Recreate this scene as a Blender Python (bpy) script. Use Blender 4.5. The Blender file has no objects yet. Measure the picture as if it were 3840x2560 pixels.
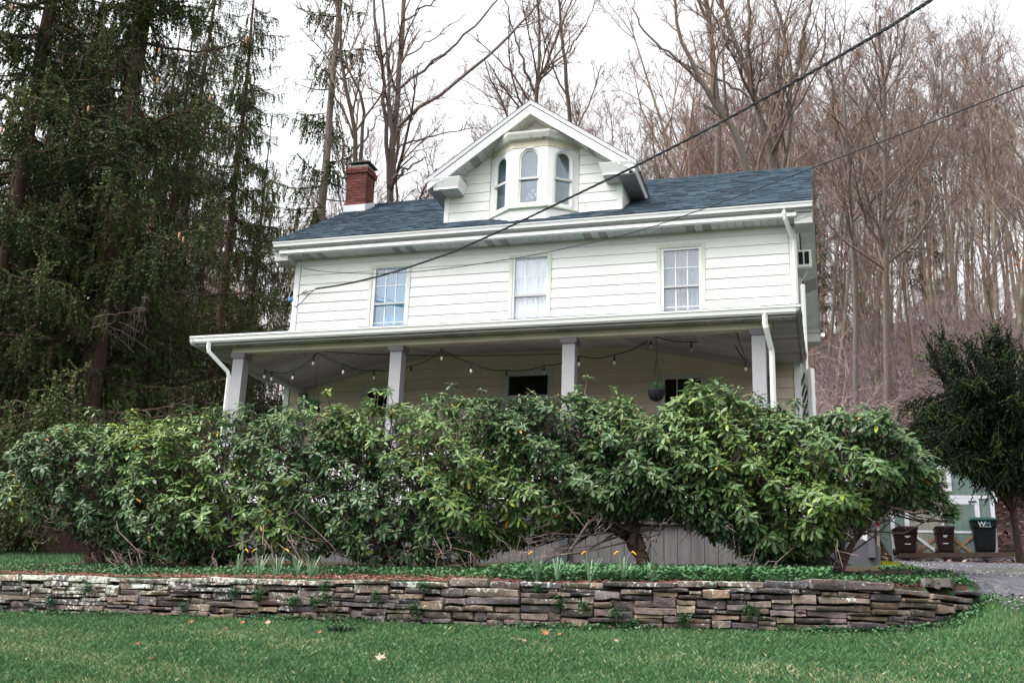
import bpy, math, random
import numpy as np
from mathutils import Vector, Matrix, Quaternion

random.seed(7)
RNG = np.random.default_rng(11)
SC = bpy.context.scene
COL = SC.collection

# ------------------------------------------------------------------ camera
CAM_P = np.array([10.57599, -19.40881, -0.58948])
FW = np.array([-0.27597513, 0.92024826, 0.27745426])
RT = np.array([0.9601286, 0.27734223, 0.0351334])
UP = np.array([0.04461833, -0.27608771, 0.96009623])
FPX = 4089.93
cam = bpy.data.cameras.new('camera')
cam.sensor_width = 36.0
cam.lens = FPX / 3840 * 36.0
cam.clip_start = 0.1
cam.clip_end = 2000
cam_o = bpy.data.objects.new('camera', cam)
COL.objects.link(cam_o)
cam_o.matrix_world = Matrix((
    (RT[0], UP[0], -FW[0], CAM_P[0]),
    (RT[1], UP[1], -FW[1], CAM_P[1]),
    (RT[2], UP[2], -FW[2], CAM_P[2]),
    (0, 0, 0, 1)))
SC.camera = cam_o

# ------------------------------------------------------------------ light
SUN_EL, SUN_AZ = math.radians(60), math.radians(226)   # azimuth measured clockwise from +Y
W_ = bpy.data.worlds.new('World')
SC.world = W_
W_.use_nodes = True
nt = W_.node_tree
nt.nodes.clear()
o_ = nt.nodes.new('ShaderNodeOutputWorld')
b_ = nt.nodes.new('ShaderNodeBackground')
s_ = nt.nodes.new('ShaderNodeTexSky')
s_.sky_type = 'NISHITA'
s_.sun_disc = False
s_.sun_elevation = SUN_EL
s_.sun_rotation = SUN_AZ
s_.air_density = 1.0
s_.dust_density = 6.0
s_.ozone_density = 1.0
h_ = nt.nodes.new('ShaderNodeHueSaturation')
h_.inputs['Saturation'].default_value = 0.10
nt.links.new(s_.outputs[0], h_.inputs['Color'])
nt.links.new(h_.outputs[0], b_.inputs[0])
b_.inputs[1].default_value = 0.15
nt.links.new(b_.outputs[0], o_.inputs[0])
sun = bpy.data.lights.new('sun', 'SUN')
sun.energy = 0.5
sun.angle = math.radians(35)
sun.color = (1.0, 0.94, 0.86)
sun_o = bpy.data.objects.new('sun', sun)
COL.objects.link(sun_o)
sd = Vector((math.sin(SUN_AZ) * math.cos(SUN_EL), math.cos(SUN_AZ) * math.cos(SUN_EL), math.sin(SUN_EL)))
sun_o.rotation_euler = sd.to_track_quat('Z', 'Y').to_euler()
SC.view_settings.view_transform = 'Standard'
SC.view_settings.look = 'None'
SC.view_settings.exposure = 1.6
SC.view_settings.gamma = 1.0
SC.view_settings.use_curve_mapping = False
SC.cycles.use_denoising = True
SC.cycles.max_bounces = 6
SC.cycles.transparent_max_bounces = 8
SC.cycles.sample_clamp_indirect = 6

# ------------------------------------------------------------------ helpers
def ray(x, y):
    return FW + RT * (x - 1920) / FPX - UP * (y - 1280) / FPX
def atY(x, y, Y):
    v = ray(x, y); return CAM_P + v * (Y - CAM_P[1]) / v[1]
def atT(x, y, t):
    return CAM_P + ray(x, y) * t
def sl(a, b, x):
    t = np.clip((np.asarray(x, float) - a) / (b - a), 0, 1); return t * t * (3 - 2 * t)

def H(X, Y):
    """ground height"""
    X = np.asarray(X, float); Y = np.asarray(Y, float)
    low = -0.31 + 0.177 * (Y + 9)
    low = np.where(Y < -22, -0.31 + 0.177 * -13 + 0.06 * (Y + 22), low)
    high = 0.12 + 0.115 * (Y + 8.8)
    high = high - (0.115 - 0.090) * np.clip(np.clip(Y + 2, 0, None), 0, 24) * sl(9.5, 12.5, X) * sl(40, 22, X)
    hx = np.clip((X + 12) / 30, 0, 1)
    sl_ = 0.30 + 0.20 * hx
    yh = np.clip(Y - 20, 0, None)
    high = high + (sl_ - 0.115) * (np.sqrt(yh * yh + 16) - 4) * (yh > 0)
    crest = 92 - 22 * hx
    over = np.clip(Y - crest, 0, None)
    high = high - (sl_ + 0.03) * (np.sqrt(over * over + 100) - 10)
    yw = np.interp(X, [10.15, 10.7, 11.15, 11.5, 11.85, 12.05], [-8.78, -8.72, -8.52, -8.22, -7.65, -7.2])
    low = np.where(X > 10.8, low + 0.10 * sl(10.8, 12, X) * sl(-9.2, -8, Y), low)
    step = np.where(Y > yw, high, low)
    ramp = low + (high - low) * sl(-10.2, -6.0, Y)
    w = sl(11.75, 12.2, X)
    z = step * (1 - w) + ramp * w
    z = z + 0.02 * np.sin(X * 0.9 + Y * 0.5) * np.cos(Y * 0.7 - X * 0.3) * (Y < 20)
    z = z + 0.5 * np.sin(X * 0.13 + 1) * np.sin(Y * 0.11) * sl(24, 40, Y)
    return z
def Hs(x, y): return float(H(x, y))
def ground_hit(x, y, t0=6.0, t1=140.0):
    v = ray(x, y); t = t0
    while t < t1:
        p = CAM_P + v * t
        if p[2] < Hs(p[0], p[1]): 
            return p
        t += 0.04
    return CAM_P + v * t1

def lin(c):
    """sRGB 0..255 or hex -> linear rgb"""
    if isinstance(c, str):
        c = [int(c[i:i + 2], 16) for i in (0, 2, 4)]
    return tuple((v / 255 / 12.92) if v / 255 < 0.04045 else ((v / 255 + 0.055) / 1.055) ** 2.4 for v in c)

class MB:
    """collects pieces of ONE mesh object"""
    def __init__(s):
        s.v = []; s.f = []; s.n = 0
    def add(s, V, F):
        V = np.asarray(V, float).reshape(-1, 3)
        s.v.append(V)
        k = s.n
        s.f.extend([[i + k for i in f] for f in F])
        s.n += len(V); return s
    def box(s, x0, x1, y0, y1, z0, z1):
        V = [(x0, y0, z0), (x1, y0, z0), (x1, y1, z0), (x0, y1, z0), (x0, y0, z1), (x1, y0, z1), (x1, y1, z1), (x0, y1, z1)]
        return s.add(V, [(0, 3, 2, 1), (4, 5, 6, 7), (0, 1, 5, 4), (1, 2, 6, 5), (2, 3, 7, 6), (3, 0, 4, 7)])
    def hexa(s, V):
        """8 corners in the order of box()"""
        return s.add(V, [(0, 3, 2, 1), (4, 5, 6, 7), (0, 1, 5, 4), (1, 2, 6, 5), (2, 3, 7, 6), (3, 0, 4, 7)])
    def bar(s, a, b, w, h, up=(0, 0, 1)):
        a = np.array(a, float); b = np.array(b, float)
        t = (b - a) / np.linalg.norm(b - a)
        x = np.cross(t, up); x /= np.linalg.norm(x); y = np.cross(x, t)
        x = x * w / 2; y = y * h / 2
        return s.hexa([a - x - y, a + x - y, b + x - y, b - x - y, a - x + y, a + x + y, b + x + y, b - x + y])
    def prism(s, poly, d):
        """poly: list of 3-D points (planar), extruded by vector d"""
        P = np.array(poly, float); n = len(P); d = np.array(d, float)
        F = [list(range(n))[::-1], [n + i for i in range(n)]] + [(i, (i + 1) % n, n + (i + 1) % n, n + i) for i in range(n)]
        return s.add(np.vstack([P, P + d]), F)
    def profX(s, prof, x0, x1):
        """profile of (y,z) points run along x"""
        return s.prism([(x0, y, z) for y, z in prof], (x1 - x0, 0, 0))
    def tube(s, pts, r, k=6, cap=True):
        P = np.array(pts, float); n = len(P)
        R = np.full(n, r, float) if np.isscalar(r) else np.array(r, float)
        V, F = tubes(P[None], R[None], k)
        F = [list(f) for f in F]
        if cap:
            F.append(list(range(k))[::-1]); F.append(list(range((n - 1) * k, n * k)))
        return s.add(V, F)
    def lathe(s, prof, c, k=12):
        """prof: (r,z) list about a vertical axis through c"""
        a = np.arange(k) * 2 * math.pi / k
        V = np.array([[(c[0] + r * math.cos(t), c[1] + r * math.sin(t), c[2] + z) for t in a] for r, z in prof]).reshape(-1, 3)
        n = len(prof); F = []
        for i in range(n - 1):
            for j in range(k):
                F.append((i * k + j, i * k + (j + 1) % k, (i + 1) * k + (j + 1) % k, (i + 1) * k + j))
        F.append(list(range(k))[::-1]); F.append(list(range((n - 1) * k, n * k)))
        return s.add(V, F)
    def mesh(s, name, off=(0, 0, 0), smooth=False):
        V = np.vstack(s.v) - np.array(off, float)
        m = bpy.data.meshes.new(name)
        m.from_pydata([tuple(v) for v in V], [], s.f)
        if smooth:
            m.polygons.foreach_set('use_smooth', np.ones(len(m.polygons), bool))
        m.update(); return m

def tubes(P, R, k):
    """P (N,n,3), R (N,n) -> verts, quad faces of N open tubes"""
    N, n, _ = P.shape
    T = np.gradient(P, axis=1)
    T /= np.linalg.norm(T, axis=2, keepdims=True) + 1e-9
    ref = np.where(np.abs(T[:, :1, 2:3]) > 0.85, np.array([1.0, 0.1, 0]), np.array([0.05, 0.1, 1.0]))
    ref = np.broadcast_to(ref, T.shape)
    u = ref - (ref * T).sum(2, keepdims=True) * T
    u /= np.linalg.norm(u, axis=2, keepdims=True) + 1e-9
    w = np.cross(T, u)
    a = np.arange(k) * 2 * math.pi / k
    V = P[:, :, None] + R[:, :, None, None] * (u[:, :, None] * np.cos(a)[None, None, :, None] + w[:, :, None] * np.sin(a)[None, None, :, None])
    i = np.arange(n - 1)[:, None] * k
    j = np.arange(k)[None]
    q = np.stack([i + j, i + (j + 1) % k, i + k + (j + 1) % k, i + k + j], -1).reshape(-1, 4)
    F = (q[None] + (np.arange(N) * n * k)[:, None, None]).reshape(-1, 4)
    return V.reshape(-1, 3), F

class Big:
    """fast collector for large meshes of quads and tris (numpy)"""
    def __init__(s):
        s.v = []; s.t = []; s.q = []; s.a = []; s.n = 0
    def add(s, V, tris=None, quads=None, tint=None):
        V = np.asarray(V, np.float32)
        if tris is not None and len(tris): s.t.append(np.asarray(tris) + s.n)
        if quads is not None and len(quads): s.q.append(np.asarray(quads) + s.n)
        s.v.append(V)
        s.a.append(np.zeros(len(V), np.float32) if tint is None else np.asarray(tint, np.float32))
        s.n += len(V)
    def tubes(s, P, R, k, tint=0.0):
        V, F = tubes(np.asarray(P, float), np.asarray(R, float), k)
        s.add(V, quads=F, tint=np.full(len(V), tint))
    def inst(s, TV, TT, M, O, tint=None):
        """template verts TV (m,3), tris TT, matrices M (N,3,3), offsets O (N,3)"""
        N = len(O)
        V = np.einsum('nij,mj->nmi', M, TV) + O[:, None]
        F = (np.asarray(TT)[None] + (np.arange(N) * len(TV))[:, None, None]).reshape(-1, 3)
        s.add(V.reshape(-1, 3), tris=F, tint=None if tint is None else np.repeat(tint, len(TV)))
    def mesh(s, name, off=(0, 0, 0), smooth=True):
        V = np.vstack(s.v) - np.array(off, np.float32)
        t = np.vstack(s.t) if s.t else np.zeros((0, 3), int)
        q = np.vstack(s.q) if s.q else np.zeros((0, 4), int)
        m = bpy.data.meshes.new(name)
        m.vertices.add(len(V)); m.vertices.foreach_set('co', V.astype(np.float32).ravel())
        L = np.concatenate([t.ravel(), q.ravel()]).astype(np.int32)
        m.loops.add(len(L)); m.loops.foreach_set('vertex_index', L)
        st = np.concatenate([np.arange(len(t)) * 3, len(t) * 3 + np.arange(len(q)) * 4]).astype(np.int32)
        m.polygons.add(len(st)); m.polygons.foreach_set('loop_start', st)
        m.polygons.foreach_set('loop_total', np.concatenate([np.full(len(t), 3), np.full(len(q), 4)]).astype(np.int32))
        if smooth: m.polygons.foreach_set('use_smooth', np.ones(len(st), bool))
        at = m.attributes.new('tint', 'FLOAT', 'POINT')
        at.data.foreach_set('value', np.concatenate(s.a).astype(np.float32))
        m.update(calc_edges=True); m.validate(); return m

LOC = {}
def tag(o, label=None, cat=None, group=None, kind=None):
    if label: o['label'] = label
    if cat: o['category'] = cat
    if group: o['group'] = group
    if kind: o['kind'] = kind
    return o
def empty(name, loc, label=None, cat=None, group=None, parent=None, rz=0):
    o = bpy.data.objects.new(name, None)
    o.empty_display_size = 0.2
    COL.objects.link(o)
    base = np.zeros(3)
    if parent: o.parent = parent; base = LOC[parent.name]
    o.location = np.array(loc, float) - base
    o.rotation_euler = (0, 0, rz)
    LOC[o.name] = np.array(loc, float)
    return tag(o, label, cat, group)
def obj(name, mb, m, parent=None, smooth=False, label=None, cat=None, group=None, kind=None, loc=None):
    """link one mesh object; the vertices of mb are world coordinates"""
    base = LOC[parent.name] if parent else np.zeros(3)
    org = np.array(loc, float) if loc is not None else base
    me = mb.mesh(name, org, smooth) if not isinstance(mb, bpy.types.Mesh) else mb
    if not me.materials:
        for k in (m if isinstance(m, (list, tuple)) else [m]): me.materials.append(k)
    o = bpy.data.objects.new(name, me)
    COL.objects.link(o)
    if parent: o.parent = parent
    o.location = org - base
    LOC[o.name] = org
    return tag(o, label, cat, group, kind)
def inst(name, me, parent, M):
    """object sharing mesh me, at world matrix M"""
    o = bpy.data.objects.new(name, me)
    COL.objects.link(o)
    if parent:
        o.parent = parent
        M = Matrix.Translation(-Vector(LOC[parent.name])) @ M
    o.matrix_basis = M
    return o
def kids(o): return [c for c in bpy.data.objects if c.parent == o]
def copy_tree(o, ch, loc, rz, sc=1.0, label=None):
    r = o.copy(); COL.objects.link(r)
    r.location = loc; r.rotation_euler = (0, 0, rz); r.scale = (sc, sc, sc)
    if label: r['label'] = label
    for c in ch:
        d = c.copy(); COL.objects.link(d); d.parent = r
    return r

# ------------------------------------------------------------------ materials
def mat(name, c, c2=None, scale=6.0, rough=0.7, bump=0.0, bscale=40.0, spec=0.3, rnd=0.0, stretch=None, metal=0.0, detail=4.0, tintcol=None, trans=0.0, extra=None, coord='Object'):
    """procedural material: noise between two colours, bump; rnd = brightness spread between objects; tintcol = colours along the mesh attribute «tint»"""
    m = bpy.data.materials.new(name); m.use_nodes = True
    n = m.node_tree; N = n.nodes; L = n.links
    p = N['Principled BSDF']
    p.inputs['Roughness'].default_value = rough
    p.inputs['Specular IOR Level'].default_value = spec
    p.inputs['Metallic'].default_value = metal
    tc = N.new('ShaderNodeTexCoord'); src = tc.outputs['Object' if coord == 'World' else coord]
    if coord == 'World':
        src = N.new('ShaderNodeNewGeometry').outputs['Position']
    if stretch:
        mp = N.new('ShaderNodeMapping'); mp.inputs['Scale'].default_value = stretch
        L.new(src, mp.inputs[0]); src = mp.outputs[0]
    nz = N.new('ShaderNodeTexNoise'); nz.inputs['Scale'].default_value = scale; nz.inputs['Detail'].default_value = detail
    nz.inputs['Roughness'].default_value = 0.65
    L.new(src, nz.inputs['Vector'])
    rp = N.new('ShaderNodeValToRGB')
    c2 = c2 or tuple(v * 0.75 for v in c)
    rp.color_ramp.elements[0].position = 0.3; rp.color_ramp.elements[1].position = 0.7
    rp.color_ramp.elements[0].color = (*c2, 1); rp.color_ramp.elements[1].color = (*c, 1)
    L.new(nz.outputs[0], rp.inputs[0])
    out = rp.outputs[0]
    if tintcol:
        at = N.new('ShaderNodeAttribute'); at.attribute_name = 'tint'
        r2 = N.new('ShaderNodeValToRGB'); el = r2.color_ramp.elements
        el[0].position = tintcol[0][0]; el[0].color = (*tintcol[0][1], 1)
        el[1].position = tintcol[-1][0]; el[1].color = (*tintcol[-1][1], 1)
        for pos, cc in tintcol[1:-1]:
            e = el.new(pos); e.color = (*cc, 1)
        L.new(at.outputs['Fac'], r2.inputs[0])
        mx = N.new('ShaderNodeMix'); mx.data_type = 'RGBA'; mx.blend_type = 'MULTIPLY'; mx.inputs[0].default_value = 1
        L.new(r2.outputs[0], mx.inputs[6]); L.new(out, mx.inputs[7]); out = mx.outputs[2]
    if rnd:
        oi = N.new('ShaderNodeObjectInfo'); mr = N.new('ShaderNodeMapRange')
        mr.inputs[3].default_value = 1 - rnd; mr.inputs[4].default_value = 1 + rnd
        L.new(oi.outputs['Random'], mr.inputs[0])
        mx = N.new('ShaderNodeVectorMath'); mx.operation = 'SCALE'
        L.new(out, mx.inputs[0]); L.new(mr.outputs[0], mx.inputs['Scale']); out = mx.outputs[0]
    if extra: out = extra(N, L, src, out, p)
    L.new(out, p.inputs['Base Color'])
    if bump:
        n2 = N.new('ShaderNodeTexNoise'); n2.inputs['Scale'].default_value = bscale; n2.inputs['Detail'].default_value = 5
        L.new(src, n2.inputs['Vector'])
        bp = N.new('ShaderNodeBump'); bp.inputs['Strength'].default_value = bump; bp.inputs['Distance'].default_value = 0.02
        L.new(n2.outputs[0], bp.inputs['Height']); L.new(bp.outputs[0], p.inputs['Normal'])
    if trans:
        tr = N.new('ShaderNodeBsdfTranslucent'); L.new(out, tr.inputs[0])
        ms = N.new('ShaderNodeMixShader'); ms.inputs[0].default_value = trans
        L.new(p.outputs[0], ms.inputs[1]); L.new(tr.outputs[0], ms.inputs[2])
        L.new(ms.outputs[0], N['Material Output'].inputs['Surface'])
    return m

def blend(N, L, out, col, fac):
    mx = N.new('ShaderNodeMix'); mx.data_type = 'RGBA'
    L.new(fac, mx.inputs[0]); L.new(out, mx.inputs[6]); mx.inputs[7].default_value = (*col, 1)
    return mx.outputs[2]
def noise_fac(N, L, src, scale, lo, hi, detail=4.0):
    nz = N.new('ShaderNodeTexNoise'); nz.inputs['Scale'].default_value = scale; nz.inputs['Detail'].default_value = detail
    L.new(src, nz.inputs['Vector'])
    mr = N.new('ShaderNodeMapRange'); mr.inputs[1].default_value = lo; mr.inputs[2].default_value = hi
    L.new(nz.outputs[0], mr.inputs[0]); return mr.outputs[0]

def glass(name, fac, tint):
    m = bpy.data.materials.new(name); m.use_nodes = True
    N = m.node_tree.nodes; L = m.node_tree.links
    N.remove(N['Principled BSDF'])
    g = N.new('ShaderNodeBsdfGlossy'); g.inputs['Roughness'].default_value = 0.03; g.inputs[0].default_value = (0.95, 0.97, 1, 1)
    t = N.new('ShaderNodeBsdfTransparent'); t.inputs[0].default_value = (*tint, 1)
    tc = N.new('ShaderNodeTexCoord'); nz = N.new('ShaderNodeTexNoise'); nz.inputs['Scale'].default_value = 1.6
    L.new(tc.outputs['Object'], nz.inputs['Vector'])
    bp = N.new('ShaderNodeBump'); bp.inputs['Strength'].default_value = 0.08; L.new(nz.outputs[0], bp.inputs['Height'])
    L.new(bp.outputs[0], g.inputs['Normal'])
    x = N.new('ShaderNodeMixShader'); x.inputs[0].default_value = fac
    L.new(t.outputs[0], x.inputs[1]); L.new(g.outputs[0], x.inputs[2])
    L.new(x.outputs[0], N['Material Output'].inputs['Surface'])
    return m

M = {}
M['white'] = mat('white_aluminium', (0.84, 0.835, 0.83), (0.79, 0.785, 0.78), scale=1.5, rough=0.45, bump=0.03, bscale=90)
def dirt_top(N, L, src, out, p):
    f = noise_fac(N, L, src, 1.6, 0.55, 1.15)
    return blend(N, L, out, (0.62, 0.57, 0.50), f)
M['siding'] = mat('white_siding', (0.86, 0.845, 0.825), (0.82, 0.805, 0.785), scale=1.2, rough=0.5, rnd=0.02, bump=0.03, bscale=70, extra=dirt_top)
M['porch_shade_beige'] = mat('porch_shaded_siding', (0.66, 0.555, 0.44), (0.58, 0.48, 0.38), scale=1.5, rough=0.6, rnd=0.04, bump=0.03)  # white siding with the warm porch shade put into its colour
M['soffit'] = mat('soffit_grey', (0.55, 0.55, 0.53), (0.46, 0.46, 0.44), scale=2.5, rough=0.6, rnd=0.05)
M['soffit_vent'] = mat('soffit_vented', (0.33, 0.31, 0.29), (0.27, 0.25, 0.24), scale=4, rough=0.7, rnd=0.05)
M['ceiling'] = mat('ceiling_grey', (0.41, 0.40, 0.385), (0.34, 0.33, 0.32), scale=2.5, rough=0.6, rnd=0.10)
M['beam'] = mat('beam_cream', (0.62, 0.57, 0.45), (0.50, 0.46, 0.36), scale=2.2, rough=0.6, bump=0.05)
M['column'] = mat('column_grey_paint', (0.33, 0.325, 0.345), (0.28, 0.275, 0.29), scale=3, rough=0.55, bump=0.08, bscale=25)
M['column_cap'] = mat('cap_grey_paint', (0.20, 0.185, 0.21), (0.16, 0.15, 0.17), scale=4, rough=0.6)
M['sage'] = mat('sage_trim', (0.66, 0.70, 0.60), (0.58, 0.62, 0.53), scale=4, rough=0.55, bump=0.06)
M['greytrim'] = mat('grey_trim', (0.50, 0.49, 0.49), (0.44, 0.43, 0.43), scale=3, rough=0.5)
M['dark_metal'] = mat('dark_bronze_metal', (0.09, 0.085, 0.085), (0.06, 0.06, 0.06), scale=4, rough=0.4, metal=0.3)
M['tin'] = mat('dented_tin', (0.22, 0.23, 0.23), (0.14, 0.15, 0.15), scale=2.5, rough=0.35, metal=0.5, bump=0.4, bscale=4)
M['flash'] = mat('flashing_white', (0.75, 0.75, 0.80), (0.66, 0.66, 0.70), scale=5, rough=0.4)
M['black'] = mat('black_rubber', (0.015, 0.015, 0.018), (0.01, 0.01, 0.012), scale=8, rough=0.5)
M['cable'] = mat('black_cable', (0.02, 0.022, 0.027), (0.012, 0.013, 0.015), scale=30, rough=0.45)
M['dark'] = mat('dark_room', (0.02, 0.02, 0.022), (0.012, 0.012, 0.014), scale=2, rough=0.9)  # near-black stands for the unlit rooms behind the glass
M['curtain'] = mat('pale_curtain', (0.86, 0.88, 0.89), (0.76, 0.79, 0.82), scale=3, rough=0.9, stretch=(6, 1, 0.6))
M['pane_backing'] = mat('grey_blind', (0.38, 0.39, 0.42), (0.30, 0.31, 0.34), scale=3, rough=0.9)
M['bulb'] = mat('clear_bulb', (0.75, 0.72, 0.66), (0.65, 0.6, 0.55), scale=10, rough=0.12, spec=0.8)
M['rust'] = None
def rusty(N, L, src, out, p):
    mp = N.new('ShaderNodeMapping'); mp.inputs['Scale'].default_value = (9, 9, 1.2); L.new(src, mp.inputs[0])
    f = noise_fac(N, L, mp.outputs[0], 1.3, 0.60, 0.72)
    return blend(N, L, out, (0.30, 0.10, 0.03), f)
M['rusty_white'] = mat('rust_streaked_white', (0.70, 0.68, 0.64), (0.60, 0.57, 0.52), scale=4, rough=0.5, extra=rusty)
def wood_extra(N, L, src, out, p):
    f = noise_fac(N, L, src, 1.5, 0.45, 0.7)
    return blend(N, L, out, (0.12, 0.09, 0.07), f)
M['skirt'] = mat('weathered_shaded_board', (0.125, 0.122, 0.128), (0.075, 0.070, 0.070), scale=2.0, rough=0.85, rnd=0.1, stretch=(8, 8, 1), bump=0.1)  # grey boards, their colour darkened further for the shade they stand in
M['deckdark'] = mat('dark_deck', (0.05, 0.05, 0.055), (0.035, 0.035, 0.04), scale=4, rough=0.6)
M['stairgrey'] = mat('charcoal_stair_paint', (0.10, 0.095, 0.115), (0.08, 0.075, 0.09), scale=3, rough=0.55, bump=0.05)
M['timber'] = mat('weathered_timber', (0.085, 0.058, 0.045), (0.045, 0.03, 0.024), scale=3, rough=0.9, stretch=(1, 6, 6), bump=0.3)
M['slab'] = mat('step_slab', (0.20, 0.18, 0.17), (0.13, 0.11, 0.10), scale=4, rough=0.9, bump=0.3)
M['brick'] = mat('red_brick', (0.185, 0.056, 0.045), (0.11, 0.036, 0.031), scale=9, rough=0.9, rnd=0.35, bump=0.25, bscale=60)
M['mortar'] = mat('mortar', (0.30, 0.26, 0.24), (0.22, 0.19, 0.18), scale=20, rough=0.95)
M['shingle'] = mat('slate_blue_shingle', (1, 1, 1), (0.72, 0.72, 0.72), scale=60, rough=0.85, spec=0.2, bump=0.25, bscale=300,
                   tintcol=[(0.0, (0.022, 0.036, 0.052)), (0.5, (0.040, 0.064, 0.090)), (1.0, (0.072, 0.112, 0.148))])
M['win_glass'] = glass('window_glass', 0.085, (0.92, 0.94, 0.96))
M['dark_glass'] = glass('shaded_glass', 0.045, (0.35, 0.38, 0.42))
M['attic_glass'] = glass('attic_glass', 0.10, (0.7, 0.75, 0.8))
# ------------------------------------------------------------------ ground
def litter(N, L, src, out, p):
    f = noise_fac(N, L, src, 0.35, 0.45, 0.62)
    out = blend(N, L, out, (0.016, 0.011, 0.012), f)
    f = noise_fac(N, L, src, 3.2, 0.58, 0.70)
    return blend(N, L, out, (0.13, 0.075, 0.062), f)
def lawn_extra(N, L, src, out, p):
    f = noise_fac(N, L, src, 0.7, 0.50, 0.66)
    out = blend(N, L, out, (0.075, 0.085, 0.042), f)
    f = noise_fac(N, L, src, 9, 0.60, 0.75)
    return blend(N, L, out, (0.022, 0.040, 0.02), f)
M['lawn'] = mat('lawn_turf', (0.036, 0.082, 0.034), (0.020, 0.050, 0.022), scale=14, rough=0.95, spec=0.1, bump=0.8, bscale=60, extra=lawn_extra, coord='World')
M['litter'] = mat('leaf_litter', (0.058, 0.031, 0.030), (0.026, 0.015, 0.015), scale=1.6, rough=0.95, spec=0.1, bump=1.0, bscale=5, extra=litter, coord='World', detail=8)
def soil_extra(N, L, src, out, p):
    f = noise_fac(N, L, src, 2.0, 0.5, 0.64)
    return blend(N, L, out, (0.03, 0.045, 0.02), f)
M['soil'] = mat('bed_mulch', (0.075, 0.040, 0.030), (0.03, 0.018, 0.014), scale=18, rough=0.95, spec=0.1, bump=1.0, bscale=45, extra=soil_extra, coord='World')
def gravel_extra(N, L, src, out, p):
    v = N.new('ShaderNodeTexVoronoi'); v.inputs['Scale'].default_value = 26; L.new(src, v.inputs['Vector'])
    r = N.new('ShaderNodeValToRGB'); r.color_ramp.elements[0].color = (0.5, 0.5, 0.52, 1); r.color_ramp.elements[1].color = (1.5, 1.45, 1.42, 1)
    L.new(v.outputs['Color'], r.inputs[0])
    mx = N.new('ShaderNodeMix'); mx.data_type = 'RGBA'; mx.blend_type = 'MULTIPLY'; mx.inputs[0].default_value = 1
    L.new(out, mx.inputs[6]); L.new(r.outputs[0], mx.inputs[7])
    f = noise_fac(N, L, src, 0.6, 0.55, 0.7)
    return blend(N, L, mx.outputs[2], (0.06, 0.07, 0.045), f)
M['gravel'] = mat('driveway_gravel', (0.105, 0.105, 0.118), (0.055, 0.056, 0.066), scale=9, rough=0.95, spec=0.15, bump=1.0, bscale=60, extra=gravel_extra, coord='World')

xs = np.concatenate([np.arange(-160, -30, 6), np.arange(-30, -8, 1.0), np.arange(-8, 22, 0.22), np.arange(22, 40, 1.0), np.arange(40, 181, 6)])
ys = np.concatenate([np.arange(-90, -22, 5), np.arange(-22, -13, 0.5), np.arange(-13, -8.9, 0.15), [-8.82, -8.74], np.arange(-8.6, -1, 0.15), np.arange(-1, 26, 0.6), np.arange(26, 110, 2.0), np.arange(110, 261, 10)])
XX, YY = np.meshgrid(xs, ys)
ZZ = H(XX, YY)
def sheet(name, sel, m):
    idx = -np.ones(XX.shape, int); V = []; F = []
    def vid(i, j):
        if idx[i, j] < 0:
            idx[i, j] = len(V); V.append((XX[i, j], YY[i, j], ZZ[i, j]))
        return idx[i, j]
    for i in range(len(ys) - 1):
        for j in range(len(xs) - 1):
            if sel((xs[j] + xs[j + 1]) / 2, (ys[i] + ys[i + 1]) / 2):
                F.append((vid(i, j), vid(i, j + 1), vid(i + 1, j + 1), vid(i + 1, j)))
    mb = MB(); mb.add(V, F)
    return obj(name, mb, m, smooth=True, kind='structure')
def hill_edge(x): return 9.0 if x < 10 else 20.0
def ywall(x): return float(np.interp(x, [10.15, 10.7, 11.15, 11.5, 11.85, 12.05], [-8.78, -8.72, -8.52, -8.22, -7.65, -7.2]))
def is_bed(x, y): return ywall(x) < y < -2.4 and -0.6 < x < 11.9
def is_hill(x, y): return y > (7.5 + 1.2 * math.sin(x * 0.35) if x < -1 else 9.0 + 12 * float(sl(9, 12, x)))
sheet('front_lawn', lambda x, y: not is_bed(x, y) and not is_hill(x, y), M['lawn'])
sheet('garden_bed', is_bed, M['soil'])
sheet('hillside', is_hill, M['litter'])

# driveway: strip with a smooth left border, draped 2 cm over the ground
border = [ground_hit(x, y) for x, y in [(3900, 2318), (3837, 2288), (3760, 2258), (3680, 2224), (3564, 2172), (3490, 2146), (3410, 2122), (3340, 2106), (3318, 2098)]]
bx = [p[0] for p in border]; by = [p[1] for p in border]
bx = [bx[0] + 4] + bx + [bx[-1] + .4]; by = [by[0] - 1.5] + by + [by[-1] + 1.2]
order = np.argsort(by); by = np.array(by)[order]; bx = np.array(bx)[order]
mb = MB(); V = []; F = []
yy = np.linspace(by[0], by[-1], 330); nu = 60
for i, y in enumerate(yy):
    x0 = float(np.interp(y, by, bx)) + 0.08 * math.sin(y * 2.1) + 0.05 * math.sin(y * 5.3)
    for j in range(nu):
        x = x0 + (j / (nu - 1)) ** 1.3 * 9.0
        z = Hs(x, y) + (0.035 if j > 1 else .012 if j else -.05) + 0.03 * math.sin(x * 2 + y) * math.sin(y * 1.1) * min(1, j / 4)
        V.append((x, y, z))
for i in range(len(yy) - 1):
    for j in range(nu - 1):
        a = i * nu + j; F.append((a, a + 1, a + nu + 1, a + nu))
mb.add(V, F); obj('gravel_driveway', mb, M['gravel'], smooth=True, kind='structure')
def drive_x(y): return float(np.interp(y, by, bx))

# ------------------------------------------------------------------ house
WID, DEP = 10.10, 7.44
ZG, ZF, ZS = 0.85, 1.72, 7.25
EY, EZ, RY, RZ = -0.528, 7.496, 3.7185, 10.109
SLP = (RZ - EZ) / (RY - EY)
def roofz(y): return EZ + SLP * (y - EY) if y < RY else RZ - SLP * (y - RY)
house = empty('house', (WID / 2, 0, ZG), 'white two storey farmhouse with slate blue roof, gabled dormer and deep front porch', 'house')

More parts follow.
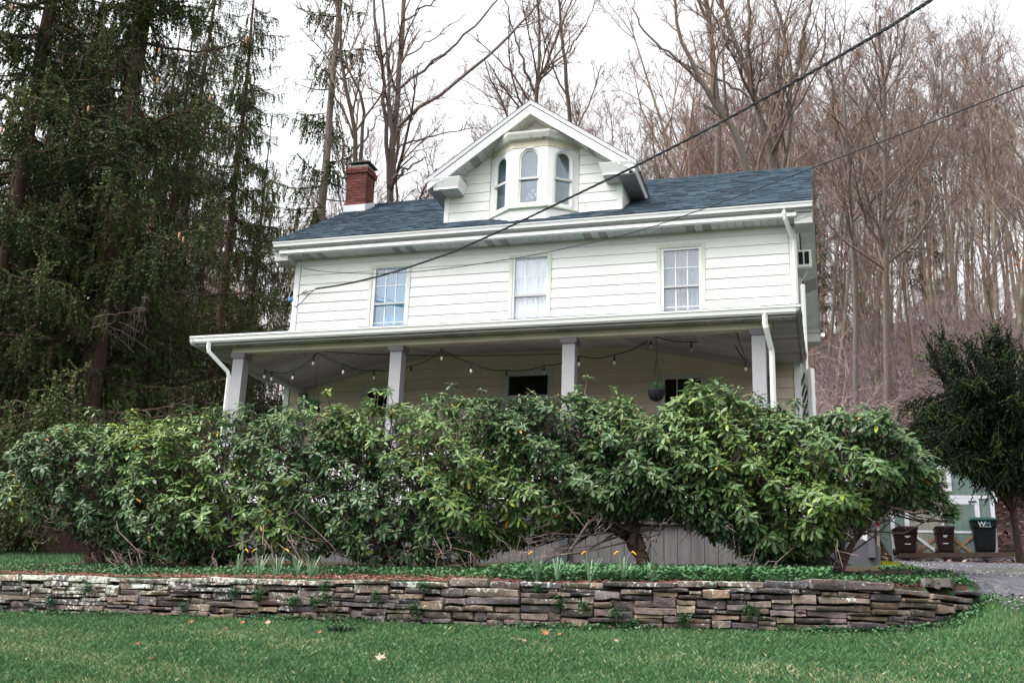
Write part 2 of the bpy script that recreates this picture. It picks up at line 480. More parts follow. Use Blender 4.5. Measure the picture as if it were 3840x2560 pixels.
def cut(x0, x1, z0, z1, holes):
    """rectangle minus holes -> rectangles"""
    zs = sorted({z0, z1, *[min(max(h[2], z0), z1) for h in holes], *[min(max(h[3], z0), z1) for h in holes]})
    out = []
    for a, b in zip(zs[:-1], zs[1:]):
        if b - a < 1e-4: continue
        segs = [(x0, x1)]
        for h in holes:
            if h[2] < (a + b) / 2 < h[3]:
                segs = [s for q in segs for s in ((q[0], min(q[1], h[0])), (max(q[0], h[1]), q[1])) if s[1] - s[0] > 1e-4]
        out += [(s[0], s[1], a, b) for s in segs]
    return out

WIN2 = [(1.665, 2.57), (4.655, 5.51), (7.57, 8.48)]
holes2 = [(a, b, 5.28, 7.015) for a, b in WIN2]
holes1 = [(1.66, 2.58, 2.45, 4.455), (4.56, 5.60, ZF, 4.665), (7.57, 8.49, 2.45, 4.48)]
wall = MB()
for r in cut(0.01, WID - 0.01, ZG - 0.3, ZS + 0.1, holes2 + holes1): wall.box(r[0], r[1], 0.015, 0.16, r[2], r[3])
front = obj('front_wall', wall, M['white'], house)
PITCH = 0.2032
def plank(x0, x1, z0, z1, zc0, y=0.0):
    """lapped board: the lower lip stands proud"""
    f0 = 1 - (z0 - zc0) / PITCH; f1 = 1 - (z1 - zc0) / PITCH
    a = y - 0.003 - 0.017 * f0; b = y - 0.003 - 0.017 * f1
    mb = MB()
    mb.hexa([(x0, a, z0), (x1, a, z0), (x1, y + 0.012, z0), (x0, y + 0.012, z0), (x0, b, z1), (x1, b, z1), (x1, y + 0.012, z1), (x0, y + 0.012, z1)])
    return mb
z = 7.108 - PITCH * 8
while z < ZS:
    for r in cut(0.10, WID - 0.10, max(z, 5.30) + 0.002, min(z + PITCH, ZS) - 0.002, holes2):
        if r[1] - r[0] > 0.02 and r[3] - r[2] > 0.01: obj('siding_plank', plank(*r, z), M['siding'], front)
    z += PITCH
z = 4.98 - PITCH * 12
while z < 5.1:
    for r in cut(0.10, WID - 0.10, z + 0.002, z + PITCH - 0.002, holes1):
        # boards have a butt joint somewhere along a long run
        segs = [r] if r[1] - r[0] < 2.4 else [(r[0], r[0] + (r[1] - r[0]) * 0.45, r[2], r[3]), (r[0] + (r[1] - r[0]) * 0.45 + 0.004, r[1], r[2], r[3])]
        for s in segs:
            if s[1] - s[0] > 0.02 and s[3] - s[2] > 0.01: obj('siding_plank', plank(*s, z), M['porch_shade_beige'], front)
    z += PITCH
for x0, x1 in ((-0.03, 0.085), (WID - 0.085, WID + 0.03)):
    mb = MB(); mb.box(x0, x1, -0.03, 0.08, 4.9, ZS); mb.box(x0, x1, -0.03, 0.08, ZG - 0.2, 4.9)
    obj('corner_board', mb, M['white'], front)
# side and rear walls
def gable_poly(x): return [(x, 0.02, ZG - 0.3), (x, DEP, ZG - 0.3), (x, DEP, ZS + 0.15), (x, RY, RZ - 0.2), (x, 0.02, ZS + 0.15)]
mb = MB(); mb.prism(gable_poly(WID - 0.15), (0.13, 0, 0)); rw = obj('gable_wall', mb, M['siding'], house)
z = ZG
while z < RZ - 0.4:
    y0 = max(0.09, RY - (RZ - 0.25 - (z + PITCH)) / SLP) if z > ZS - 0.2 else 0.09
    y1 = min(DEP, RY + (RZ - 0.25 - (z + PITCH)) / SLP) if z > ZS - 0.2 else DEP
    if y1 - y0 > 0.2:
        b = MB(); x = WID - 0.012
        b.hexa([(x, y0, z), (x + 0.02, y0, z), (x + 0.02, y1, z), (x, y1, z), (x, y0, z + PITCH - .002), (x + 0.005, y0, z + PITCH - .002), (x + 0.005, y1, z + PITCH - .002), (x, y1, z + PITCH - .002)])
        obj('siding_plank', b, M['siding'], rw)
    z += PITCH
mb = MB(); mb.prism(gable_poly(0.012), (0.13, 0, 0)); obj('gable_wall', mb, M['siding'], house)
mb = MB(); mb.box(0.0, WID, DEP, DEP + 0.1, ZG - 0.3, ZS + 0.2); obj('rear_wall', mb, M['siding'], house)
mb = MB(); mb.box(0.15, WID - 0.15, 0.9, 1.0, ZF, 7.3); mb.box(0.15, WID - 0.15, 0.17, 0.9, 5.15, 5.22); mb.box(0.15, WID - 0.15, 0.17, 0.9, 7.3, 7.36)
obj('interior_partition', mb, M['dark'], house)

# upper windows
def window(x0, x1, ztop, zbot, gx0, gx1, gtop, gbot, zmeet, mtrim, mframe, mglass, back, muntins=(3, 2), label=None, dark=False):
    w = empty('window', ((x0 + x1) / 2, 0, zbot), label, None, parent=house)
    mb = MB()
    mb.box(x0, x0 + 0.07, -0.034, 0.07, zbot, ztop); mb.box(x1 - 0.07, x1, -0.034, 0.07, zbot, ztop)
    mb.box(x0 + 0.07, x1 - 0.07, -0.034, 0.07, ztop - 0.065, ztop); mb.box(x0 - 0.02, x1 + 0.02, -0.05, 0.07, zbot - 0.045, zbot)
    obj('casing', mb, mtrim, w)
    mb = MB()
    mb.box(x0 + 0.07, gx0, -0.012, 0.075, zbot, ztop - 0.065); mb.box(gx1, x1 - 0.07, -0.012, 0.075, zbot, ztop - 0.065)
    mb.box(gx0, gx1, -0.008, 0.075, gtop, ztop - 0.065); mb.box(gx0, gx1, -0.008, 0.075, zbot, gbot)
    obj('frame', mb, mframe, w)
    mb = MB(); mb.box(gx0, gx1, 0.0, 0.055, zmeet - 0.03, zmeet + 0.012); obj('meeting_rail', mb, M['greytrim'] if not dark else M['column_cap'], w)
    for a, b, y in ((zmeet + 0.012, gtop, 0.022), (gbot, zmeet - 0.03, 0.042)):
        if muntins:
            nx, nz = muntins
            for i in range(1, nx):
                x = gx0 + (gx1 - gx0) * i / nx
                mb = MB(); mb.box(x - 0.009, x + 0.009, y - 0.006, y + 0.004, a, b); obj('muntin', mb, mframe, w)
            for i in range(1, nz):
                zz = a + (b - a) * i / nz
                mb = MB(); mb.box(gx0, gx1, y - 0.008, y - 0.0065, zz - 0.009, zz + 0.009); obj('muntin', mb, mframe, w)
        mb = MB(); mb.box(gx0, gx1, y + 0.005, y + 0.009, a, b); obj('pane', mb, mglass, w)
    if back: back(w)
    return w
def curtain(gx0, gx1, z0, z1, m, y=0.12, amp=0.012):
    def f(w):
        mb = MB(); n = 40; V = []; F = []
        for i in range(n + 1):
            x = gx0 - 0.03 + (gx1 - gx0 + 0.06) * i / n; yy = y + amp * math.sin(i * 1.35) + amp * 0.6 * math.sin(i * 0.61)
            V += [(x, yy, z0), (x, yy, z1)]
        for i in range(n): F.append((2 * i, 2 * i + 2, 2 * i + 3, 2 * i + 1))
        mb.add(V, F); obj('curtain', mb, m, w, smooth=True)
    return f
M['c_blue'] = mat('sky_and_splice_blue', (0.11, 0.36, 0.56), (0.08, 0.29, 0.48), scale=2, rough=0.9)  # blue of reflected sky put into the curtain colour; also the splice
M['c_grey'] = mat('grey_curtain', (0.36, 0.38, 0.41), (0.20, 0.22, 0.25), scale=2.2, rough=0.9)
window(1.665, 2.57, 7.015, 5.32, 1.80, 2.475, 6.935, 5.42, 6.195, M['sage'], M['white'], M['win_glass'], curtain(1.8, 2.475, 5.42, 6.94, M['c_blue'], 0.13, 0.004), label='left upper window with blue tinted glass')
window(4.655, 5.51, 7.025, 5.32, 4.765, 5.42, 6.95, 5.42, 6.195, M['sage'], M['white'], M['win_glass'], curtain(4.76, 5.42, 5.42, 6.95, M['curtain'], 0.09), label='middle upper window with white curtains')
window(7.57, 8.48, 7.025, 5.32, 7.70, 8.36, 6.915, 5.42, 6.20, M['sage'], M['white'], M['win_glass'], curtain(7.7, 8.36, 5.42, 6.92, M['c_grey'], 0.12), label='right upper window with grey curtains')
window(1.66, 2.58, 4.455, 2.5, 1.80, 2.46, 4.38, 2.58, 3.45, M['greytrim'], M['porch_shade_beige'], M['dark_glass'], None, label='dark lower window beside the door, left side', dark=True)
window(7.57, 8.49, 4.48, 2.5, 7.71, 8.37, 4.40, 2.58, 3.45, M['greytrim'], M['porch_shade_beige'], M['dark_glass'], None, label='dark lower window behind the hanging bowl', dark=True)
# front door with transom
dr = empty('front_door', (5.08, 0, ZF), parent=house)
mb = MB()
mb.box(4.56, 4.72, -0.035, 0.08, ZF, 4.57); mb.box(5.50, 5.60, -0.035, 0.08, ZF, 4.57); mb.box(4.56, 5.60, -0.04, 0.08, 4.57, 4.665); mb.box(4.72, 5.50, -0.03, 0.08, 4.10, 4.18)
obj('door_frame', mb, M['greytrim'], dr)
mb = MB(); mb.box(4.72, 5.50, 0.03, 0.04, 4.18, 4.57); obj('transom_pane', mb, M['dark_glass'], dr)
mb = MB(); mb.box(4.72, 5.50, 0.02, 0.07, ZF, 4.10)
M['doorbrown'] = mat('dark_brown_door', (0.06, 0.045, 0.045), (0.04, 0.03, 0.03), scale=3, rough=0.5)
obj('door_leaf', mb, M['doorbrown'], dr)
for x in (4.80, 5.14):
    mb = MB(); mb.box(x, x + 0.28, 0.008, 0.021, 3.0, 4.0); mb.box(x, x + 0.28, 0.008, 0.021, 1.9, 2.8); obj('door_panel', mb, M['doorbrown'], dr)

# main roof
XL, XR = -0.353, 10.467
roof = empty('roof', (WID / 2, RY, RZ), parent=house)
mb = MB()
for s in (1, -1):
    f = (lambda y: y) if s == 1 else (lambda y: 2 * RY - y)
    mb.prism([(XL + .01, f(EY + 0.03), EZ - 0.03), (XL + .01, f(RY), RZ - 0.02), (XL + .01, f(RY), RZ - 0.13), (XL + .01, f(EY + 0.03), EZ - 0.12)], (XR - XL - .02, 0, 0))
obj('roof_deck', mb, M['dark_metal'], roof)
def shingles(name, P0, ux, uy, nx, wid, length, course, lap, parent, clipf=None, seed=1, thick=0.017):
    """tabs laid in courses: P0 lower left corner, ux along the eave, uy up the slope"""
    rg = np.random.default_rng(seed)
    ux = np.array(ux); uy = np.array(uy); nn = np.cross(ux, uy); nn /= np.linalg.norm(nn)
    B = Big(); Vs = []; Qs = []; Ts = []
    v = 0.0; k = 0
    while v < length - 0.02:
        u = -rg.random() * 0.3
        while u < wid:
            w = rg.uniform(0.13, 0.34); a, b = max(u, 0), min(u + w, wid); u += w
            if b - a < 0.03: continue
            th = thick * rg.uniform(0.7, 1.6); v1 = min(v + course + lap, length)
            c = P0 + ux * (a + b) / 2 + uy * v
            if clipf and not clipf(c): continue
            A = P0 + ux * a + uy * v; Bp = P0 + ux * (b - 0.004) + uy * v
            Vs.append(np.array([A + nn * 0.002, Bp + nn * 0.002, A + nn * th, Bp + nn * th, A + uy * (v1 - v) + nn * 0.004, Bp + uy * (v1 - v) + nn * 0.004]))
            Ts.append(rg.random())
        v += course
    n = len(Vs); V = np.array(Vs).reshape(-1, 3)
    q = np.array([[0, 1, 3, 2], [2, 3, 5, 4]])
    Q = (q[None] + (np.arange(n) * 6)[:, None, None]).reshape(-1, 4)
    B.add(V, quads=Q, tint=np.repeat(np.array(Ts), 6))
    me = B.mesh(name, LOC[parent.name], smooth=False)
    return obj(name, me, M['shingle'], parent, kind='stuff')
c_, s_l = 1 / math.hypot(1, SLP), SLP / math.hypot(1, SLP)
def clip_main(c):
    # the dormer stands here
    return not (3.22 < c[0] < 6.86 and c[1] > 0.02 and c[2] < 8.6 + min(c[0] - 3.0, 7.2 - c[0]) * 0.714)
LEN = math.hypot(RY - EY, RZ - EZ)
shingles('shingles', np.array([XL, EY - 0.01, EZ + 0.005]), (1, 0, 0), (0, c_, s_l), 0, XR - XL, LEN, 0.142, 0.05, roof, clip_main, 3)
shingles('shingles', np.array([XR, 2 * RY - EY + 0.01, EZ + 0.005]), (-1, 0, 0), (0, -c_, s_l), 0, XR - XL, LEN, 0.142, 0.05, roof, None, 4)
x = XL + 0.45
while x < XR - 0.5:
    mb = MB(); th = 0.012
    for s in (1, -1):
        f = (lambda y: y) if s == 1 else (lambda y: 2 * RY - y)
        z0 = RZ + 0.012 - SLP * 0.13
        mb.hexa([(x, f(RY - 0.13), z0), (x + 0.3, f(RY - 0.13), z0), (x + 0.3, f(RY), RZ + 0.014), (x, f(RY), RZ + 0.014), (x, f(RY - 0.13), z0 + th), (x + 0.3, f(RY - 0.13), z0 + th), (x + 0.3, f(RY), RZ + 0.03), (x, f(RY), RZ + 0.03)])
    obj('ridge_cap', mb, M['shingle'], roof); x += 0.302
# gutter (k-style), fascia, crown, soffit
def gutter(name, x0, x1, y, ztop, parent, m='white'):
    mb = MB(); h, w = 0.118, 0.115
    prof = [(y, ztop), (y + 0.012, ztop), (y + 0.03, ztop - h + 0.02), (y + w, ztop - h + 0.012), (y + w, ztop), (y + w + 0.004, ztop), (y + w + 0.004, ztop - h), (y + 0.055, ztop - h), (y + 0.045, ztop - h + 0.03), (y + 0.028, ztop - 0.045), (y + 0.004, ztop - 0.03)]
    mb.profX(prof, x0, x1)
    g = obj(name, mb, M[m], parent)
    mb = MB()
    for x in (x0, x1 - 0.004): mb.prism([(x, y + 0.002, ztop - 0.002), (x, y + w, ztop - 0.002), (x, y + w, ztop - h), (x, y + 0.05, ztop - h), (x, y + 0.02, ztop - 0.04)], (0.004, 0, 0))
    obj('end_cap', mb, M[m], g)
    return g
gutter('gutter', XL, XR, EY, EZ, house)
mb = MB(); mb.box(XL + 0.02, XR - 0.02, EY + 0.121, EY + 0.15, 7.33, EZ - 0.02); obj('fascia', mb, M['greytrim'], house)
mb = MB(); mb.profX([(EY + 0.075, 7.315), (EY + 0.075, 7.255), (EY + 0.15, 7.245), (EY + 0.15, 7.33), (EY + 0.12, 7.33)], XL + 0.14, XR - 0.30); obj('crown_moulding', mb, M['white'], house)
sof = empty('soffit', (WID / 2, -0.2, 7.25), parent=house)
def soffit_run(x0, x1, y0, y1, z, pw, parent, vents, base='soffit', vent='soffit_vent', z1=None):
    x = x0; k = 0
    while x < x1 - 0.02:
        b = min(x + pw, x1); mb = MB(); zz = z if z1 is None else z1
        mb.hexa([(x + .004, y0, z), (b - .004, y0, z), (b - .004, y1, zz), (x + .004, y1, zz), (x + .004, y0, z + 0.012), (b - .004, y0, z + 0.012), (b - .004, y1, zz + 0.012), (x + .004, y1, zz + 0.012)])
        obj('soffit_panel', mb, M[vent if vents(k) else base], parent); x = b; k += 1
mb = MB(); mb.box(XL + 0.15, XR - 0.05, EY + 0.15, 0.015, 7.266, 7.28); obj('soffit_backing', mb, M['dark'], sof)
soffit_run(XL + 0.15, XR - 0.06, EY + 0.151, -0.004, 7.25, 0.152, sof, lambda k: k % 13 in (3, 5), )
mb = MB(); mb.profX([(-0.03, 7.248), (-0.03, 7.225), (-0.006, 7.205), (-0.004, 7.248)], 0.0, WID); obj('bed_moulding', mb, M['beam'], house)
# rakes at the right and left gable
for xo, xi in ((XR, WID + 0.03), (XL, -0.03)):
    rk = empty('rake', (xo, RY, RZ), parent=house)
    sgn = 1 if xo > xi else -1
    for s in (1, -1):
        f = (lambda y: y) if s == 1 else (lambda y: 2 * RY - y)
        a, b = EY + 0.12, RY
        za, zb = roofz(a) - 0.125, RZ - 0.125
        mb = MB(); mb.prism([(xo - sgn * 0.012, f(a), za), (xo - sgn * 0.012, f(b), zb), (xo - sgn * 0.012, f(b), zb - 0.19), (xo - sgn * 0.012, f(a), za - 0.19)], (-sgn * 0.022, 0, 0))
        obj('rake_board', mb, M['greytrim'], rk)
        mb = MB(); mb.prism([(xo, f(EY), EZ - 0.025), (xo, f(b), RZ + 0.0), (xo, f(b), RZ - 0.12), (xo, f(EY), EZ - 0.125)], (-sgn * 0.010, 0, 0))
        obj('drip_edge', mb, M['dark_metal'], rk)
        n = 26
        for i in range(n):
            y0 = a + (b - a) * i / n; y1 = a + (b - a) * (i + 1) / n - 0.008
            q0, q1 = roofz(y0) - 0.30, roofz(y1) - 0.30
            xa, xb = xo - sgn * 0.034, xi
            t = 0.10
            mb = MB(); mb.hexa([(xb, f(y0), q0 - t), (xa, f(y0), q0), (xa, f(y1), q1), (xb, f(y1), q1 - t), (xb, f(y0), q0 - t + .01), (xa, f(y0), q0 + .01), (xa, f(y1), q1 + .01), (xb, f(y1), q1 - t + .01)])
            obj('soffit_panel', mb, M['soffit_vent' if i in (9, 10) else 'soffit'], rk)
        # cornice return box
        y0, y1 = f(EY + 0.13), f(EY + 0.62)
        lo, hi = min(y0, y1), max(y0, y1)
        mb = MB(); x0, x1 = sorted((xo - sgn * 0.02, xi))
        mb.box(x0, x1, lo, hi, 7.12, 7.33)
        mb.hexa([(x0 - .005, lo - .04, 7.33), (x1 + .012, lo - .04, 7.33), (x1 + .012, hi + .04, 7.33), (x0 - .005, hi + .04, 7.33), (x0 - .005, lo - .09, 7.40), (x1 + .012, lo - .09, 7.40), (x1 + .012, hi + .09, 7.40), (x0 - .005, hi + .09, 7.40)])
        obj('cornice_return', mb, M['greytrim'], rk)
mb = MB()
g2 = 2 * RY - EY
mb.profX([(g2, EZ), (g2 - 0.012, EZ), (g2 - 0.115, EZ - 0.118), (g2 - 0.05, EZ - 0.118), (g2 - 0.02, EZ - 0.04)], XL, XR + 0.09); obj('rear_gutter', mb, M['white'], house)

# chimney
ch = empty('chimney', (-0.10, 2.9, 9.4), parent=house)
cx0, cx1, cy0, cy1 = -0.355, 0.165, 2.66, 3.16
mb = MB(); mb.box(cx0 + 0.012, cx1 - 0.012, cy0 + 0.012, cy1 - 0.012, 8.9, 10.60); obj('chimney_core', mb, M['mortar'], ch)
mb = MB()
mb.prism([(cx0 - .02, cy0 - .025, roofz(cy0) - .01), (cx1 + .02, cy0 - .025, roofz(cy0) - .01), (cx1 + .02, cy0 - .025, roofz(cy0) + .19), (cx0 - .02, cy0 - .025, roofz(cy0) + .19)], (0, 0.02, 0))
mb.prism([(cx1 + .005, cy0 - .02, roofz(cy0) - .01), (cx1 + .005, cy1 + .02, roofz(cy1)), (cx1 + .005, cy1 + .02, roofz(cy1) + .15), (cx1 + .005, cy0 - .02, roofz(cy0) + .19)], (0.018, 0, 0))
mb.prism([(cx0 - .022, cy0 - .02, roofz(cy0) - .2), (cx0 - .022, cy1 + .02, roofz(cy1) - .2), (cx0 - .022, cy1 + .02, roofz(cy1) + .15), (cx0 - .022, cy0 - .02, roofz(cy0) + .19)], (0.018, 0, 0))
obj('flashing', mb, M['flash'], ch)
bh, gap = 0.062, 0.012
z = 9.30; k = 0
bm_ = {}
def brick_mesh(l):
    key = round(l, 3)
    if key not in bm_:
        b = MB(); e = 0.004
        b.box(-l / 2, l / 2, -0.048, 0.048, 0, bh); bm_[key] = b.mesh('brick'); bm_[key].materials.append(M['brick'])
    return bm_[key]
while z < 10.56:
    out = 0.035 if z > 10.42 else 0.0
    ax0, ax1, ay0, ay1 = cx0 - out, cx1 + out, cy0 - out, cy1 + out
    for side in range(4):
        Ls = (ax1 - ax0) if side in (0, 2) else (ay1 - ay0 - 0.2)
        nb = 3 if k % 2 else 2
        pieces = [Ls / 2] * 2 if nb == 2 else [Ls * 0.27, Ls * 0.46, Ls * 0.27]
        u = 0
        for l in pieces:
            c = u + l / 2; u += l
            ln = l - gap
            if side == 0: Mx = Matrix.Translation((ax0 + c, ay0 + 0.048, z))
            elif side == 2: Mx = Matrix.Translation((ax0 + c, ay1 - 0.048, z))
            elif side == 1: Mx = Matrix.Translation((ax1 - 0.048, ay0 + 0.1 + c, z)) @ Matrix.Rotation(math.pi / 2, 4, 'Z')
            else: Mx = Matrix.Translation((ax0 + 0.048, ay0 + 0.1 + c, z)) @ Matrix.Rotation(math.pi / 2, 4, 'Z')
            if z + bh < roofz(ay0 if side == 0 else cy1) - 0.25: continue
            inst('brick', brick_mesh(ln), ch, Mx @ Matrix.Translation((random.uniform(-.002, .002), random.uniform(-.002, .002), 0)))
    z += bh + gap; k += 1
mb = MB(); mb.box(cx0 - 0.0, cx1 + 0.0, cy0, cy1, z, z + 0.06); obj('chimney_crown', mb, M['mortar'], ch)
mb = MB(); mb.box(cx0 + 0.08, cx0 + 0.12, cy0 + .1, cy1 - .1, z + .05, z + .13); mb.box(cx1 - 0.12, cx1 - .08, cy0 + .1, cy1 - .1, z + .05, z + .13)
mb.hexa([(cx0 + .02, cy0 - .03, z + .12), (cx1 + .04, cy0 - .03, z + .12), (cx1 + .04, cy1 + .03, z + .12), (cx0 + .02, cy1 + .03, z + .12), (cx0 + .02, cy0 - .03, z + .15), (cx1 + .04, cy0 - .03, z + .15), (cx1 + .04, cy1 + .03, z + .15), (cx0 + .02, cy1 + .03, z + .15)])
obj('chimney_cap', mb, M['dark_metal'], ch)

# dormer
dm = empty('dormer', (5.08, 0.05, 7.85), parent=house)
DY, DX0, DX1, DC = 0.05, 3.21, 6.88, 5.09
DRZ, DSL, DEX = 10.17, 0.714, 2.12       # roof ridge, slope, half width at the eave
DYF = -0.42
def dz(x): return DRZ - DSL * abs(x - DC)
ST = 0.24     # soffit level below the roof surface
mb = MB()
mb.prism([(DX0, DY + .02, 7.5), (DX1, DY + .02, 7.5), (DX1, DY + .02, dz(DX1) - ST), (DC, DY + .02, DRZ - ST), (DX0, DY + .02, dz(DX0) - ST)], (0, 0.1, 0))
mb.prism([(DX0, DY + .13, 7.6), (DX0, 2.6, 8.9), (DX0, 2.6, dz(DX0) - ST), (DX0, DY + .13, dz(DX0) - ST)], (0.1, 0, 0))
mb.prism([(DX1, DY + .13, 7.6), (DX1, 2.6, 8.9), (DX1, 2.6, dz(DX1) - ST), (DX1, DY + .13, dz(DX1) - ST)], (-0.1, 0, 0))
obj('dormer_wall', mb, M['siding'], dm)
bay_hole = (4.16, 6.02, 7.4, 9.34)
z = 7.86 - PITCH
while z < DRZ - ST:
    z1 = z + PITCH
    def xr(zz):
        h = (DRZ - ST - zz) / DSL
        return max(DX0 + 0.09, DC - h), min(DX1 - 0.09, DC + h)
    a0, b0 = xr(z); a1, b1 = xr(z1)
    segs = [((a0, b0), (a1, b1))]
    if z < bay_hole[3] - 0.03: segs = [((a0, bay_hole[0]), (a1, bay_hole[0])), ((bay_hole[1], b0), (bay_hole[1], b1))]
    if b0 > a0 + 0.05:
        for (p, q), (r_, t) in segs:
            if t < r_: r_ = t = (r_ + t) / 2
            if q - p < 0.05: continue
            b = MB(); y = DY
            b.hexa([(p, y - .018, z + .002), (q, y - .018, z + .002), (q, y + .018, z + .002), (p, y + .018, z + .002), (r_, y - .003, z1 - .002), (t, y - .003, z1 - .002), (t, y + .018, z1 - .002), (r_, y + .018, z1 - .002)])
            obj('siding_plank', b, M['siding'], dm)
    z = z1
for x, s in ((DX0, 1), (DX1, -1)):
    mb = MB(); mb.box(min(x - s * .012, x + s * .09), max(x - s * .012, x + s * .09), DY - .03, DY + .1, 7.72, dz(x) - ST - 0.05)
    obj('corner_board', mb, M['white'], dm)
    zz = 7.9
    while zz < dz(x) - ST - 0.05:
        yb = DY + .1; ye = min(2.5, EY + (zz + PITCH - EZ) / SLP + 0.1)
        if ye > yb + 0.1:
            b = MB(); b.box(min(x, x - s * .016), max(x, x - s * .016), yb, ye, zz + .002, zz + PITCH - .004); obj('siding_plank', b, M['siding'], dm)
        zz += PITCH
# dormer roof slabs, shingles
for s in (1, -1):
    xe = DC + s * DEX
    mb = MB(); mb.hexa([(DC, DYF, DRZ - .09), (xe, DYF, DRZ - DSL * DEX - .09), (xe, 1.35, DRZ - DSL * DEX - .09), (DC, 3.7, DRZ - .09), (DC, DYF, DRZ - .02), (xe, DYF, DRZ - DSL * DEX - .02), (xe, 1.35, DRZ - DSL * DEX - .02), (DC, 3.7, DRZ - .02)])
    obj('roof_deck', mb, M['dark_metal'], dm)
    L_ = math.hypot(DEX, DSL * DEX); cu, su = DEX / L_, DSL * DEX / L_
    shingles('shingles', np.array([xe, DYF - .02 if s > 0 else 3.7, DRZ - DSL * DEX + .0]), (0, 1 if s > 0 else -1, 0), (-s * cu, 0, su), 0, 4.1, L_, 0.142, 0.05, dm, lambda c: c[2] > roofz(c[1]) - 0.05, 5 + s)
    # rake board, crown, soffit
    x0, x1 = DC, DC + s * (DEX + 0.0)
    def rp(x, off): return DRZ - DSL * abs(x - DC) - off
    mb = MB(); mb.prism([(x0, DYF, rp(x0, .02)), (x1, DYF, rp(x1, .02)), (x1, DYF, rp(x1, .24)), (x0, DYF, rp(x0, .24))], (0, 0.03, 0)); obj('rake_board', mb, M['white'], dm)
    mb = MB(); mb.prism([(x0, DYF - .035, rp(x0, -.005)), (x1 + s * .03, DYF - .035, rp(x1 + s * .03, -.005)), (x1 + s * .03, DYF - .02, rp(x1 + s * .03, .075)), (x0, DYF - .02, rp(x0, .075))], (0, 0.019, 0)); obj('crown_moulding', mb, M['flash'], dm)
    mb = MB(); mb.prism([(x0, DYF - .018, rp(x0, .225)), (x1 - s * .28, DYF - .018, rp(x1 - s * .28, .225)), (x1 - s * .28, DYF - .018, rp(x1 - s * .28, .285)), (x0, DYF - .018, rp(x0, .285))], (0, 0.045, 0)); obj('rake_moulding', mb, M['white'], dm)
    mb = MB(); mb.prism([(x0, DYF - .04, rp(x0, -.022)), (x1 + s * .035, DYF - .04, rp(x1 + s * .035, -.022)), (x1 + s * .035, DYF - .04, rp(x1 + s * .035, -.007)), (x0, DYF - .04, rp(x0, -.007))], (0, 0.06, 0)); obj('drip_edge', mb, M['dark_metal'], dm)
    n = 15
    for i in range(n):
        xa = DC + s * (DEX * i / n); xb = DC + s * (DEX * (i + 1) / n - 0.008)
        mb = MB(); mb.hexa([(xa, DYF + .031, rp(xa, .25)), (xb, DYF + .031, rp(xb, .25)), (xb, DY - .004, rp(xb, .25)), (xa, DY - .004, rp(xa, .25)), (xa, DYF + .031, rp(xa, .238)), (xb, DYF + .031, rp(xb, .238)), (xb, DY - .004, rp(xb, .238)), (xa, DY - .004, rp(xa, .238))])
        obj('soffit_panel', mb, M['soffit_vent' if i % 5 == 3 else 'soffit'], dm)
    # eave side: fascia + soffit
    mb = MB(); xe2 = xe
    mb.box(min(xe2, xe2 - s * .03), max(xe2, xe2 - s * .03), DYF + .03, 1.3, rp(xe2, .25), rp(xe2, .09)); obj('eave_fascia', mb, M['greytrim'], dm)
    mb = MB(); xw = DX1 if s > 0 else DX0
    mb.box(min(xw, xe2 - s * .03), max(xw, xe2 - s * .03), DYF + .05, 1.2, rp(xe2, .26), rp(xe2, .25)); obj('eave_soffit', mb, M['soffit_vent'], dm)
    # cornice return
    zt = rp(x1, -.0) ; a, b = sorted((DC + s * (DEX + .02), DC + s * 1.42)); a2, b2 = sorted((DC + s * (DEX - .12), DC + s * 1.48))
    mb = MB()
    mb.hexa([(a2, DYF + .05, zt - .20), (b2, DYF + .05, zt - .20), (b2, DY - .02, zt - .20), (a2, DY - .02, zt - .20), (a, DYF - .03, zt - .015), (b, DYF - .03, zt - .015), (b, DY - .02, zt - .015), (a, DY - .02, zt - .015)])
    mb.box(a2, b2, DYF + .045, DY - .02, zt - .235, zt - .20)
    obj('cornice_return', mb, M['white'], dm)
    mb = MB(); mb.hexa([(a, DYF - .03, zt - .015), (b, DYF - .03, zt - .015), (b, DY - .02, zt + .10), (a, DY - .02, zt + .10), (a, DYF - .03, zt - .005), (b, DYF - .03, zt - .005), (b, DY - .02, zt + .11), (a, DY - .02, zt + .11)]); obj('return_flashing', mb, M['flash'], dm)
    for i in range(4):
        xx = a2 + (b2 - a2) * i / 4
        mb = MB(); mb.box(xx + .004, xx + (b2 - a2) / 4 - .004, DYF + .07, DY - .02, zt - .243, zt - .2355); obj('soffit_panel', mb, M['soffit'], dm)

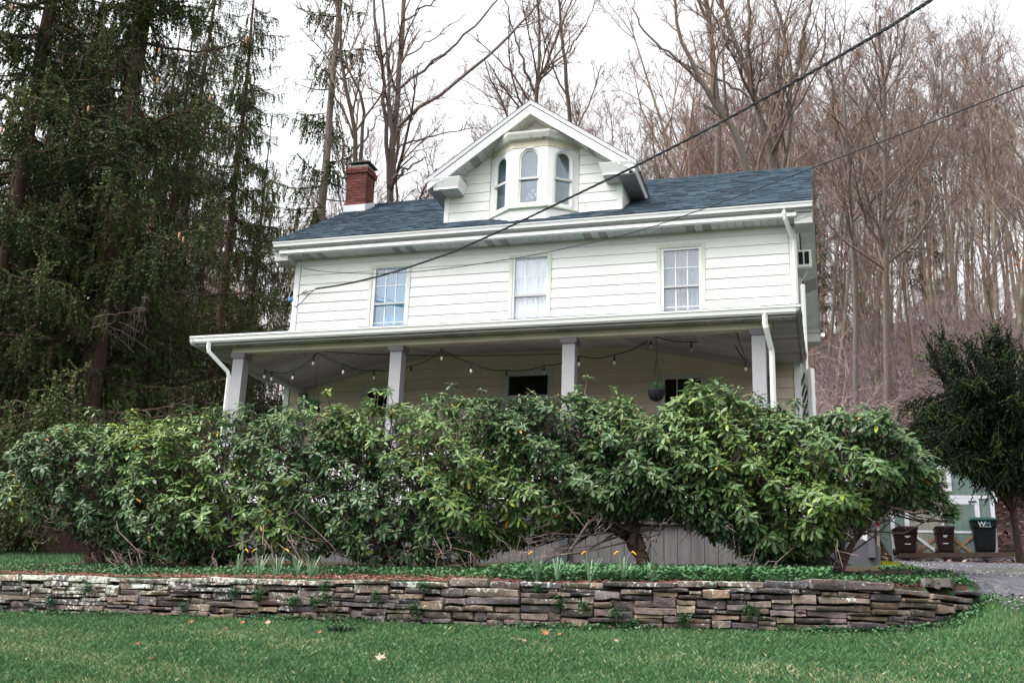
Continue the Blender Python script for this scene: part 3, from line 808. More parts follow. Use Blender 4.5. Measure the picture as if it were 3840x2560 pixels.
# bay with three arched windows
bay = empty('bay_window', (5.09, -0.2, 7.6), parent=house)
PB = [(4.17, 0.04), (4.73, -0.36), (5.45, -0.36), (6.01, 0.04)]
ZB0, ZB1 = 7.90, 9.30
def bay_face(p, q, gw, mback, back):
    p = np.array([*p, 0.0]); q = np.array([*q, 0.0]); w = np.linalg.norm(q - p); u = (q - p) / w; n = np.array([u[1], -u[0], 0])
    P = lambda a, z, d: p + u * a + np.array([0, 0, z]) + n * d
    c = w / 2; r = gw / 2; zs = 8.93; zb = 7.965
    N_ = 10
    inner = [(c - r, zb)] + [(c + r * math.cos(math.pi - math.pi * i / N_), zs + r * math.sin(math.pi * i / N_)) for i in range(N_ + 1)] + [(c + r, zb)]
    outer = [(0, ZB0)]
    for i in range(N_ + 1):
        t = math.pi - math.pi * i / N_
        if i <= 3: outer.append((0, zs + (ZB1 - zs) * i / 3))
        elif i >= 7: outer.append((w, ZB1 - (ZB1 - zs) * (i - 7) / 3))
        else: outer.append((w * (i - 3) / 4, ZB1))
    outer.append((w, ZB0))
    def ring(name, A, B, d0, d1, m, close=True):
        mb = MB(); V = []; F = []; k = len(A)
        for (a, z) in A: V.append(P(a, z, d1))
        for (a, z) in B: V.append(P(a, z, d1))
        for (a, z) in B: V.append(P(a, z, d0))
        for (a, z) in A: V.append(P(a, z, d0))
        rng_ = range(k) if close else range(k - 1)
        for i in rng_:
            j = (i + 1) % k
            F += [(i, j, k + j, k + i), (k + i, k + j, 2 * k + j, 2 * k + i), (3 * k + j, 3 * k + i, 2 * k + i, 2 * k + j)]
        mb.add(V, F); return obj(name, mb, m, bay)
    ring('bay_panel', outer, inner, -0.06, 0.0, M['white'])
    def off(o): return [(c - r - o, zb - o)] + [(c + (r + o) * math.cos(math.pi - math.pi * i / N_), zs + (r + o) * math.sin(math.pi * i / N_)) for i in range(N_ + 1)] + [(c + r + o, zb - o)]
    ring('arch_trim', off(0.05), off(0.012), -0.01, 0.016, M['flash'])
    ring('sash', off(0.012), off(-0.03), -0.04, -0.012, M['sage'])
    mb = MB(); a, b = P(c - r - .02, 8.50, -0.005), P(c + r + .02, 8.50, -0.005); mb.bar(a, b, 0.05, 0.05); obj('meeting_rail', mb, M['greytrim'], bay)
    mb = MB(); pts = [P(a, z, -0.034) for a, z in off(-0.03)]; mb.prism(pts, n * 0.004); obj('pane', mb, M['attic_glass'], bay)
    mb = MB(); d = -0.16 if back else -0.30
    mb.prism([P(c - r - .03, 7.9, d), P(c + r + .03, 7.9, d), P(c + r + .03, 9.25, d), P(c - r - .03, 9.25, d)], n * 0.004); obj('pane_backing', mb, mback, bay)
    # little bracket at the top of the arch
    mb = MB(); mb.bar(P(c - .1, 9.15, .012), P(c + .1, 9.15, .012), 0.03, 0.025); obj('arch_bracket', mb, M['greytrim'], bay)
bay_face(PB[0], PB[1], 0.34, M['dark'], False)  # side panes: near-black sheet painted in place of the unlit attic
bay_face(PB[1], PB[2], 0.40, M['c_grey'], True)
bay_face(PB[2], PB[3], 0.34, M['dark'], False)
def ringpoly(o): return [(PB[0][0] - o * .45, PB[0][1]), (PB[1][0] - o * .45, PB[1][1] - o), (PB[2][0] + o * .45, PB[2][1] - o), (PB[3][0] + o * .45, PB[3][1])]
def loft(name, rings, m):
    mb = MB(); V = [(x, y, z) for o, z in rings for x, y in ringpoly(o)]; F = []
    for i in range(len(rings) - 1):
        for j in range(3): F.append((i * 4 + j, i * 4 + j + 1, i * 4 + 5 + j, i * 4 + 4 + j))
    F.append((0, 3, 2, 1)); k = (len(rings) - 1) * 4; F.append((k, k + 1, k + 2, k + 3))
    mb.add(V, F); return obj(name, mb, m, bay)
loft('bay_base', [(-0.01, 7.45), (-0.01, 7.87)], M['siding'])
loft('bay_sill', [(0.015, 7.855), (0.05, 7.87), (0.05, 7.905), (0.0, 7.915)], M['sage'])
loft('bay_frieze', [(0.012, 9.17), (0.012, 9.30), (0.03, 9.315)], M['beam'])
loft('bay_cornice', [(0.04, 9.315), (0.10, 9.33), (0.15, 9.42), (0.16, 9.465), (0.13, 9.475), (-0.25, 9.50)], M['rusty_white'])
mb = MB()
for dx, dzz, r in ((0, .1, .05), (.07, .16, .045), (-.06, .17, .045), (.02, .24, .05), (.12, .09, .035), (-.1, .08, .035), (.11, .22, .035)):
    mb.lathe([(0.001, -r), (r * .8, -r * .5), (r, 0), (r * .8, r * .5), (.001, r)], (5.14 + dx, -0.24, 8.02 + dzz), 7)
mb.lathe([(.03, 0), (.04, .08), (.02, .1)], (5.14, -0.24, 7.93), 8)
tag(obj('flower_vase', mb, M['white'], None, smooth=True), 'white flowers in a small vase behind the middle attic pane', 'vase')
# ------------------------------------------------------------------ porch
PL, PR, PYF, PZT = -0.43, 10.237, -2.947, 4.754
porch = empty('porch', (WID / 2, -1.5, ZG), parent=house)
CX = [0.293 + 3.056 * k for k in range(4)]
CW = 0.21
def ceilz(x, y): return min(4.52 + 0.215 * (y + 2.45), 4.45 + 0.22 * (x - 0.45), 4.47 + 0.22 * (9.66 - x))
for i, x in enumerate(CX):
    c = empty('porch_column', (x + CW / 2, -2.5, ZF), None, parent=house)
    mb = MB(); mb.box(x, x + CW, -2.6, -2.6 + CW, ZF, 4.40); obj('shaft', mb, M['column'], c)
    mb = MB(); mb.box(x - .025, x + CW + .025, -2.625, -2.6 + CW + .025, 4.40, 4.425); mb.box(x - .035, x + CW + .035, -2.635, -2.6 + CW + .035, 4.425, 4.50); obj('capital', mb, M['column_cap'], c)
    mb = MB(); mb.box(x - .02, x + CW + .02, -2.62, -2.6 + CW + .02, ZF, ZF + .16); obj('base', mb, M['column'], c)
    if i == 3:
        for k, chx in enumerate('549'):
            cu = bpy.data.curves.new('house_number', 'FONT'); cu.body = chx; cu.size = 0.16; cu.extrude = 0.0012; cu.align_x = 'CENTER'; cu.resolution_u = 3
            t = bpy.data.objects.new('house_number', cu); COL.objects.link(t)
            dg = bpy.context.evaluated_depsgraph_get(); me = bpy.data.meshes.new_from_object(t.evaluated_get(dg)); bpy.data.objects.remove(t)
            me.materials.clear(); me.materials.append(M['column'])
            me.transform(Matrix.Translation((x + CW * 0.5 + .005 * k, -2.6004, 3.90 - 0.145 * k)) @ Matrix.Rotation(math.pi / 2, 4, 'X'))
            me.transform(Matrix.Translation(-Vector(LOC[c.name])))
            o = bpy.data.objects.new('house_number', me); COL.objects.link(o); o.parent = c
mb = MB(); mb.box(0.26, WID - 0.34, -2.6, -2.44, 4.503, 4.605); obj('front_beam', mb, M['beam'], porch)
for x in (0.30, 9.53):
    mb = MB(); mb.box(x, x + .15, -2.40, -0.02, 4.36, 4.503); obj('side_beam', mb, M['ceiling'], porch)
for x in (0.34, 9.5):
    mb = MB(); mb.box(x, x + .16, -0.09, -0.02, ZF, 4.36); obj('pilaster', mb, M['column_cap'], porch)
# outer soffit: panels across the overhang
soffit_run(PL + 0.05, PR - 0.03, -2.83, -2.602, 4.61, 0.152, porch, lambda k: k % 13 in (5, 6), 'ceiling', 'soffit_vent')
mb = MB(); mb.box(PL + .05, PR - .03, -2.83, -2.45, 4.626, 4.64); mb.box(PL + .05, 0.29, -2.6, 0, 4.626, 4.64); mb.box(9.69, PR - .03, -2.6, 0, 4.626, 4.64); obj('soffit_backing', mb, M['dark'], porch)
for (xa, xb) in ((PL + .06, 0.298), (9.685, PR - .03)):
    y = -2.598
    while y < -0.05:
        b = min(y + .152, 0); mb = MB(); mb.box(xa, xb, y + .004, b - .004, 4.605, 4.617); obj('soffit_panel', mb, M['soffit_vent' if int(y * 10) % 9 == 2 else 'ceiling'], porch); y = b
# vaulted ceiling under the hipped porch roof, panels run up each slope
pw = 0.152
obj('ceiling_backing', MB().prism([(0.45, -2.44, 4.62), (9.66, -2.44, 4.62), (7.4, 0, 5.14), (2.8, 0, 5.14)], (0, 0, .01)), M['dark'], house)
ceil_ = empty('porch_ceiling', (WID / 2, -1.2, 4.6), parent=house)
x = 0.452; k = 0
xs_c = np.arange(0.452, 9.66, pw)
hipx = lambda y: (0.45 + (4.52 + .215 * (y + 2.45) - 4.45) / .22, 9.66 - (4.52 + .215 * (y + 2.45) - 4.47) / .22)
for k, x in enumerate(xs_c):
    xm = x + pw / 2; b = min(x + pw - .013, 9.66)
    # front plane part: from beam to wall while inside the hips
    lim = min(xm - 0.45 + .07 / .22, 9.66 - xm + .05 / .22)
    yend = min(-0.012, -2.45 + lim * .22 / .215 - .07 / .215 * 0)
    # solve hip: front z == side z
    zs_side = min(4.45 + .22 * (xm - .45), 4.47 + .22 * (9.66 - xm))
    yend = min(-0.012, -2.45 + (zs_side - 4.52) / .215)
    if yend > -2.40:
        fz = lambda y: 4.52 + .215 * (y + 2.45)
        mb = MB(); mb.hexa([(x, -2.44, fz(-2.44)), (b, -2.44, fz(-2.44)), (b, yend, fz(yend)), (x, yend, fz(yend)), (x, -2.44, fz(-2.44) + .01), (b, -2.44, fz(-2.44) + .01), (b, yend, fz(yend) + .01), (x, yend, fz(yend) + .01)])
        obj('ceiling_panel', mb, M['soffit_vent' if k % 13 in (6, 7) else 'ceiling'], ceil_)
y = -2.44; k = 0
while y < -0.03:
    b = min(y + pw - .013, -0.012); ym = (y + b) / 2
    zf = 4.52 + .215 * (ym + 2.45)
    for sgn, x0, z0 in ((1, 0.452, 4.45), (-1, 9.66, 4.47)):
        L_ = max(0.02, (zf - z0) / .22)
        x1 = x0 + sgn * L_; a_, b_x = sorted((x0, x1)); za, zb = (z0, z0 + .22 * L_) if sgn > 0 else (z0 + .22 * L_, z0)
        mb = MB(); mb.hexa([(a_, y, za), (b_x, y, zb), (b_x, b, zb), (a_, b, za), (a_, y, za + .01), (b_x, y, zb + .01), (b_x, b, zb + .01), (a_, b, za + .01)])
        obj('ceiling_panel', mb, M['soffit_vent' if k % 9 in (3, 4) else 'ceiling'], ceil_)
    y += pw; k += 1
gutter('porch_gutter', PL, PR, PYF, PZT, porch)
mb = MB(); mb.box(PL + .03, PR - .02, PYF + .119, PYF + .14, 4.60, PZT - .02); obj('porch_fascia', mb, M['greytrim'], porch)
# hipped roof over the porch
pr = empty('porch_roof', (WID / 2, -1.5, 5.0), parent=house)
zt = 5.32; zb = PZT - .01; hx_ = 2.6
def hip(name, poly, m, th=0.05):
    mb = MB(); mb.prism(poly, (0, 0, -th)); obj(name, mb, m, pr)
A_ = (PL, PYF + .03, zb); B_ = (PR, PYF + .03, zb); C_ = (PR - hx_, -0.02, zt); D_ = (PL + hx_, -0.02, zt); E_ = (PL, -.02, zb); F_ = (PR, -.02, zb)
hip('roof_deck', [A_, B_, C_, D_], M['dark_metal']); hip('roof_deck', [A_, D_, E_], M['dark_metal']); hip('roof_deck', [B_, F_, C_], M['dark_metal'])
L_ = math.hypot(-0.02 - PYF, zt - zb); cu, su = (-0.02 - PYF) / L_, (zt - zb) / L_
shingles('shingles', np.array([PL, PYF + .015, zb + .006]), (1, 0, 0), (0, cu, su), 0, PR - PL, L_, .142, .05, pr, lambda c: PL + (c[1] - PYF) * .87 < c[0] < PR - (c[1] - PYF) * .87, 21, 0.014)
# dented dark fascia at the right and left ends
for xo, s in ((PR, 1), (PL, -1)):
    mb = MB(); V = []; F = []; n = 18
    for i in range(n + 1):
        t = i / n; y = PYF + .02 + (2.93) * t; d = 0.012 * math.sin(t * 9) + .008 * math.sin(t * 23)
        V += [(xo - s * (.05 - d), y, 4.585 - .01 * t), (xo + s * d, y, 4.66), (xo - s * .005, y, 4.745 - .04 * t), (xo - s * .07, y, 4.74 - .04 * t), (xo - s * .08, y, 4.59 - .01 * t)]
    for i in range(n):
        for j in range(5): F.append((i * 5 + j, i * 5 + (j + 1) % 5, i * 5 + 5 + (j + 1) % 5, i * 5 + 5 + j))
    F += [(4, 3, 2, 1, 0), tuple(range(n * 5, n * 5 + 5))]
    mb.add(V, F); obj('end_fascia', mb, M['tin'] if s > 0 else M['greytrim'], porch, smooth=True)
# floor, rim, skirt boards
mb = MB(); mb.box(0.22, 9.75, -2.66, 0.01, ZF - .05, ZF); obj('porch_floor', mb, M['deckdark'], porch)
mb = MB(); mb.box(0.25, 9.72, -2.63, -2.58, 1.44, ZF - .05); obj('rim_beam', mb, M['deckdark'], porch)  # dark colour carries the shadow under the deck edge
sk = empty('skirting', (WID / 2, -2.55, ZG), parent=house)
x = 0.28; k = 0
while x < 9.65:
    w = 0.205; mb = MB(); mb.box(x, x + w - .008, -2.56 + random.uniform(-.004, .004), -2.535, Hs(x, -2.55) - .1, 1.455 + random.uniform(-.01, .01)); obj('skirting_board', mb, M['skirt'], sk); x += w
for x in (0.26, 9.62): 
    y = -2.53
    while y < -0.1:
        mb = MB(); mb.box(x, x + .025, y, y + .197, Hs(x, y) - .1, 1.455); obj('skirting_board', mb, M['skirt'], sk); y += .205
for x in CX:
    mb = MB(); mb.box(x + .03, x + .17, -2.66, -2.565, Hs(x, -2.6) - .15, 1.44); obj('deck_post', mb, M['deckdark'], porch)
# railing
for i in range(3):
    r_ = empty('railing', ((CX[i] + CX[i + 1]) / 2, -2.5, ZF), parent=house)
    a, b = CX[i] + CW, CX[i + 1]
    if i == 1: b_gap = None
    mb = MB(); mb.box(a, b, -2.53, -2.45, 2.60, 2.65); obj('top_rail', mb, M['white'], r_)
    mb = MB(); mb.box(a, b, -2.52, -2.46, 1.82, 1.87); obj('bottom_rail', mb, M['white'], r_)
    n = int((b - a) / .115)
    me = None
    for k in range(1, n):
        x = a + (b - a) * k / n
        if me is None:
            q = MB(); q.box(-.017, .017, -.017, .017, 1.87, 2.60); me = q.mesh('baluster'); me.materials.append(M['white'])
        inst('baluster', me, r_, Matrix.Translation((x, -2.49, 0)))
# right end railing with white balusters seen beside the corner
r_ = empty('railing', (10.0, -1.4, ZF), parent=house)
mb = MB(); mb.box(10.28, 11.05, -0.42, -0.36, 2.58, 2.64); mb.box(10.28, 11.05, -0.42, -0.36, 1.85, 1.90); obj('top_rail', mb, M['white'], r_)
for k in range(8):
    q = MB(); q.box(10.33 + k * .09, 10.37 + k * .09, -.41, -.37, 1.9, 2.58); obj('baluster', q, M['white'], r_)
mb = MB(); mb.box(10.98, 11.09, -.44, -.33, 1.0, 2.72); obj('rail_post', mb, M['white'], r_)
# downspouts
def dspout(name, pts, parent, w=.062):
    mb = MB(); mb.tube(pts, w / 1.45, 4); return obj(name, mb, M['white'], parent)
dspout('downspout', [(-.06, -2.88, 4.66), (-.06, -2.88, 4.55), (-.05, -2.87, 4.47), (.21, -2.6, 4.16), (.235, -2.58, 4.08), (.235, -2.58, 1.1)], porch)
dspout('downspout', [(9.69, -2.88, 4.66), (9.69, -2.88, 4.50), (9.70, -2.87, 4.44), (9.76, -2.58, 4.15), (9.765, -2.56, 4.05), (9.765, -2.56, 1.1)], porch)
dspout('downspout', [(9.96, -.46, 7.40), (9.96, -.46, 7.30), (9.97, -.42, 7.22), (10.09, -.08, 6.95), (10.10, -.07, 6.87), (10.10, -.07, 5.25)], house)
dspout('downspout', [(10.22, .05, 6.1), (10.22, .05, 4.2)], house)
dspout('downspout', [(10.30, 0.0, 4.5), (10.30, 0.0, 1.0)], house, .09)
# dark lattice/louvre beside the porch corner
mb = MB()
for k in range(12): mb.bar((10.13, -.02 + .0 * k, 2.0 + k * .2), (10.26, .1, 2.45 + k * .2), .02, .03)
obj('lattice', mb, M['deckdark'], porch)
mb = MB(); mb.box(10.125, 10.30, .06, .075, 1.9, 4.5); obj('lattice_backing', mb, M['white'], porch)

# stair at the right end
st = empty('staircase', (10.8, -1.2, Hs(11, -1.2)), parent=house)
p0 = ground_hit(3266, 2128, 14); 
SX, SY = 11.12, -1.5
zg = Hs(SX, SY)
for yy in (SY + .06, SY + 1.15):
    mb = MB(); mb.prism([(9.95, yy, ZF - .02), (10.2, yy, ZF - .02), (SX + .12, yy, zg + .30), (SX + .12, yy, zg - .02), (SX - .25, yy, zg - .02), (9.95, yy, ZF - .40)], (0, .045, 0)); obj('stringer', mb, M['stairgrey'], st)
for k in range(4):
    t = (k + .7) / 4; x = 10.1 + (SX - 10.1) * t; z = ZF - (ZF - zg) * t
    mb = MB(); mb.box(x - .16, x + .12, SY + .105, SY + 1.15, z - .04, z); obj('tread', mb, M['stairgrey'], st)
mb = MB(); mb.box(SX - .055, SX + .045, SY - .05, SY + .055, zg + .12, zg + 1.12); obj('newel_post', mb, M['stairgrey'], st)
mb = MB(); mb.bar((9.95, SY, ZF + .98), (SX + .22, SY - .0, 1.74), .10, .045); obj('handrail', mb, M['stairgrey'], st)
mb = MB(); mb.box(9.9, 10.0, SY - .05, SY + .055, ZF, ZF + 1.0); obj('newel_post', mb, M['stairgrey'], st)

# window air conditioner on the gable
ac = empty('air_conditioner', (10.28, 1.2, 6.4), 'white window air conditioner sticking out of the right gable wall', 'air conditioner')
a0 = atY(2993, 938, 1.0); a1 = atY(3044, 998, 1.0)
ax0, ax1, az0, az1 = WID + .02, a1[0], a1[2], a0[2]
mb = MB(); mb.box(ax0, ax1, 1.0, 1.5, az0, az1); obj('case', mb, M['white'], ac)
w = (ax1 - ax0)
for k in range(2):
    mb = MB(); mb.box(ax0 + w * (.10 + .42 * k), ax0 + w * (.42 + .42 * k), .992, .999, az0 + .05, az1 - .04); obj('vent', mb, M['dark'], ac)
mb = MB(); mb.box(ax0, ax1 + .01, 1.02, 1.52, az0 - .03, az0 - .002); mb.bar((ax0, 1.1, az0 - .35), (ax1 - .05, 1.1, az0 - .03), .03, .03); obj('bracket', mb, M['greytrim'], ac)

# ------------------------------------------------------------------ string lights
sl_o = empty('string_lights', (5, -1.5, 4.4), 'black wire of clear bulbs strung in zigzag under the porch ceiling', 'string lights')
bul = [(993, 1410), (1019, 1418), (1099, 1413), (1176, 1359), (1288, 1391), (1403, 1413), (1542, 1397), (1657, 1340), (1767, 1387), (1900, 1413), (2040, 1395), (2170, 1361), (2304, 1356), (2441, 1296), (2592, 1308), (2737, 1276), (2796, 1379)]
def bm_mesh(kind):
    q = MB()
    if kind == 'socket': q.lathe([(.006, .035), (.012, .03), (.016, 0.0), (.016, -.045), (.010, -.05)], (0, 0, 0), 8)
    else: q.lathe([(.010, -.048), (.018, -.065), (.024, -.085), (.022, -.105), (.010, -.120), (.001, -.123)], (0, 0, 0), 9)
    return q.mesh(kind, smooth=True)
ms, mbul = bm_mesh('socket'), bm_mesh('bulb'); ms.materials.append(M['black']); mbul.materials.append(M['bulb'])
tops = []
for i, (x, y) in enumerate(bul):
    v = ray(x, y - 14); best = None
    drop = .20 + .05 * (i % 3)
    for Y in np.arange(-2.42, -0.15, .03):
        p = CAM_P + v * (Y - CAM_P[1]) / v[1]
        if 0.4 < p[0] < 9.7 and p[2] <= ceilz(p[0], Y) - drop + .1: best = p; 
        if p[2] > ceilz(p[0], Y) - drop + .1: break
        if best is not None and ceilz(p[0], Y) - p[2] < drop + .12: break
    if best is None: best = atY(x, y - 14, -1.2)
    Mx = Matrix.Translation(best)
    s_o = inst('socket', ms, sl_o, Mx); LOC[s_o.name] = np.array(best)
    b_o = bpy.data.objects.new('bulb', mbul); COL.objects.link(b_o); b_o.parent = s_o
    tops.append(np.array(best) + (0, 0, .06))
def sag(a, b, s, n=8): 
    t = np.linspace(0, 1, n)[:, None]; return np.array(a) * (1 - t) + np.array(b) * t - np.array([0, 0, 1]) * (4 * s * t * (1 - t))
mb = MB()
pk = {3: (1193, 1322), 7: (1652, 1305), 13: (2460, 1262)}
for i in range(len(tops) - 1):
    if i + 1 in (4, 8, 14):
        y_ = tops[i][1]; q = atY(*pk[i], -2.3)
        q[2] = min(q[2], ceilz(q[0], q[1]) - .02)
        mb.tube(sag(tops[i], q, .01), .009, 5); mb.tube(sag(q, tops[i + 1], .03), .009, 5)
    else: mb.tube(sag(tops[i], tops[i + 1], .05), .009, 5)
for t in tops: mb.tube([t + (0, 0, -.03), t + (0, 0, .005)], .012, 5)
obj('wire', mb, M['cable'], sl_o); mb = MB()
q0 = atY(1193, 1317, -2.2); q1 = atY(2100, 1325, -.6)
mb.tube(sag(q0, q1, .06, 12), .008, 5)
obj('wire', mb, M['cable'], sl_o); mb = MB()
mb.tube([atY(2762, 1240, -2.3), atY(2775, 1290, -2.3), atY(2795, 1340, -2.3), atY(2818, 1363, -2.35)], .010, 5)
obj('wire', mb, M['cable'], sl_o)

# ------------------------------------------------------------------ hanging planters
M['pot'] = mat('charcoal_pot', (0.016, 0.018, 0.022), (0.010, 0.011, 0.014), scale=8, rough=0.7, spec=.15, stretch=(1, 1, 5))
M['succulent'] = mat('grey_green_leaf', (0.16, 0.26, 0.17), (0.10, 0.19, 0.11), scale=12, rough=0.5)
M['fern'] = mat('bright_green_blade', (0.10, 0.28, 0.12), (0.05, 0.16, 0.07), scale=12, rough=0.55)
def planter(px, py, Y, r, label, lm, ln, nl):
    c = atY(px, py, Y); rg = np.random.default_rng(int(px))
    e = empty('hanging_planter', c, label, 'planter')
    mb = MB(); h = r * 1.15
    mb.lathe([(r * .35, -h), (r * .72, -h * .8), (r * .95, -h * .4), (r, 0), (r * 1.02, .015), (r * .95, .015), (r * .9, -.02)], c, 18); obj('pot', mb, M['pot'], e, smooth=True)
    mb = MB(); zc = ceilz(c[0], Y) - .005
    for a in (0, 2.1, 4.2): mb.tube([c + (r * math.cos(a), r * math.sin(a), 0), c + (0, 0, .55)], .004, 4)
    mb.tube([c + (0, 0, .55), (c[0], c[1], zc)], .004, 4); obj('hanger', mb, M['cable'], e)
    mb = MB()
    for k in range(nl):
        a = rg.uniform(0, 6.28); out = rg.uniform(.3, 1.0); L = ln * rg.uniform(.6, 1.1)
        d = np.array([math.cos(a) * out * .8, math.sin(a) * out * .8, 1.0 - .45 * out]); s = np.array([-math.sin(a), math.cos(a), 0]) * ln * .07
        b = c + np.array([math.cos(a), math.sin(a), 0]) * r * .5 * rg.random(); 
        m_ = b + d * L * .55; t = b + d * L + np.array([0, 0, -L * .18 * out])
        mb.add([b - s * .6, b + s * .6, m_ - s, m_ + s, t, m_ + d * .004], [(0, 1, 5), (0, 5, 2), (1, 3, 5), (2, 5, 4), (5, 3, 4)])
    obj('leaves', mb, lm, e, kind='stuff')
planter(2461, 1468, -2.40, 0.135, 'round charcoal hanging bowl with a pale spiky succulent', M['succulent'], .22, 80)
planter(1176, 1528, -1.5, 0.125, 'dark hanging pot with grassy green leaves at the left porch end', M['fern'], .26, 90)

# ------------------------------------------------------------------ cables
def wire_obj(name, px, r, label, twist=0, cat='cable', n=60):
    P = [atT(x, y, t) for x, y, t in px]
    P = np.array(P); s = np.linspace(0, 1, len(P)); tt = np.linspace(0, 1, n)
    Q = np.stack([np.interp(tt, s, P[:, i]) for i in range(3)], 1)
    for _ in range(3): Q[1:-1] = (Q[:-2] + 2 * Q[1:-1] + Q[2:]) / 4
    mb = MB()
    if twist:
        a = tt * twist * 2 * math.pi
        for ph in range(3):
            o = np.stack([np.zeros(n), np.cos(a + ph * 2.09) * r, np.sin(a + ph * 2.09) * r], 1); mb.tube(Q + o, r * .85, 5)
    else: mb.tube(Q, r, 5)
    return tag(obj(name, mb, M['cable'], None, smooth=True), label, cat)
tw = lambda x, y, Y: (x, y, (Y - CAM_P[1]) / ray(x, y)[1])
wire_obj('service_cable', [tw(1183, 1083, -.12), tw(1262, 1071, -.3), tw(1330, 1058, -.6), tw(1420, 1036, -1), tw(1510, 1010, -1.4), tw(1700, 945, -2.2), tw(1900, 855, -3.1), tw(2140, 740, -4.2), tw(2400, 615, -5.4), tw(2700, 462, -6.8), tw(3050, 268, -8.4), tw(3330, 105, -9.8), tw(3500, -5, -10.6), tw(3900, -270, -12.5)], .0115, 'thick twisted black service cable running down to the house corner', 38, n=260)
wire_obj('phone_cable', [tw(1137, 1006, -.1), tw(1200, 1017, -.3), tw(1300, 1024, -.7), tw(1420, 1026, -1.1), tw(1560, 1019, -1.5), tw(1700, 1004, -2), tw(2000, 958, -3), tw(2400, 868, -4.2), tw(2800, 725, -5.6), tw(3060, 625, -6.5), tw(3450, 476, -8), tw(3850, 318, -9.5), tw(4100, 215, -10.5)], .0075, 'thin black cable crossing the blue roof to the house corner', n=90)
wire_obj('antenna_wire', [tw(1197, 838, 3.0), tw(1180, 880, 1.2), tw(1150, 930, -.2), tw(1131, 970, -.45)], .006, 'thin wire slanting across the left end of the roof', n=20)
se = empty('service_entrance', (-.1, .1, 6), 'grey cable loops and clamp at the left house corner', 'service entrance')
mb = MB(); f = lambda x, y, Y=.0: atY(x, y, Y)
gz = lambda x, y: (1050 + x / 5.227, 1000 + y / 5.227)
mb.tube([f(*gz(300, 270), .1), f(*gz(250, 280), .05), f(*gz(225, 450), .05), f(*gz(175, 600), .02), f(*gz(165, 650), .0), f(*gz(220, 650), -.02)], .016, 6)
mb.tube([f(*gz(290, 300), .1), f(*gz(255, 430), .05), f(*gz(280, 530), .02), f(*gz(320, 578), .0)], .016, 6)
mb.tube([f(*gz(225, 700), .02), f(*gz(250, 760), .0), f(*gz(300, 785), -.03)], .018, 6)
obj('loop', mb, M['greytrim'], se, smooth=True)
mb = MB(); mb.bar(f(*gz(280, 240), .1), f(*gz(325, 310), .1), .09, .09); obj('weatherhead', mb, M['greytrim'], se)
mb = MB(); mb.bar(f(*gz(180, 660), .0), f(*gz(265, 610), -.02), .055, .055); obj('splice', mb, M['c_blue'], se)
mb = MB(); mb.tube([f(*gz(700, 437), -.12), f(*gz(560, 540), -.1), f(*gz(410, 715), -.06), f(*gz(310, 790), -.05)], .009, 5); mb.tube([f(*gz(650, 455), -.12), f(*gz(450, 520), -.08), f(*gz(330, 578), -.05)], .009, 5); obj('tail', mb, M['cable'], se)
mb = MB(); mb.bar(f(*gz(430, 490), -.04), f(*gz(530, 440), -.08), .03, .03); obj('clamp', mb, M['white'], se)
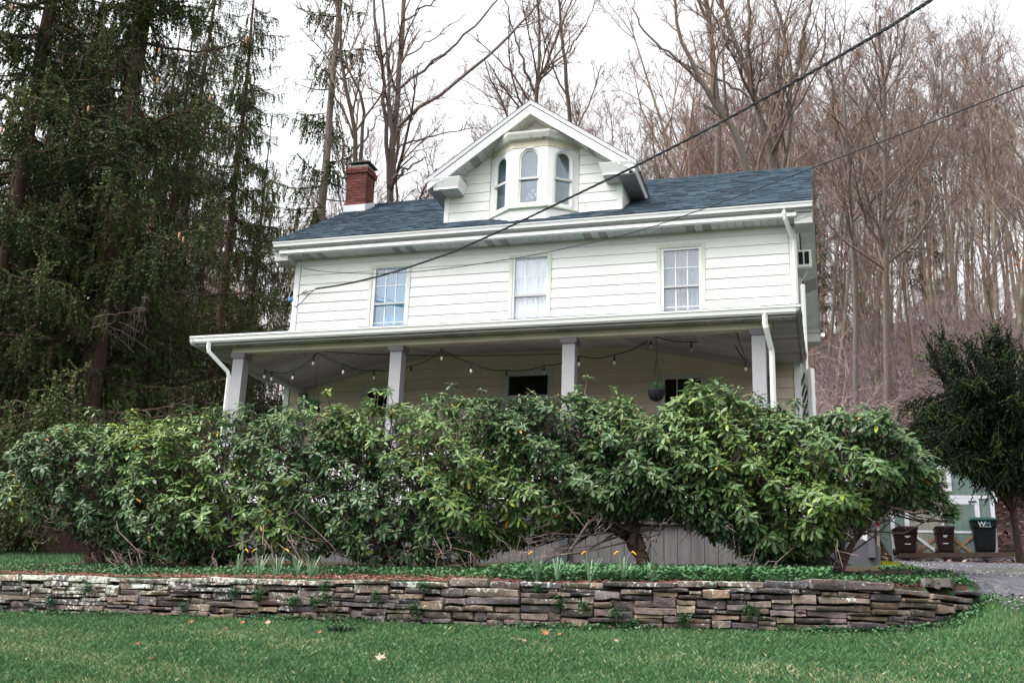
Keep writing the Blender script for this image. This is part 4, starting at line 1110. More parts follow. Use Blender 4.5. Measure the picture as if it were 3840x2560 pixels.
# ------------------------------------------------------------------ stone wall
def lichen(N, L, src, out, p):
    pos = N.new('ShaderNodeNewGeometry'); sx = N.new('ShaderNodeSeparateXYZ'); L.new(pos.outputs['Position'], sx.inputs[0])
    # hue between stones
    oi = N.new('ShaderNodeObjectInfo'); r = N.new('ShaderNodeValToRGB'); el = r.color_ramp.elements
    cols = [(0.0, (0.080, 0.078, 0.086)), (0.22, (0.150, 0.116, 0.114)), (0.42, (0.205, 0.164, 0.142)), (0.58, (0.115, 0.110, 0.125)), (0.75, (0.240, 0.184, 0.134)), (1.0, (0.165, 0.145, 0.125))]
    el[0].color = (*cols[0][1], 1); el[1].position = 1; el[1].color = (*cols[-1][1], 1)
    for a, c in cols[1:-1]:
        e = el.new(a); e.color = (*c, 1)
    r.color_ramp.interpolation = 'CONSTANT' if False else 'LINEAR'
    L.new(oi.outputs['Random'], r.inputs[0])
    mx = N.new('ShaderNodeMix'); mx.data_type = 'RGBA'; mx.blend_type = 'MULTIPLY'; mx.inputs[0].default_value = 1
    L.new(out, mx.inputs[6]); L.new(r.outputs[0], mx.inputs[7]); out = mx.outputs[2]
    P = pos.outputs['Position']
    f = noise_fac(N, L, P, 5.5, 0.50, 0.66); out = blend(N, L, out, (0.25, 0.16, 0.10), f) if False else out
    # green moss low down
    m1 = N.new('ShaderNodeMapRange'); m1.inputs[1].default_value = 0.02; m1.inputs[2].default_value = -0.32; L.new(sx.outputs['Z'], m1.inputs[0])
    f = noise_fac(N, L, P, 4.0, 0.54, 0.72)
    mu = N.new('ShaderNodeMath'); mu.operation = 'MULTIPLY'; L.new(f, mu.inputs[0]); L.new(m1.outputs[0], mu.inputs[1])
    out = blend(N, L, out, (0.075, 0.085, 0.025), mu.outputs[0])
    # pale crusty lichen, thickest towards the left end and the top
    v = N.new('ShaderNodeTexNoise'); v.inputs['Scale'].default_value = 26; v.inputs['Detail'].default_value = 6; v.inputs['Roughness'].default_value = 0.7; L.new(P, v.inputs['Vector'])
    big = N.new('ShaderNodeTexNoise'); big.inputs['Scale'].default_value = 3.2; L.new(P, big.inputs['Vector'])
    mr = N.new('ShaderNodeMapRange'); mr.inputs[1].default_value = 12; mr.inputs[2].default_value = 2; mr.inputs[3].default_value = -0.02; mr.inputs[4].default_value = 0.12; L.new(sx.outputs['X'], mr.inputs[0])
    mz = N.new('ShaderNodeMapRange'); mz.inputs[1].default_value = -.3; mz.inputs[2].default_value = .1; mz.inputs[3].default_value = -0.05; mz.inputs[4].default_value = 0.06; L.new(sx.outputs['Z'], mz.inputs[0])
    a1 = N.new('ShaderNodeMath'); a1.operation = 'ADD'; L.new(mr.outputs[0], a1.inputs[0]); L.new(mz.outputs[0], a1.inputs[1])
    a2 = N.new('ShaderNodeMath'); a2.operation = 'MULTIPLY_ADD'; L.new(big.outputs[0], a2.inputs[0]); a2.inputs[1].default_value = 0.45; L.new(v.outputs[0], a2.inputs[2])
    a3 = N.new('ShaderNodeMath'); a3.operation = 'ADD'; L.new(a1.outputs[0], a3.inputs[0]); L.new(a2.outputs[0], a3.inputs[1])
    mf = N.new('ShaderNodeMapRange'); mf.inputs[1].default_value = 0.878; mf.inputs[2].default_value = 0.908; L.new(a3.outputs[0], mf.inputs[0])
    return blend(N, L, out, (0.44, 0.46, 0.40), mf.outputs[0])
M['stone'] = mat('fieldstone', (1.08, 1.02, 1.0), (0.52, 0.50, 0.51), scale=14, rough=0.92, spec=0.2, bump=0.7, bscale=26, extra=lichen, coord='World', detail=7)
M['stone_back'] = mat('wall_earth', (0.035, 0.028, 0.022), (0.02, 0.016, 0.013), scale=20, rough=1, spec=0)

def stone_template(rg):
    """irregular slab, unit size, 5 stations x 8-sided section"""
    V = []; F = []
    st = [-.5, -.47, -.16, .18, .47, .5]; k = 8
    sec = [(-.5, -.40), (-.46, -.49), (.4, -.5), (.5, -.4), (.5, .36), (.4, .48), (-.44, .5), (-.5, .39)]   # (y,z): y=-.5 is the face
    topw = rg.uniform(-.16, .08, 6); botw = rg.uniform(-.06, .14, 6); fw = rg.uniform(-.05, .10, 6)
    for i, x in enumerate(st):
        e = 0.86 if i in (0, 5) else 1.0
        for (y, z) in sec:
            zz = z * e + (topw[i] if z > 0 else botw[i]) + rg.uniform(-.035, .035)
            yy = y * (e if y < 0 else 1) + (fw[i] if y < 0 else 0) + rg.uniform(-.02, .02)
            V.append((x + rg.uniform(-.018, .018) + (.03 * rg.standard_normal() if i in (0, 5) else 0) * 0.6, yy, zz))
    for i in range(5):
        for j in range(k):
            F.append((i * k + j, i * k + k + j, i * k + k + (j + 1) % k, i * k + (j + 1) % k))
    F.append(list(range(k))); F.append([5 * k + j for j in range(k)][::-1])
    b = MB(); b.add(V, F); return b
rgw = np.random.default_rng(5)
ST_ = []
for i in range(16):
    me = stone_template(rgw).mesh('stone'); me.materials.append(M['stone']); ST_.append(me)
    me.polygons.foreach_set('use_smooth', np.ones(len(me.polygons), bool))
    try: me.set_sharp_from_angle(angle=math.radians(24))
    except Exception: pass
# the wall's line on the ground
cor = [(-.6, -9.0), (10.15, -9.0), (10.7, -8.93), (11.15, -8.72), (11.5, -8.42), (11.85, -7.85), (12.0, -7.5)]
cd = [0]
for a, b in zip(cor[:-1], cor[1:]): cd.append(cd[-1] + math.dist(a, b))
WL = cd[-1]
def wl(u): return np.array([np.interp(u, cd, [c[0] for c in cor]), np.interp(u, cd, [c[1] for c in cor])])
def wtop(u): return 0.095 + 0.05 * sl(6, 11, u) - 0.05 * sl(10.9, WL, u) + .006 * math.sin(u * 3)
def wbot(u):
    p = wl(u); q = wl(min(u + .05, WL)) - wl(u - .05); q /= np.linalg.norm(q)
    return Hs(p[0] + q[1] * .12, p[1] - q[0] * .12) - 0.03
wall_o = empty('stone_wall', (5.5, -9.0, -.31), 'low dry stacked fieldstone wall with lichen between lawn and flower bed', 'stone wall')
du = 0.02; nU = int(WL / du)
uu = np.arange(nU) * du
sky_ = np.array([wbot(u) for u in uu]); tp = np.array([wtop(u) for u in uu])
n_st = 0; placed = []
guard = 0
CAP = 0.075
while guard < 3000:
    guard += 1
    gapz = (tp - CAP) - sky_
    i0 = int(np.argmax(gapz))
    if gapz[i0] < 0.018: break
    lo = sky_[i0]
    a = i0
    while a > 0 and abs(sky_[a - 1] - lo) < 0.022: a -= 1
    b = i0
    while b < nU - 1 and abs(sky_[b + 1] - lo) < 0.022: b += 1
    span = (b - a + 1) * du
    L_ = float(np.clip(rgw.lognormal(math.log(.27), .38), .10, .62))
    if span < L_ + .09: L_ = span
    if L_ < 0.05:
        sky_[a:b + 1] = max(sky_[max(a - 1, 0)], sky_[min(b + 1, nU - 1)]) if L_ < .05 else lo; 
        sky_[a:b + 1] = np.maximum(sky_[a:b + 1], lo + 0.02); continue
    h = float(np.clip(rgw.lognormal(math.log(.052), .34), .028, .12))
    h = min(h, max(.03, gapz[i0] + rgw.uniform(-.0, .012)))
    if gapz[i0] - h < 0.03: h = max(gapz[i0], .02)
    k = a; m_ = k + max(1, int(round(L_ / du)))
    base = float(np.max(sky_[k:m_]))
    placed.append((k * du, min(m_, nU) * du, base, base + h)); sky_[k:m_] = base + h
u = 0.0
while u < WL - .05:
    L_ = float(np.clip(rgw.lognormal(math.log(.40), .35), .2, .75))
    if u + L_ > WL - .15: L_ = WL - u
    k0, k1 = int(u / du), min(int((u + L_) / du) + 1, nU)
    bs = float(np.max(sky_[k0:k1])); tz = wtop(u + L_ / 2) + rgw.uniform(-.012, .014)
    if rgw.random() < .14: tz += .03
    placed.append((u, u + L_, bs, max(tz, bs + .045))); u += L_
for (u0, u1, z0, z1) in placed:
    uc = (u0 + u1) / 2; p = wl(uc); q = wl(uc + .01) - wl(uc - .01); a = math.atan2(q[1], q[0])
    n_st += 1
    dep = rgw.uniform(.20, .26); push = rgw.uniform(-.022, .018)
    nrm = np.array([math.sin(a), -math.cos(a)])   # outward
    c = p + nrm * (push - dep / 2 + .03)
    fx = -1 if rgw.random() < .5 else 1
    Mx = Matrix.Translation((c[0], c[1], (z0 + z1) / 2)) @ Matrix.Rotation(a + rgw.uniform(-.03, .03), 4, 'Z') @ Matrix.Rotation(rgw.uniform(-.022, .022), 4, 'Y') @ Matrix.Diagonal(((u1 - u0 - .007), dep, (z1 - z0) * 1.02 - .002, 1))
    inst('stone', ST_[rgw.integers(16)], wall_o, Mx)
mb = MB(); V = []; F = []; n = 60
for i in range(n + 1):
    u = WL * i / n; p = wl(u); q = wl(min(u + .05, WL)) - wl(max(u - .05, 0)); q /= np.linalg.norm(q); nr = np.array([-q[1], q[0]])
    b = wbot(u) - .1; t = wtop(u) - .05
    p0, p1 = p + nr * .05, p + nr * .30
    V += [(p0[0], p0[1], b), (p1[0], p1[1], b), (p1[0], p1[1], t), (p0[0], p0[1], t)]
for i in range(n):
    for j in range(4): F.append((i * 4 + j, i * 4 + (j + 1) % 4, i * 4 + 4 + (j + 1) % 4, i * 4 + 4 + j))
F += [(0, 1, 2, 3), tuple(n * 4 + j for j in (3, 2, 1, 0))]
mb.add(V, F); obj('earth_core', mb, M['stone_back'], wall_o)

# ------------------------------------------------------------------ trees
def bark_extra(c):
    def f(N, L, src, out, p):
        fa = noise_fac(N, L, src, 3.0, 0.56, 0.70)
        return blend(N, L, out, c, fa)
    return f
def far_extra(N, L, src, out, p):
    fa = noise_fac(N, L, src, 1.2, 0.50, 0.66)
    out = blend(N, L, out, (0.24, 0.24, 0.17), fa)
    oi = N.new('ShaderNodeObjectInfo'); mr = N.new('ShaderNodeMapRange'); mr.inputs[1].default_value = .45; mr.inputs[2].default_value = 1.0; mr.inputs[4].default_value = .75; L.new(oi.outputs['Random'], mr.inputs[0])
    return blend(N, L, out, (0.17, 0.155, 0.13), mr.outputs[0])
M['bark'] = mat('grey_brown_bark', (0.21, 0.165, 0.145), (0.115, 0.088, 0.078), scale=7, rough=0.95, spec=0.1, rnd=0.25, bump=0.5, bscale=14, stretch=(3, 3, .6), extra=bark_extra((0.20, 0.205, 0.15)))
M['bark_far'] = mat('far_bark', (0.235, 0.178, 0.148), (0.130, 0.098, 0.083), scale=3, rough=0.95, spec=0.1, rnd=0.45, extra=far_extra)
M['twig'] = mat('brown_twig', (0.235, 0.168, 0.142), (0.155, 0.11, 0.094), scale=3, rough=0.95, spec=0.1, rnd=0.2)
M['bark_red'] = mat('reddish_spruce_bark', (0.135, 0.085, 0.07), (0.06, 0.04, 0.035), scale=8, rough=0.95, spec=0.1, bump=0.9, bscale=16, stretch=(2.5, 2.5, .8))
M['bark_pale'] = mat('pale_lilac_bark', (0.25, 0.21, 0.20), (0.13, 0.105, 0.10), scale=9, rough=0.95, spec=0.1, bump=0.7, bscale=16, stretch=(4, 4, .5), extra=bark_extra((0.17, 0.17, 0.12)))

def unit(v): return v / (np.linalg.norm(v, axis=-1, keepdims=True) + 1e-9)
def polyline_at(P, s):
    """P (n,3), s in [0,1] array -> points, tangents"""
    n = len(P) - 1; x = np.clip(s, 0, .9999) * n; i = x.astype(int); f = (x - i)[:, None]
    return P[i] * (1 - f) + P[i + 1] * f, unit(P[i + 1] - P[i])
def children_of(rg, Ps, Rs, per, s0, s1, lenf, ang, upb, n, wander, rf, rmin=0.006, tip=0.35):
    """a generation of branches grown on the polylines Ps (N,n0,3)"""
    out = []; orr = []
    for P, R in zip(Ps, Rs):
        k = per(P) if callable(per) else per
        if isinstance(k, float): k = int(np.linalg.norm(np.diff(P, axis=0), axis=1).sum() * k + rg.random())
        if k <= 0: continue
        s = np.sort(rg.uniform(s0, s1, k)); b, t = polyline_at(P, s)
        L = np.linalg.norm(np.diff(P, axis=0), axis=1).sum()
        r = np.interp(s, np.linspace(0, 1, len(R)), R)
        perp = unit(np.cross(t, rg.standard_normal((k, 3))))
        a = rg.uniform(ang[0], ang[1], k)[:, None]
        d = unit(t * np.cos(a) + perp * np.sin(a) + np.array([0, 0, upb]))
        l = lenf(L, s, rg)
        q = np.zeros((k, n, 3)); q[:, 0] = b; dd = d
        for i in range(1, n):
            dd = unit(dd + rg.standard_normal((k, 3)) * wander + np.array([0, 0, upb * .35]))
            q[:, i] = q[:, i - 1] + dd * (l / (n - 1))[:, None]
        r0 = np.maximum(np.minimum(r * rf, l * .03 + .004), rmin)
        out.append(q); orr.append(r0[:, None] * np.linspace(1, tip, n)[None])
    if not out: return np.zeros((0, n, 3)), np.zeros((0, n))
    return np.concatenate(out), np.concatenate(orr)

def bare_tree(seed, Ht, r0, first, n1, twig, stems=None, lean=.03, spread=.30, rmin=.009):
    """(trunk mesh, branch mesh): bare deciduous tree standing at the origin; stems = ready polylines"""
    rg = np.random.default_rng(seed)
    if stems is None:
        n = 12; P = np.zeros((1, n, 3)); d = np.array([rg.normal(0, lean), rg.normal(0, lean), 1.0])
        for i in range(1, n):
            d = unit(d + np.append(rg.normal(0, .035, 2), 0)); P[0, i] = P[0, i - 1] + d * Ht / (n - 1)
        R = (r0 * (1 - np.linspace(0, 1, n) ** 1.15 * .93))[None]; R[0, 0] *= 1.35
        P[0, 0, 2] -= .3
        Pl, Rl = [P[0]], [R[0]]
    else: Pl, Rl = stems
    T = Big()
    for p, r in zip(Pl, Rl): T.tubes(p[None], r[None], 9)
    B = Big()
    P1, R1 = children_of(rg, Pl, Rl, n1, first, .97, lambda L, s, g: L * spread * (1.15 - s * .75) * g.uniform(.6, 1.15, len(s)), (.5, 1.0), .22, 7, .13, .55, .02)
    B.tubes(P1, R1, 5)
    P2, R2 = children_of(rg, P1, R1, twig[0], .18, .97, lambda L, s, g: L * .48 * (1.15 - s * .7) * g.uniform(.5, 1.2, len(s)), (.45, .95), .14, 5, .17, .6, .012)
    B.tubes(P2, R2, 4)
    P3, R3 = children_of(rg, P2, R2, twig[1], .15, .98, lambda L, s, g: np.maximum(L * .5 * g.uniform(.5, 1.2, len(s)), .12), (.4, .9), .10, 4, .2, .6, rmin)
    B.tubes(P3, R3, 3)
    if twig[2]:
        P4, R4 = children_of(rg, P3, R3, twig[2], .2, .98, lambda L, s, g: np.maximum(L * .5 * g.uniform(.5, 1.1, len(s)), .08), (.4, .9), .08, 3, .2, .7, rmin * .8)
        B.tubes(P4, R4, 3)
    return T, B

# --- the wood on the slope: six kinds of bare tree, copied
kinds = []
for sd_, ht, r, fi, n1, tw in [(1, 21, .15, .45, 20, (7, 6, 0)), (2, 24, .19, .40, 24, (7, 6, 0)), (3, 18, .12, .35, 22, (7, 6, 0)), (4, 22, .21, .30, 22, (7, 6, 0)), (5, 15, .09, .3, 20, (6, 6, 0)), (6, 25, .17, .55, 22, (7, 6, 0)), (7, 19, .13, .25, 26, (7, 6, 0))]:
    T, B = bare_tree(sd_, ht, r * .82, fi, n1, tw, rmin=.011)
    mt = T.mesh('trunk'); mt.materials.append(M['bark_far']); mb_ = B.mesh('branches'); mb_.materials.append(M['twig'])
    kinds.append((mt, mb_))
def put_tree(k, loc, rz, sc, label, group, cat='tree', name='bare_tree'):
    e = empty(name, loc, label, cat, group, rz=rz); e.scale = (sc, sc, sc)
    for nm, me in zip(('trunk', 'branches'), kinds[k]):
        o = bpy.data.objects.new(nm, me); COL.objects.link(o); o.parent = e
        if nm == 'branches': o['kind'] = 'stuff'
    return e
rgt = np.random.default_rng(21)
def forest(n, xr, tr_, label, group, scl=(.8, 1.2), ks=range(7), mind=1.6, yk=1.0, keep=None):
    """trees spread over the slope: xr = span across the view in photo columns, tr_ = distance"""
    put = 0; pts = []
    tries = 0
    while put < n and tries < n * 30:
        tries += 1
        t = math.sqrt(rgt.uniform(tr_[0] ** 2, tr_[1] ** 2)) if yk == 1 else rgt.uniform(*tr_)
        x = rgt.uniform(*xr); v = ray(x, 2000); p = CAM_P + v * t
        if p[1] < 10.5 or (-2.5 < p[0] < 12.5 and p[1] < 13) : continue
        if 11.0 < p[0] < 19.5 and p[1] < 30: continue
        if any((p[0] - q[0]) ** 2 + (p[1] - q[1]) ** 2 < mind ** 2 for q in pts): continue
        pts.append(p); k = ks[int(rgt.integers(len(ks)))]
        put_tree(k, (p[0], p[1], Hs(p[0], p[1])), rgt.uniform(0, 6.28), rgt.uniform(*scl), label, group); put += 1
ks = list(range(7))
forest(125, (2980, 4050), (44, 118), 'slender bare tree in the wood on the right hand slope', 'bare trees on the right slope', (.75, 1.15), ks)
forest(75, (1150, 2350), (44, 110), 'bare tree in the wood behind the chimney and dormer', 'bare trees behind the left roof', (.74, 1.02), ks)
forest(62, (2300, 3080), (42, 100), 'bare tree in the wood behind the right half of the blue roof', 'bare trees behind the right roof', (.85, 1.12), ks)
forest(75, (-150, 1250), (42, 112), 'bare tree far behind the dark spruces', 'bare trees behind the spruces', (.62, .95), ks)

# --- trees of their own, laid along what the photograph shows of them
def own_tree(label, stems, seed, n1, tw, m='bark', first=.12, spread=.30, cat='tree', base=None, limbs=(), rmin=.010, name='bare_tree', branch_m='twig'):
    """stems: list of ([(px, py), ...], distance, r0, r1) from the ground up"""
    Pl, Rl = [], []
    for pts, t, ra, rb in stems:
        P = np.array([atT(x, y, t if np.isscalar(t) else t[i]) for i, (x, y) in enumerate(pts)])
        s = np.linspace(0, 1, len(P)); q = np.linspace(0, 1, 14); Q = np.stack([np.interp(q, s, P[:, i]) for i in range(3)], 1)
        for _ in range(2): Q[1:-1] = (Q[:-2] + 2 * Q[1:-1] + Q[2:]) / 4
        g_ = np.random.default_rng(seed + len(Pl)); Q[1:-1] += g_.normal(0, .035, (12, 3))
        Pl.append(Q); Rl.append(np.linspace(ra, rb, 14) * .58)
    LM = max(np.linalg.norm(np.diff(P, axis=0), axis=1).sum() for P in Pl)
    nn1 = lambda P: int(max(3, n1 * (np.linalg.norm(np.diff(P, axis=0), axis=1).sum() / LM) ** .8))
    T, B = bare_tree(seed, 10, .2, first, nn1, tw, stems=(Pl, Rl), spread=spread, rmin=rmin)
    b = Pl[0][0]
    if base is not None: b = np.array(base)
    e = empty(name, b, label, cat)
    obj('trunk', T.mesh('trunk', b), M[m], e, loc=b) if False else None
    mt = T.mesh('trunk', b); mt.materials.append(M[m]); o = bpy.data.objects.new('trunk', mt); COL.objects.link(o); o.parent = e
    mb_ = B.mesh('branches', b); mb_.materials.append(M[branch_m]); o = bpy.data.objects.new('branches', mb_); COL.objects.link(o); o.parent = e; o['kind'] = 'stuff'
    return e
def gtop(x, y_, t):
    """ground point seen below column x at distance t: photo row of the ground there"""
    v0 = FW + RT * (x - 1920) / FPX
    lo, hi = 0, 2600
    for _ in range(40):
        m_ = (lo + hi) / 2; p = CAM_P + (v0 - UP * (m_ - 1280) / FPX) * t
        if p[2] > Hs(p[0], p[1]): lo = m_
        else: hi = m_
    return (lo + hi) / 2
t = 34
own_tree('tall two stemmed bare tree behind the roof with long limbs reaching up right', [
    ([(1455, gtop(1455, 0, t)), (1458, 900), (1462, 655), (1484, 480), (1494, 327), (1518, 0), (1535, -260)], t, .24, .09),
    ([(1458, 700), (1443, 480), (1437, 298), (1420, 140), (1393, 0), (1370, -200)], t, .13, .05),
    ([(1474, 560), (1462, 420), (1455, 240), (1432, 0), (1420, -160)], t - .4, .10, .04),
    ([(1492, 478), (1700, 315), (1840, 205), (1945, 105), (2024, 6), (2090, -90)], t - 1.0, .105, .035),
    ([(1502, 330), (1640, 220), (1760, 120), (1881, 0), (1930, -60)], t - .8, .085, .03),
    ([(1510, 220), (1620, 150), (1750, 50)], t - .6, .05, .015),
    ([(1516, 78), (1640, 0), (1700, -40)], t - .5, .055, .03),
    ([(1500, 545), (1640, 505), (1830, 470)], t - .7, .055, .015),
    ([(1470, 672), (1530, 630), (1600, 590)], t - .5, .09, .03)], 31, 16, (2.6, 3.6, 4.5), 'bark_pale', spread=.20)
t = 31
own_tree('forked bare tree rising behind the brick chimney', [
    ([(1352, gtop(1352, 0, t)), (1350, 900), (1345, 640), (1318, 420), (1300, 330), (1275, 190), (1262, 60), (1255, -90)], t, .15, .05),
    ([(1348, 650), (1362, 470), (1372, 400), (1340, 330), (1300, 250), (1262, 170), (1210, 110), (1130, 30)], t, .10, .02),
    ([(1325, 520), (1285, 400), (1225, 315), (1190, 290)], t, .06, .02),
    ([(1345, 330), (1352, 220), (1372, 150)], t, .05, .015),
    ([(1340, 560), (1400, 480), (1430, 410)], t, .05, .02)], 32, 14, (2.6, 3.6, 4.5), 'bark', spread=.24)
t = 38
own_tree('branching bare tree whose fork stands above the dormer peak', [
    ([(2012, gtop(2012, 0, t)), (2010, 900), (2008, 600), (2006, 370), (2020, 260), (2022, 120), (2010, -60)], t, .20, .06),
    ([(2010, 330), (2062, 210), (2100, 110), (2145, 0), (2180, -90)], t, .10, .03),
    ([(2004, 345), (1960, 240), (1935, 140), (1890, 0)], t, .09, .03),
    ([(1990, 385), (1925, 280), (1845, 195), (1745, 120)], t, .07, .02),
    ([(2020, 300), (2120, 210), (2200, 90), (2240, 0)], t, .06, .02)], 33, 14, (2.6, 3.6, 4.5), 'bark', spread=.26)
t = 41
own_tree('straight bare tree just right of the dormer peak', [
    ([(2170, gtop(2170, 0, t)), (2155, 800), (2142, 440), (2120, 260), (2108, 160), (2095, 30), (2090, -90)], t, .18, .06)], 34, 16, (2.6, 3.6, 4.5), 'bark', spread=.24, first=.3)
t = 33
own_tree('leaning bare tree with dark split trunk behind the right roof ridge', [
    ([(2850, gtop(2850, 0, t)), (2838, 760), (2822, 640), (2766, 520), (2706, 428), (2660, 350), (2602, 263), (2553, 165), (2525, 40), (2515, -60)], t, .24, .06),
    ([(2640, 320), (2560, 240), (2470, 170), (2400, 100), (2370, 30)], t, .09, .03),
    ([(2606, 262), (2510, 215), (2430, 150)], t, .06, .02),
    ([(2808, 368), (2720, 310), (2640, 270), (2590, 235)], t, .07, .04),
    ([(2706, 440), (2650, 400), (2626, 388)], t, .07, .03)], 35, 12, (2.6, 3.6, 4.5), 'bark', spread=.22)
t = 35
own_tree('tall bare tree with forked mossy trunk above the right roof', [
    ([(2925, gtop(2925, 0, t)), (2915, 760), (2908, 630), (2870, 500), (2841, 392), (2800, 260), (2780, 202), (2743, 122), (2700, 20), (2670, -70)], t, .24, .08),
    ([(2792, 195), (2815, 120), (2812, 60), (2806, 0), (2800, -80)], t, .12, .06),
    ([(2752, 130), (2690, 80), (2660, 40), (2620, -30)], t, .07, .02),
    ([(2800, 212), (2900, 130), (2960, 70), (3020, 0)], t, .06, .03)], 36, 12, (2.6, 3.6, 4.5), 'bark', spread=.22)
t = 37
own_tree('bare tree with peeling trunk nearest the right roof corner', [
    ([(2935, gtop(2935, 0, t)), (2938, 760), (2942, 625), (2960, 430), (2970, 318), (2962, 214), (2935, 100), (2902, 0), (2880, -80)], t, .19, .06),
    ([(2985, 240), (3010, 130), (3030, 60), (3050, -40)], t, .12, .05),
    ([(2968, 330), (3000, 250), (3022, 120)], t, .1, .05)], 37, 12, (2.6, 3.6, 4.5), 'bark', spread=.24)
t = 39
own_tree('straight grey tree left of the leaning split trunk', [
    ([(2705, gtop(2705, 0, t)), (2697, 600), (2684, 275), (2662, 120), (2645, 0), (2635, -90)], t, .22, .13)], 38, 10, (2.6, 3.6, 4.5), 'bark', spread=.2, first=.35)
t = 44
own_tree('tree with pale lichen trunk right of the blue roof', [
    ([(3215, gtop(3215, 0, t)), (3210, 1200), (3200, 900), (3185, 600), (3160, 350), (3150, 120)], t, .20, .06)], 39, 18, (2.6, 3.6, 4.5), 'bark_pale', first=.3, spread=.26)
t = 42
own_tree('thick mossy trunk in the middle of the right slope', [
    ([(3325, gtop(3325, 0, t)), (3325, 1200), (3322, 900), (3318, 600), (3310, 300), (3300, 60)], t, .24, .08)], 40, 18, (2.6, 3.6, 4.5), 'bark', first=.3, spread=.26)
t = 46
own_tree('thin pale sapling standing in front of the right slope', [
    ([(3385, gtop(3385, 0, t)), (3370, 1500), (3345, 1300), (3325, 1050), (3315, 900)], t, .065, .02)], 41, 24, (2.6, 3.6, 0), 'bark_pale', first=.2, spread=.42, rmin=.008)

# --- leafless undergrowth on the slope
def sapling(seed):
    rg = np.random.default_rng(seed); Pl, Rl = [], []
    for k in range(5):
        a = rg.uniform(0, 6.28); n = 8; P = np.zeros((n, 3)); d = np.array([math.cos(a) * .35, math.sin(a) * .35, 1.0])
        for i in range(1, n): d = unit(d + np.append(rg.normal(0, .09, 2), -.02)); P[i] = P[i - 1] + d * rg.uniform(.35, .55)
        Pl.append(P); Rl.append(np.linspace(.022, .008, n))
    B = Big()
    for p, r in zip(Pl, Rl): B.tubes(p[None], r[None], 4)
    P1, R1 = children_of(rg, Pl, Rl, 9, .2, .97, lambda L, s, g: L * .4 * g.uniform(.5, 1.2, len(s)), (.5, 1.1), .02, 5, .16, .7, .008); B.tubes(P1, R1, 3)
    P2, R2 = children_of(rg, P1, R1, 6, .2, .97, lambda L, s, g: L * .45 * g.uniform(.5, 1.2, len(s)), (.5, 1.0), .0, 4, .2, .7, .006); B.tubes(P2, R2, 3)
    return B.mesh('thicket_shrub')
M['pale_twig'] = mat('mauve_twig', (0.30, 0.225, 0.215), (0.20, 0.145, 0.14), scale=3, rough=0.95, spec=0.1, rnd=0.25)
shr = [sapling(s) for s in (51, 52, 53)]
for m_ in shr: m_.materials.append(M['pale_twig'])
put = 0
while put < 230:
    x = rgt.uniform(3020, 3700) if put < 110 else rgt.uniform(3000, 3990) if put < 185 else rgt.uniform(-150, 1150); tt = rgt.uniform(30, 62) if put < 110 else rgt.uniform(36, 80); v = ray(x, 1900); p = CAM_P + v * tt
    if p[1] < 12 or (11 < p[0] < 19 and p[1] < 27): continue
    o = bpy.data.objects.new('leafless_shrub', shr[put % 3]); COL.objects.link(o)
    o.location = (p[0], p[1], Hs(p[0], p[1]) - .1); o.rotation_euler = (0, 0, rgt.uniform(0, 6.28)); s = rgt.uniform(.9, 1.9); o.scale = (s, s, s)
    tag(o, 'leafless mauve shrub on the leaf covered slope', 'shrub', 'leafless shrubs on the slope'); put += 1

# fallen logs on the slope
rl = np.random.default_rng(88)
for i, (x, tt, L_, a, lb) in enumerate([(3130, 44, 4.5, .35, 'dark fallen log lying across the slope right of the house'), (3260, 52, 5.5, -.3, 'long fallen log higher on the right slope'), (3420, 46, 3.5, .15, 'short fallen log above the shed'), (3080, 36, 3.0, -.5, 'leaning dead branch low beside the porch corner')]):
    p = atT(x, gtop(x, 0, tt), tt); q = [p + np.array([math.cos(a) * s * L_, math.sin(a) * s * L_, 0]) for s in np.linspace(-.5, .5, 7)]
    for k in q: k[2] = Hs(k[0], k[1]) + .12
    q = np.array(q) + rl.normal(0, .04, (7, 3)); mb = MB(); mb.tube(q, np.linspace(.17, .09, 7), 8)
    for k in (2, 4, 5): mb.tube([q[k], q[k] + rl.normal(0, .35, 3) + (0, 0, .5)], [.05, .015], 5)
    tag(obj('fallen_log', mb, M['bark_red'], None, loc=p, smooth=True), lb, 'log', 'fallen logs on the slope')
# ------------------------------------------------------------------ spruces
GREEN = [(0.0, (0.042, 0.058, 0.022)), (0.35, (0.070, 0.092, 0.032)), (0.7, (0.110, 0.136, 0.043)), (0.9, (0.115, 0.092, 0.050)), (1.0, (0.16, 0.110, 0.072))]
M['needle'] = mat('spruce_needle', (1, 1, 1), (.75, .75, .75), scale=2.0, rough=0.7, spec=0.2, tintcol=GREEN, trans=0.12)
M['deadtwig'] = mat('lichen_grey_twig', (0.17, 0.145, 0.12), (0.09, 0.07, 0.06), scale=5, rough=0.95, spec=0.1)
M['cone'] = mat('spruce_cone', (0.42, 0.22, 0.12), (0.30, 0.15, 0.08), scale=20, rough=0.8)
def strand_template(seed, nb=11, bl=.18, bw=.064):
    rg = np.random.default_rng(seed); V = []; F = []
    for i in range(nb):
        z = .02 + i / nb * .96; a = i * 2.4 + rg.uniform(-.4, .4)
        d = np.array([math.cos(a), math.sin(a), 1.15]); d /= np.linalg.norm(d)
        l = bl * rg.uniform(.7, 1.25) * (1.0 - .35 * z); s = np.array([-math.sin(a), math.cos(a), 0]) * bw
        b = np.array([0, 0, z]); k = len(V)
        V += [b - s * .7, b + s * .7, b + d * l * .6 + s, b + d * l]; F += [(k, k + 1, k + 2), (k, k + 2, k + 3)]
    k = len(V); V += [(-.02, 0, 0), (.02, 0, 0), (0, 0, 1.0)]; F.append((k, k + 1, k + 2))
    return np.array(V, float), np.array(F)
TPL = [strand_template(s) for s in (1, 2, 3)]
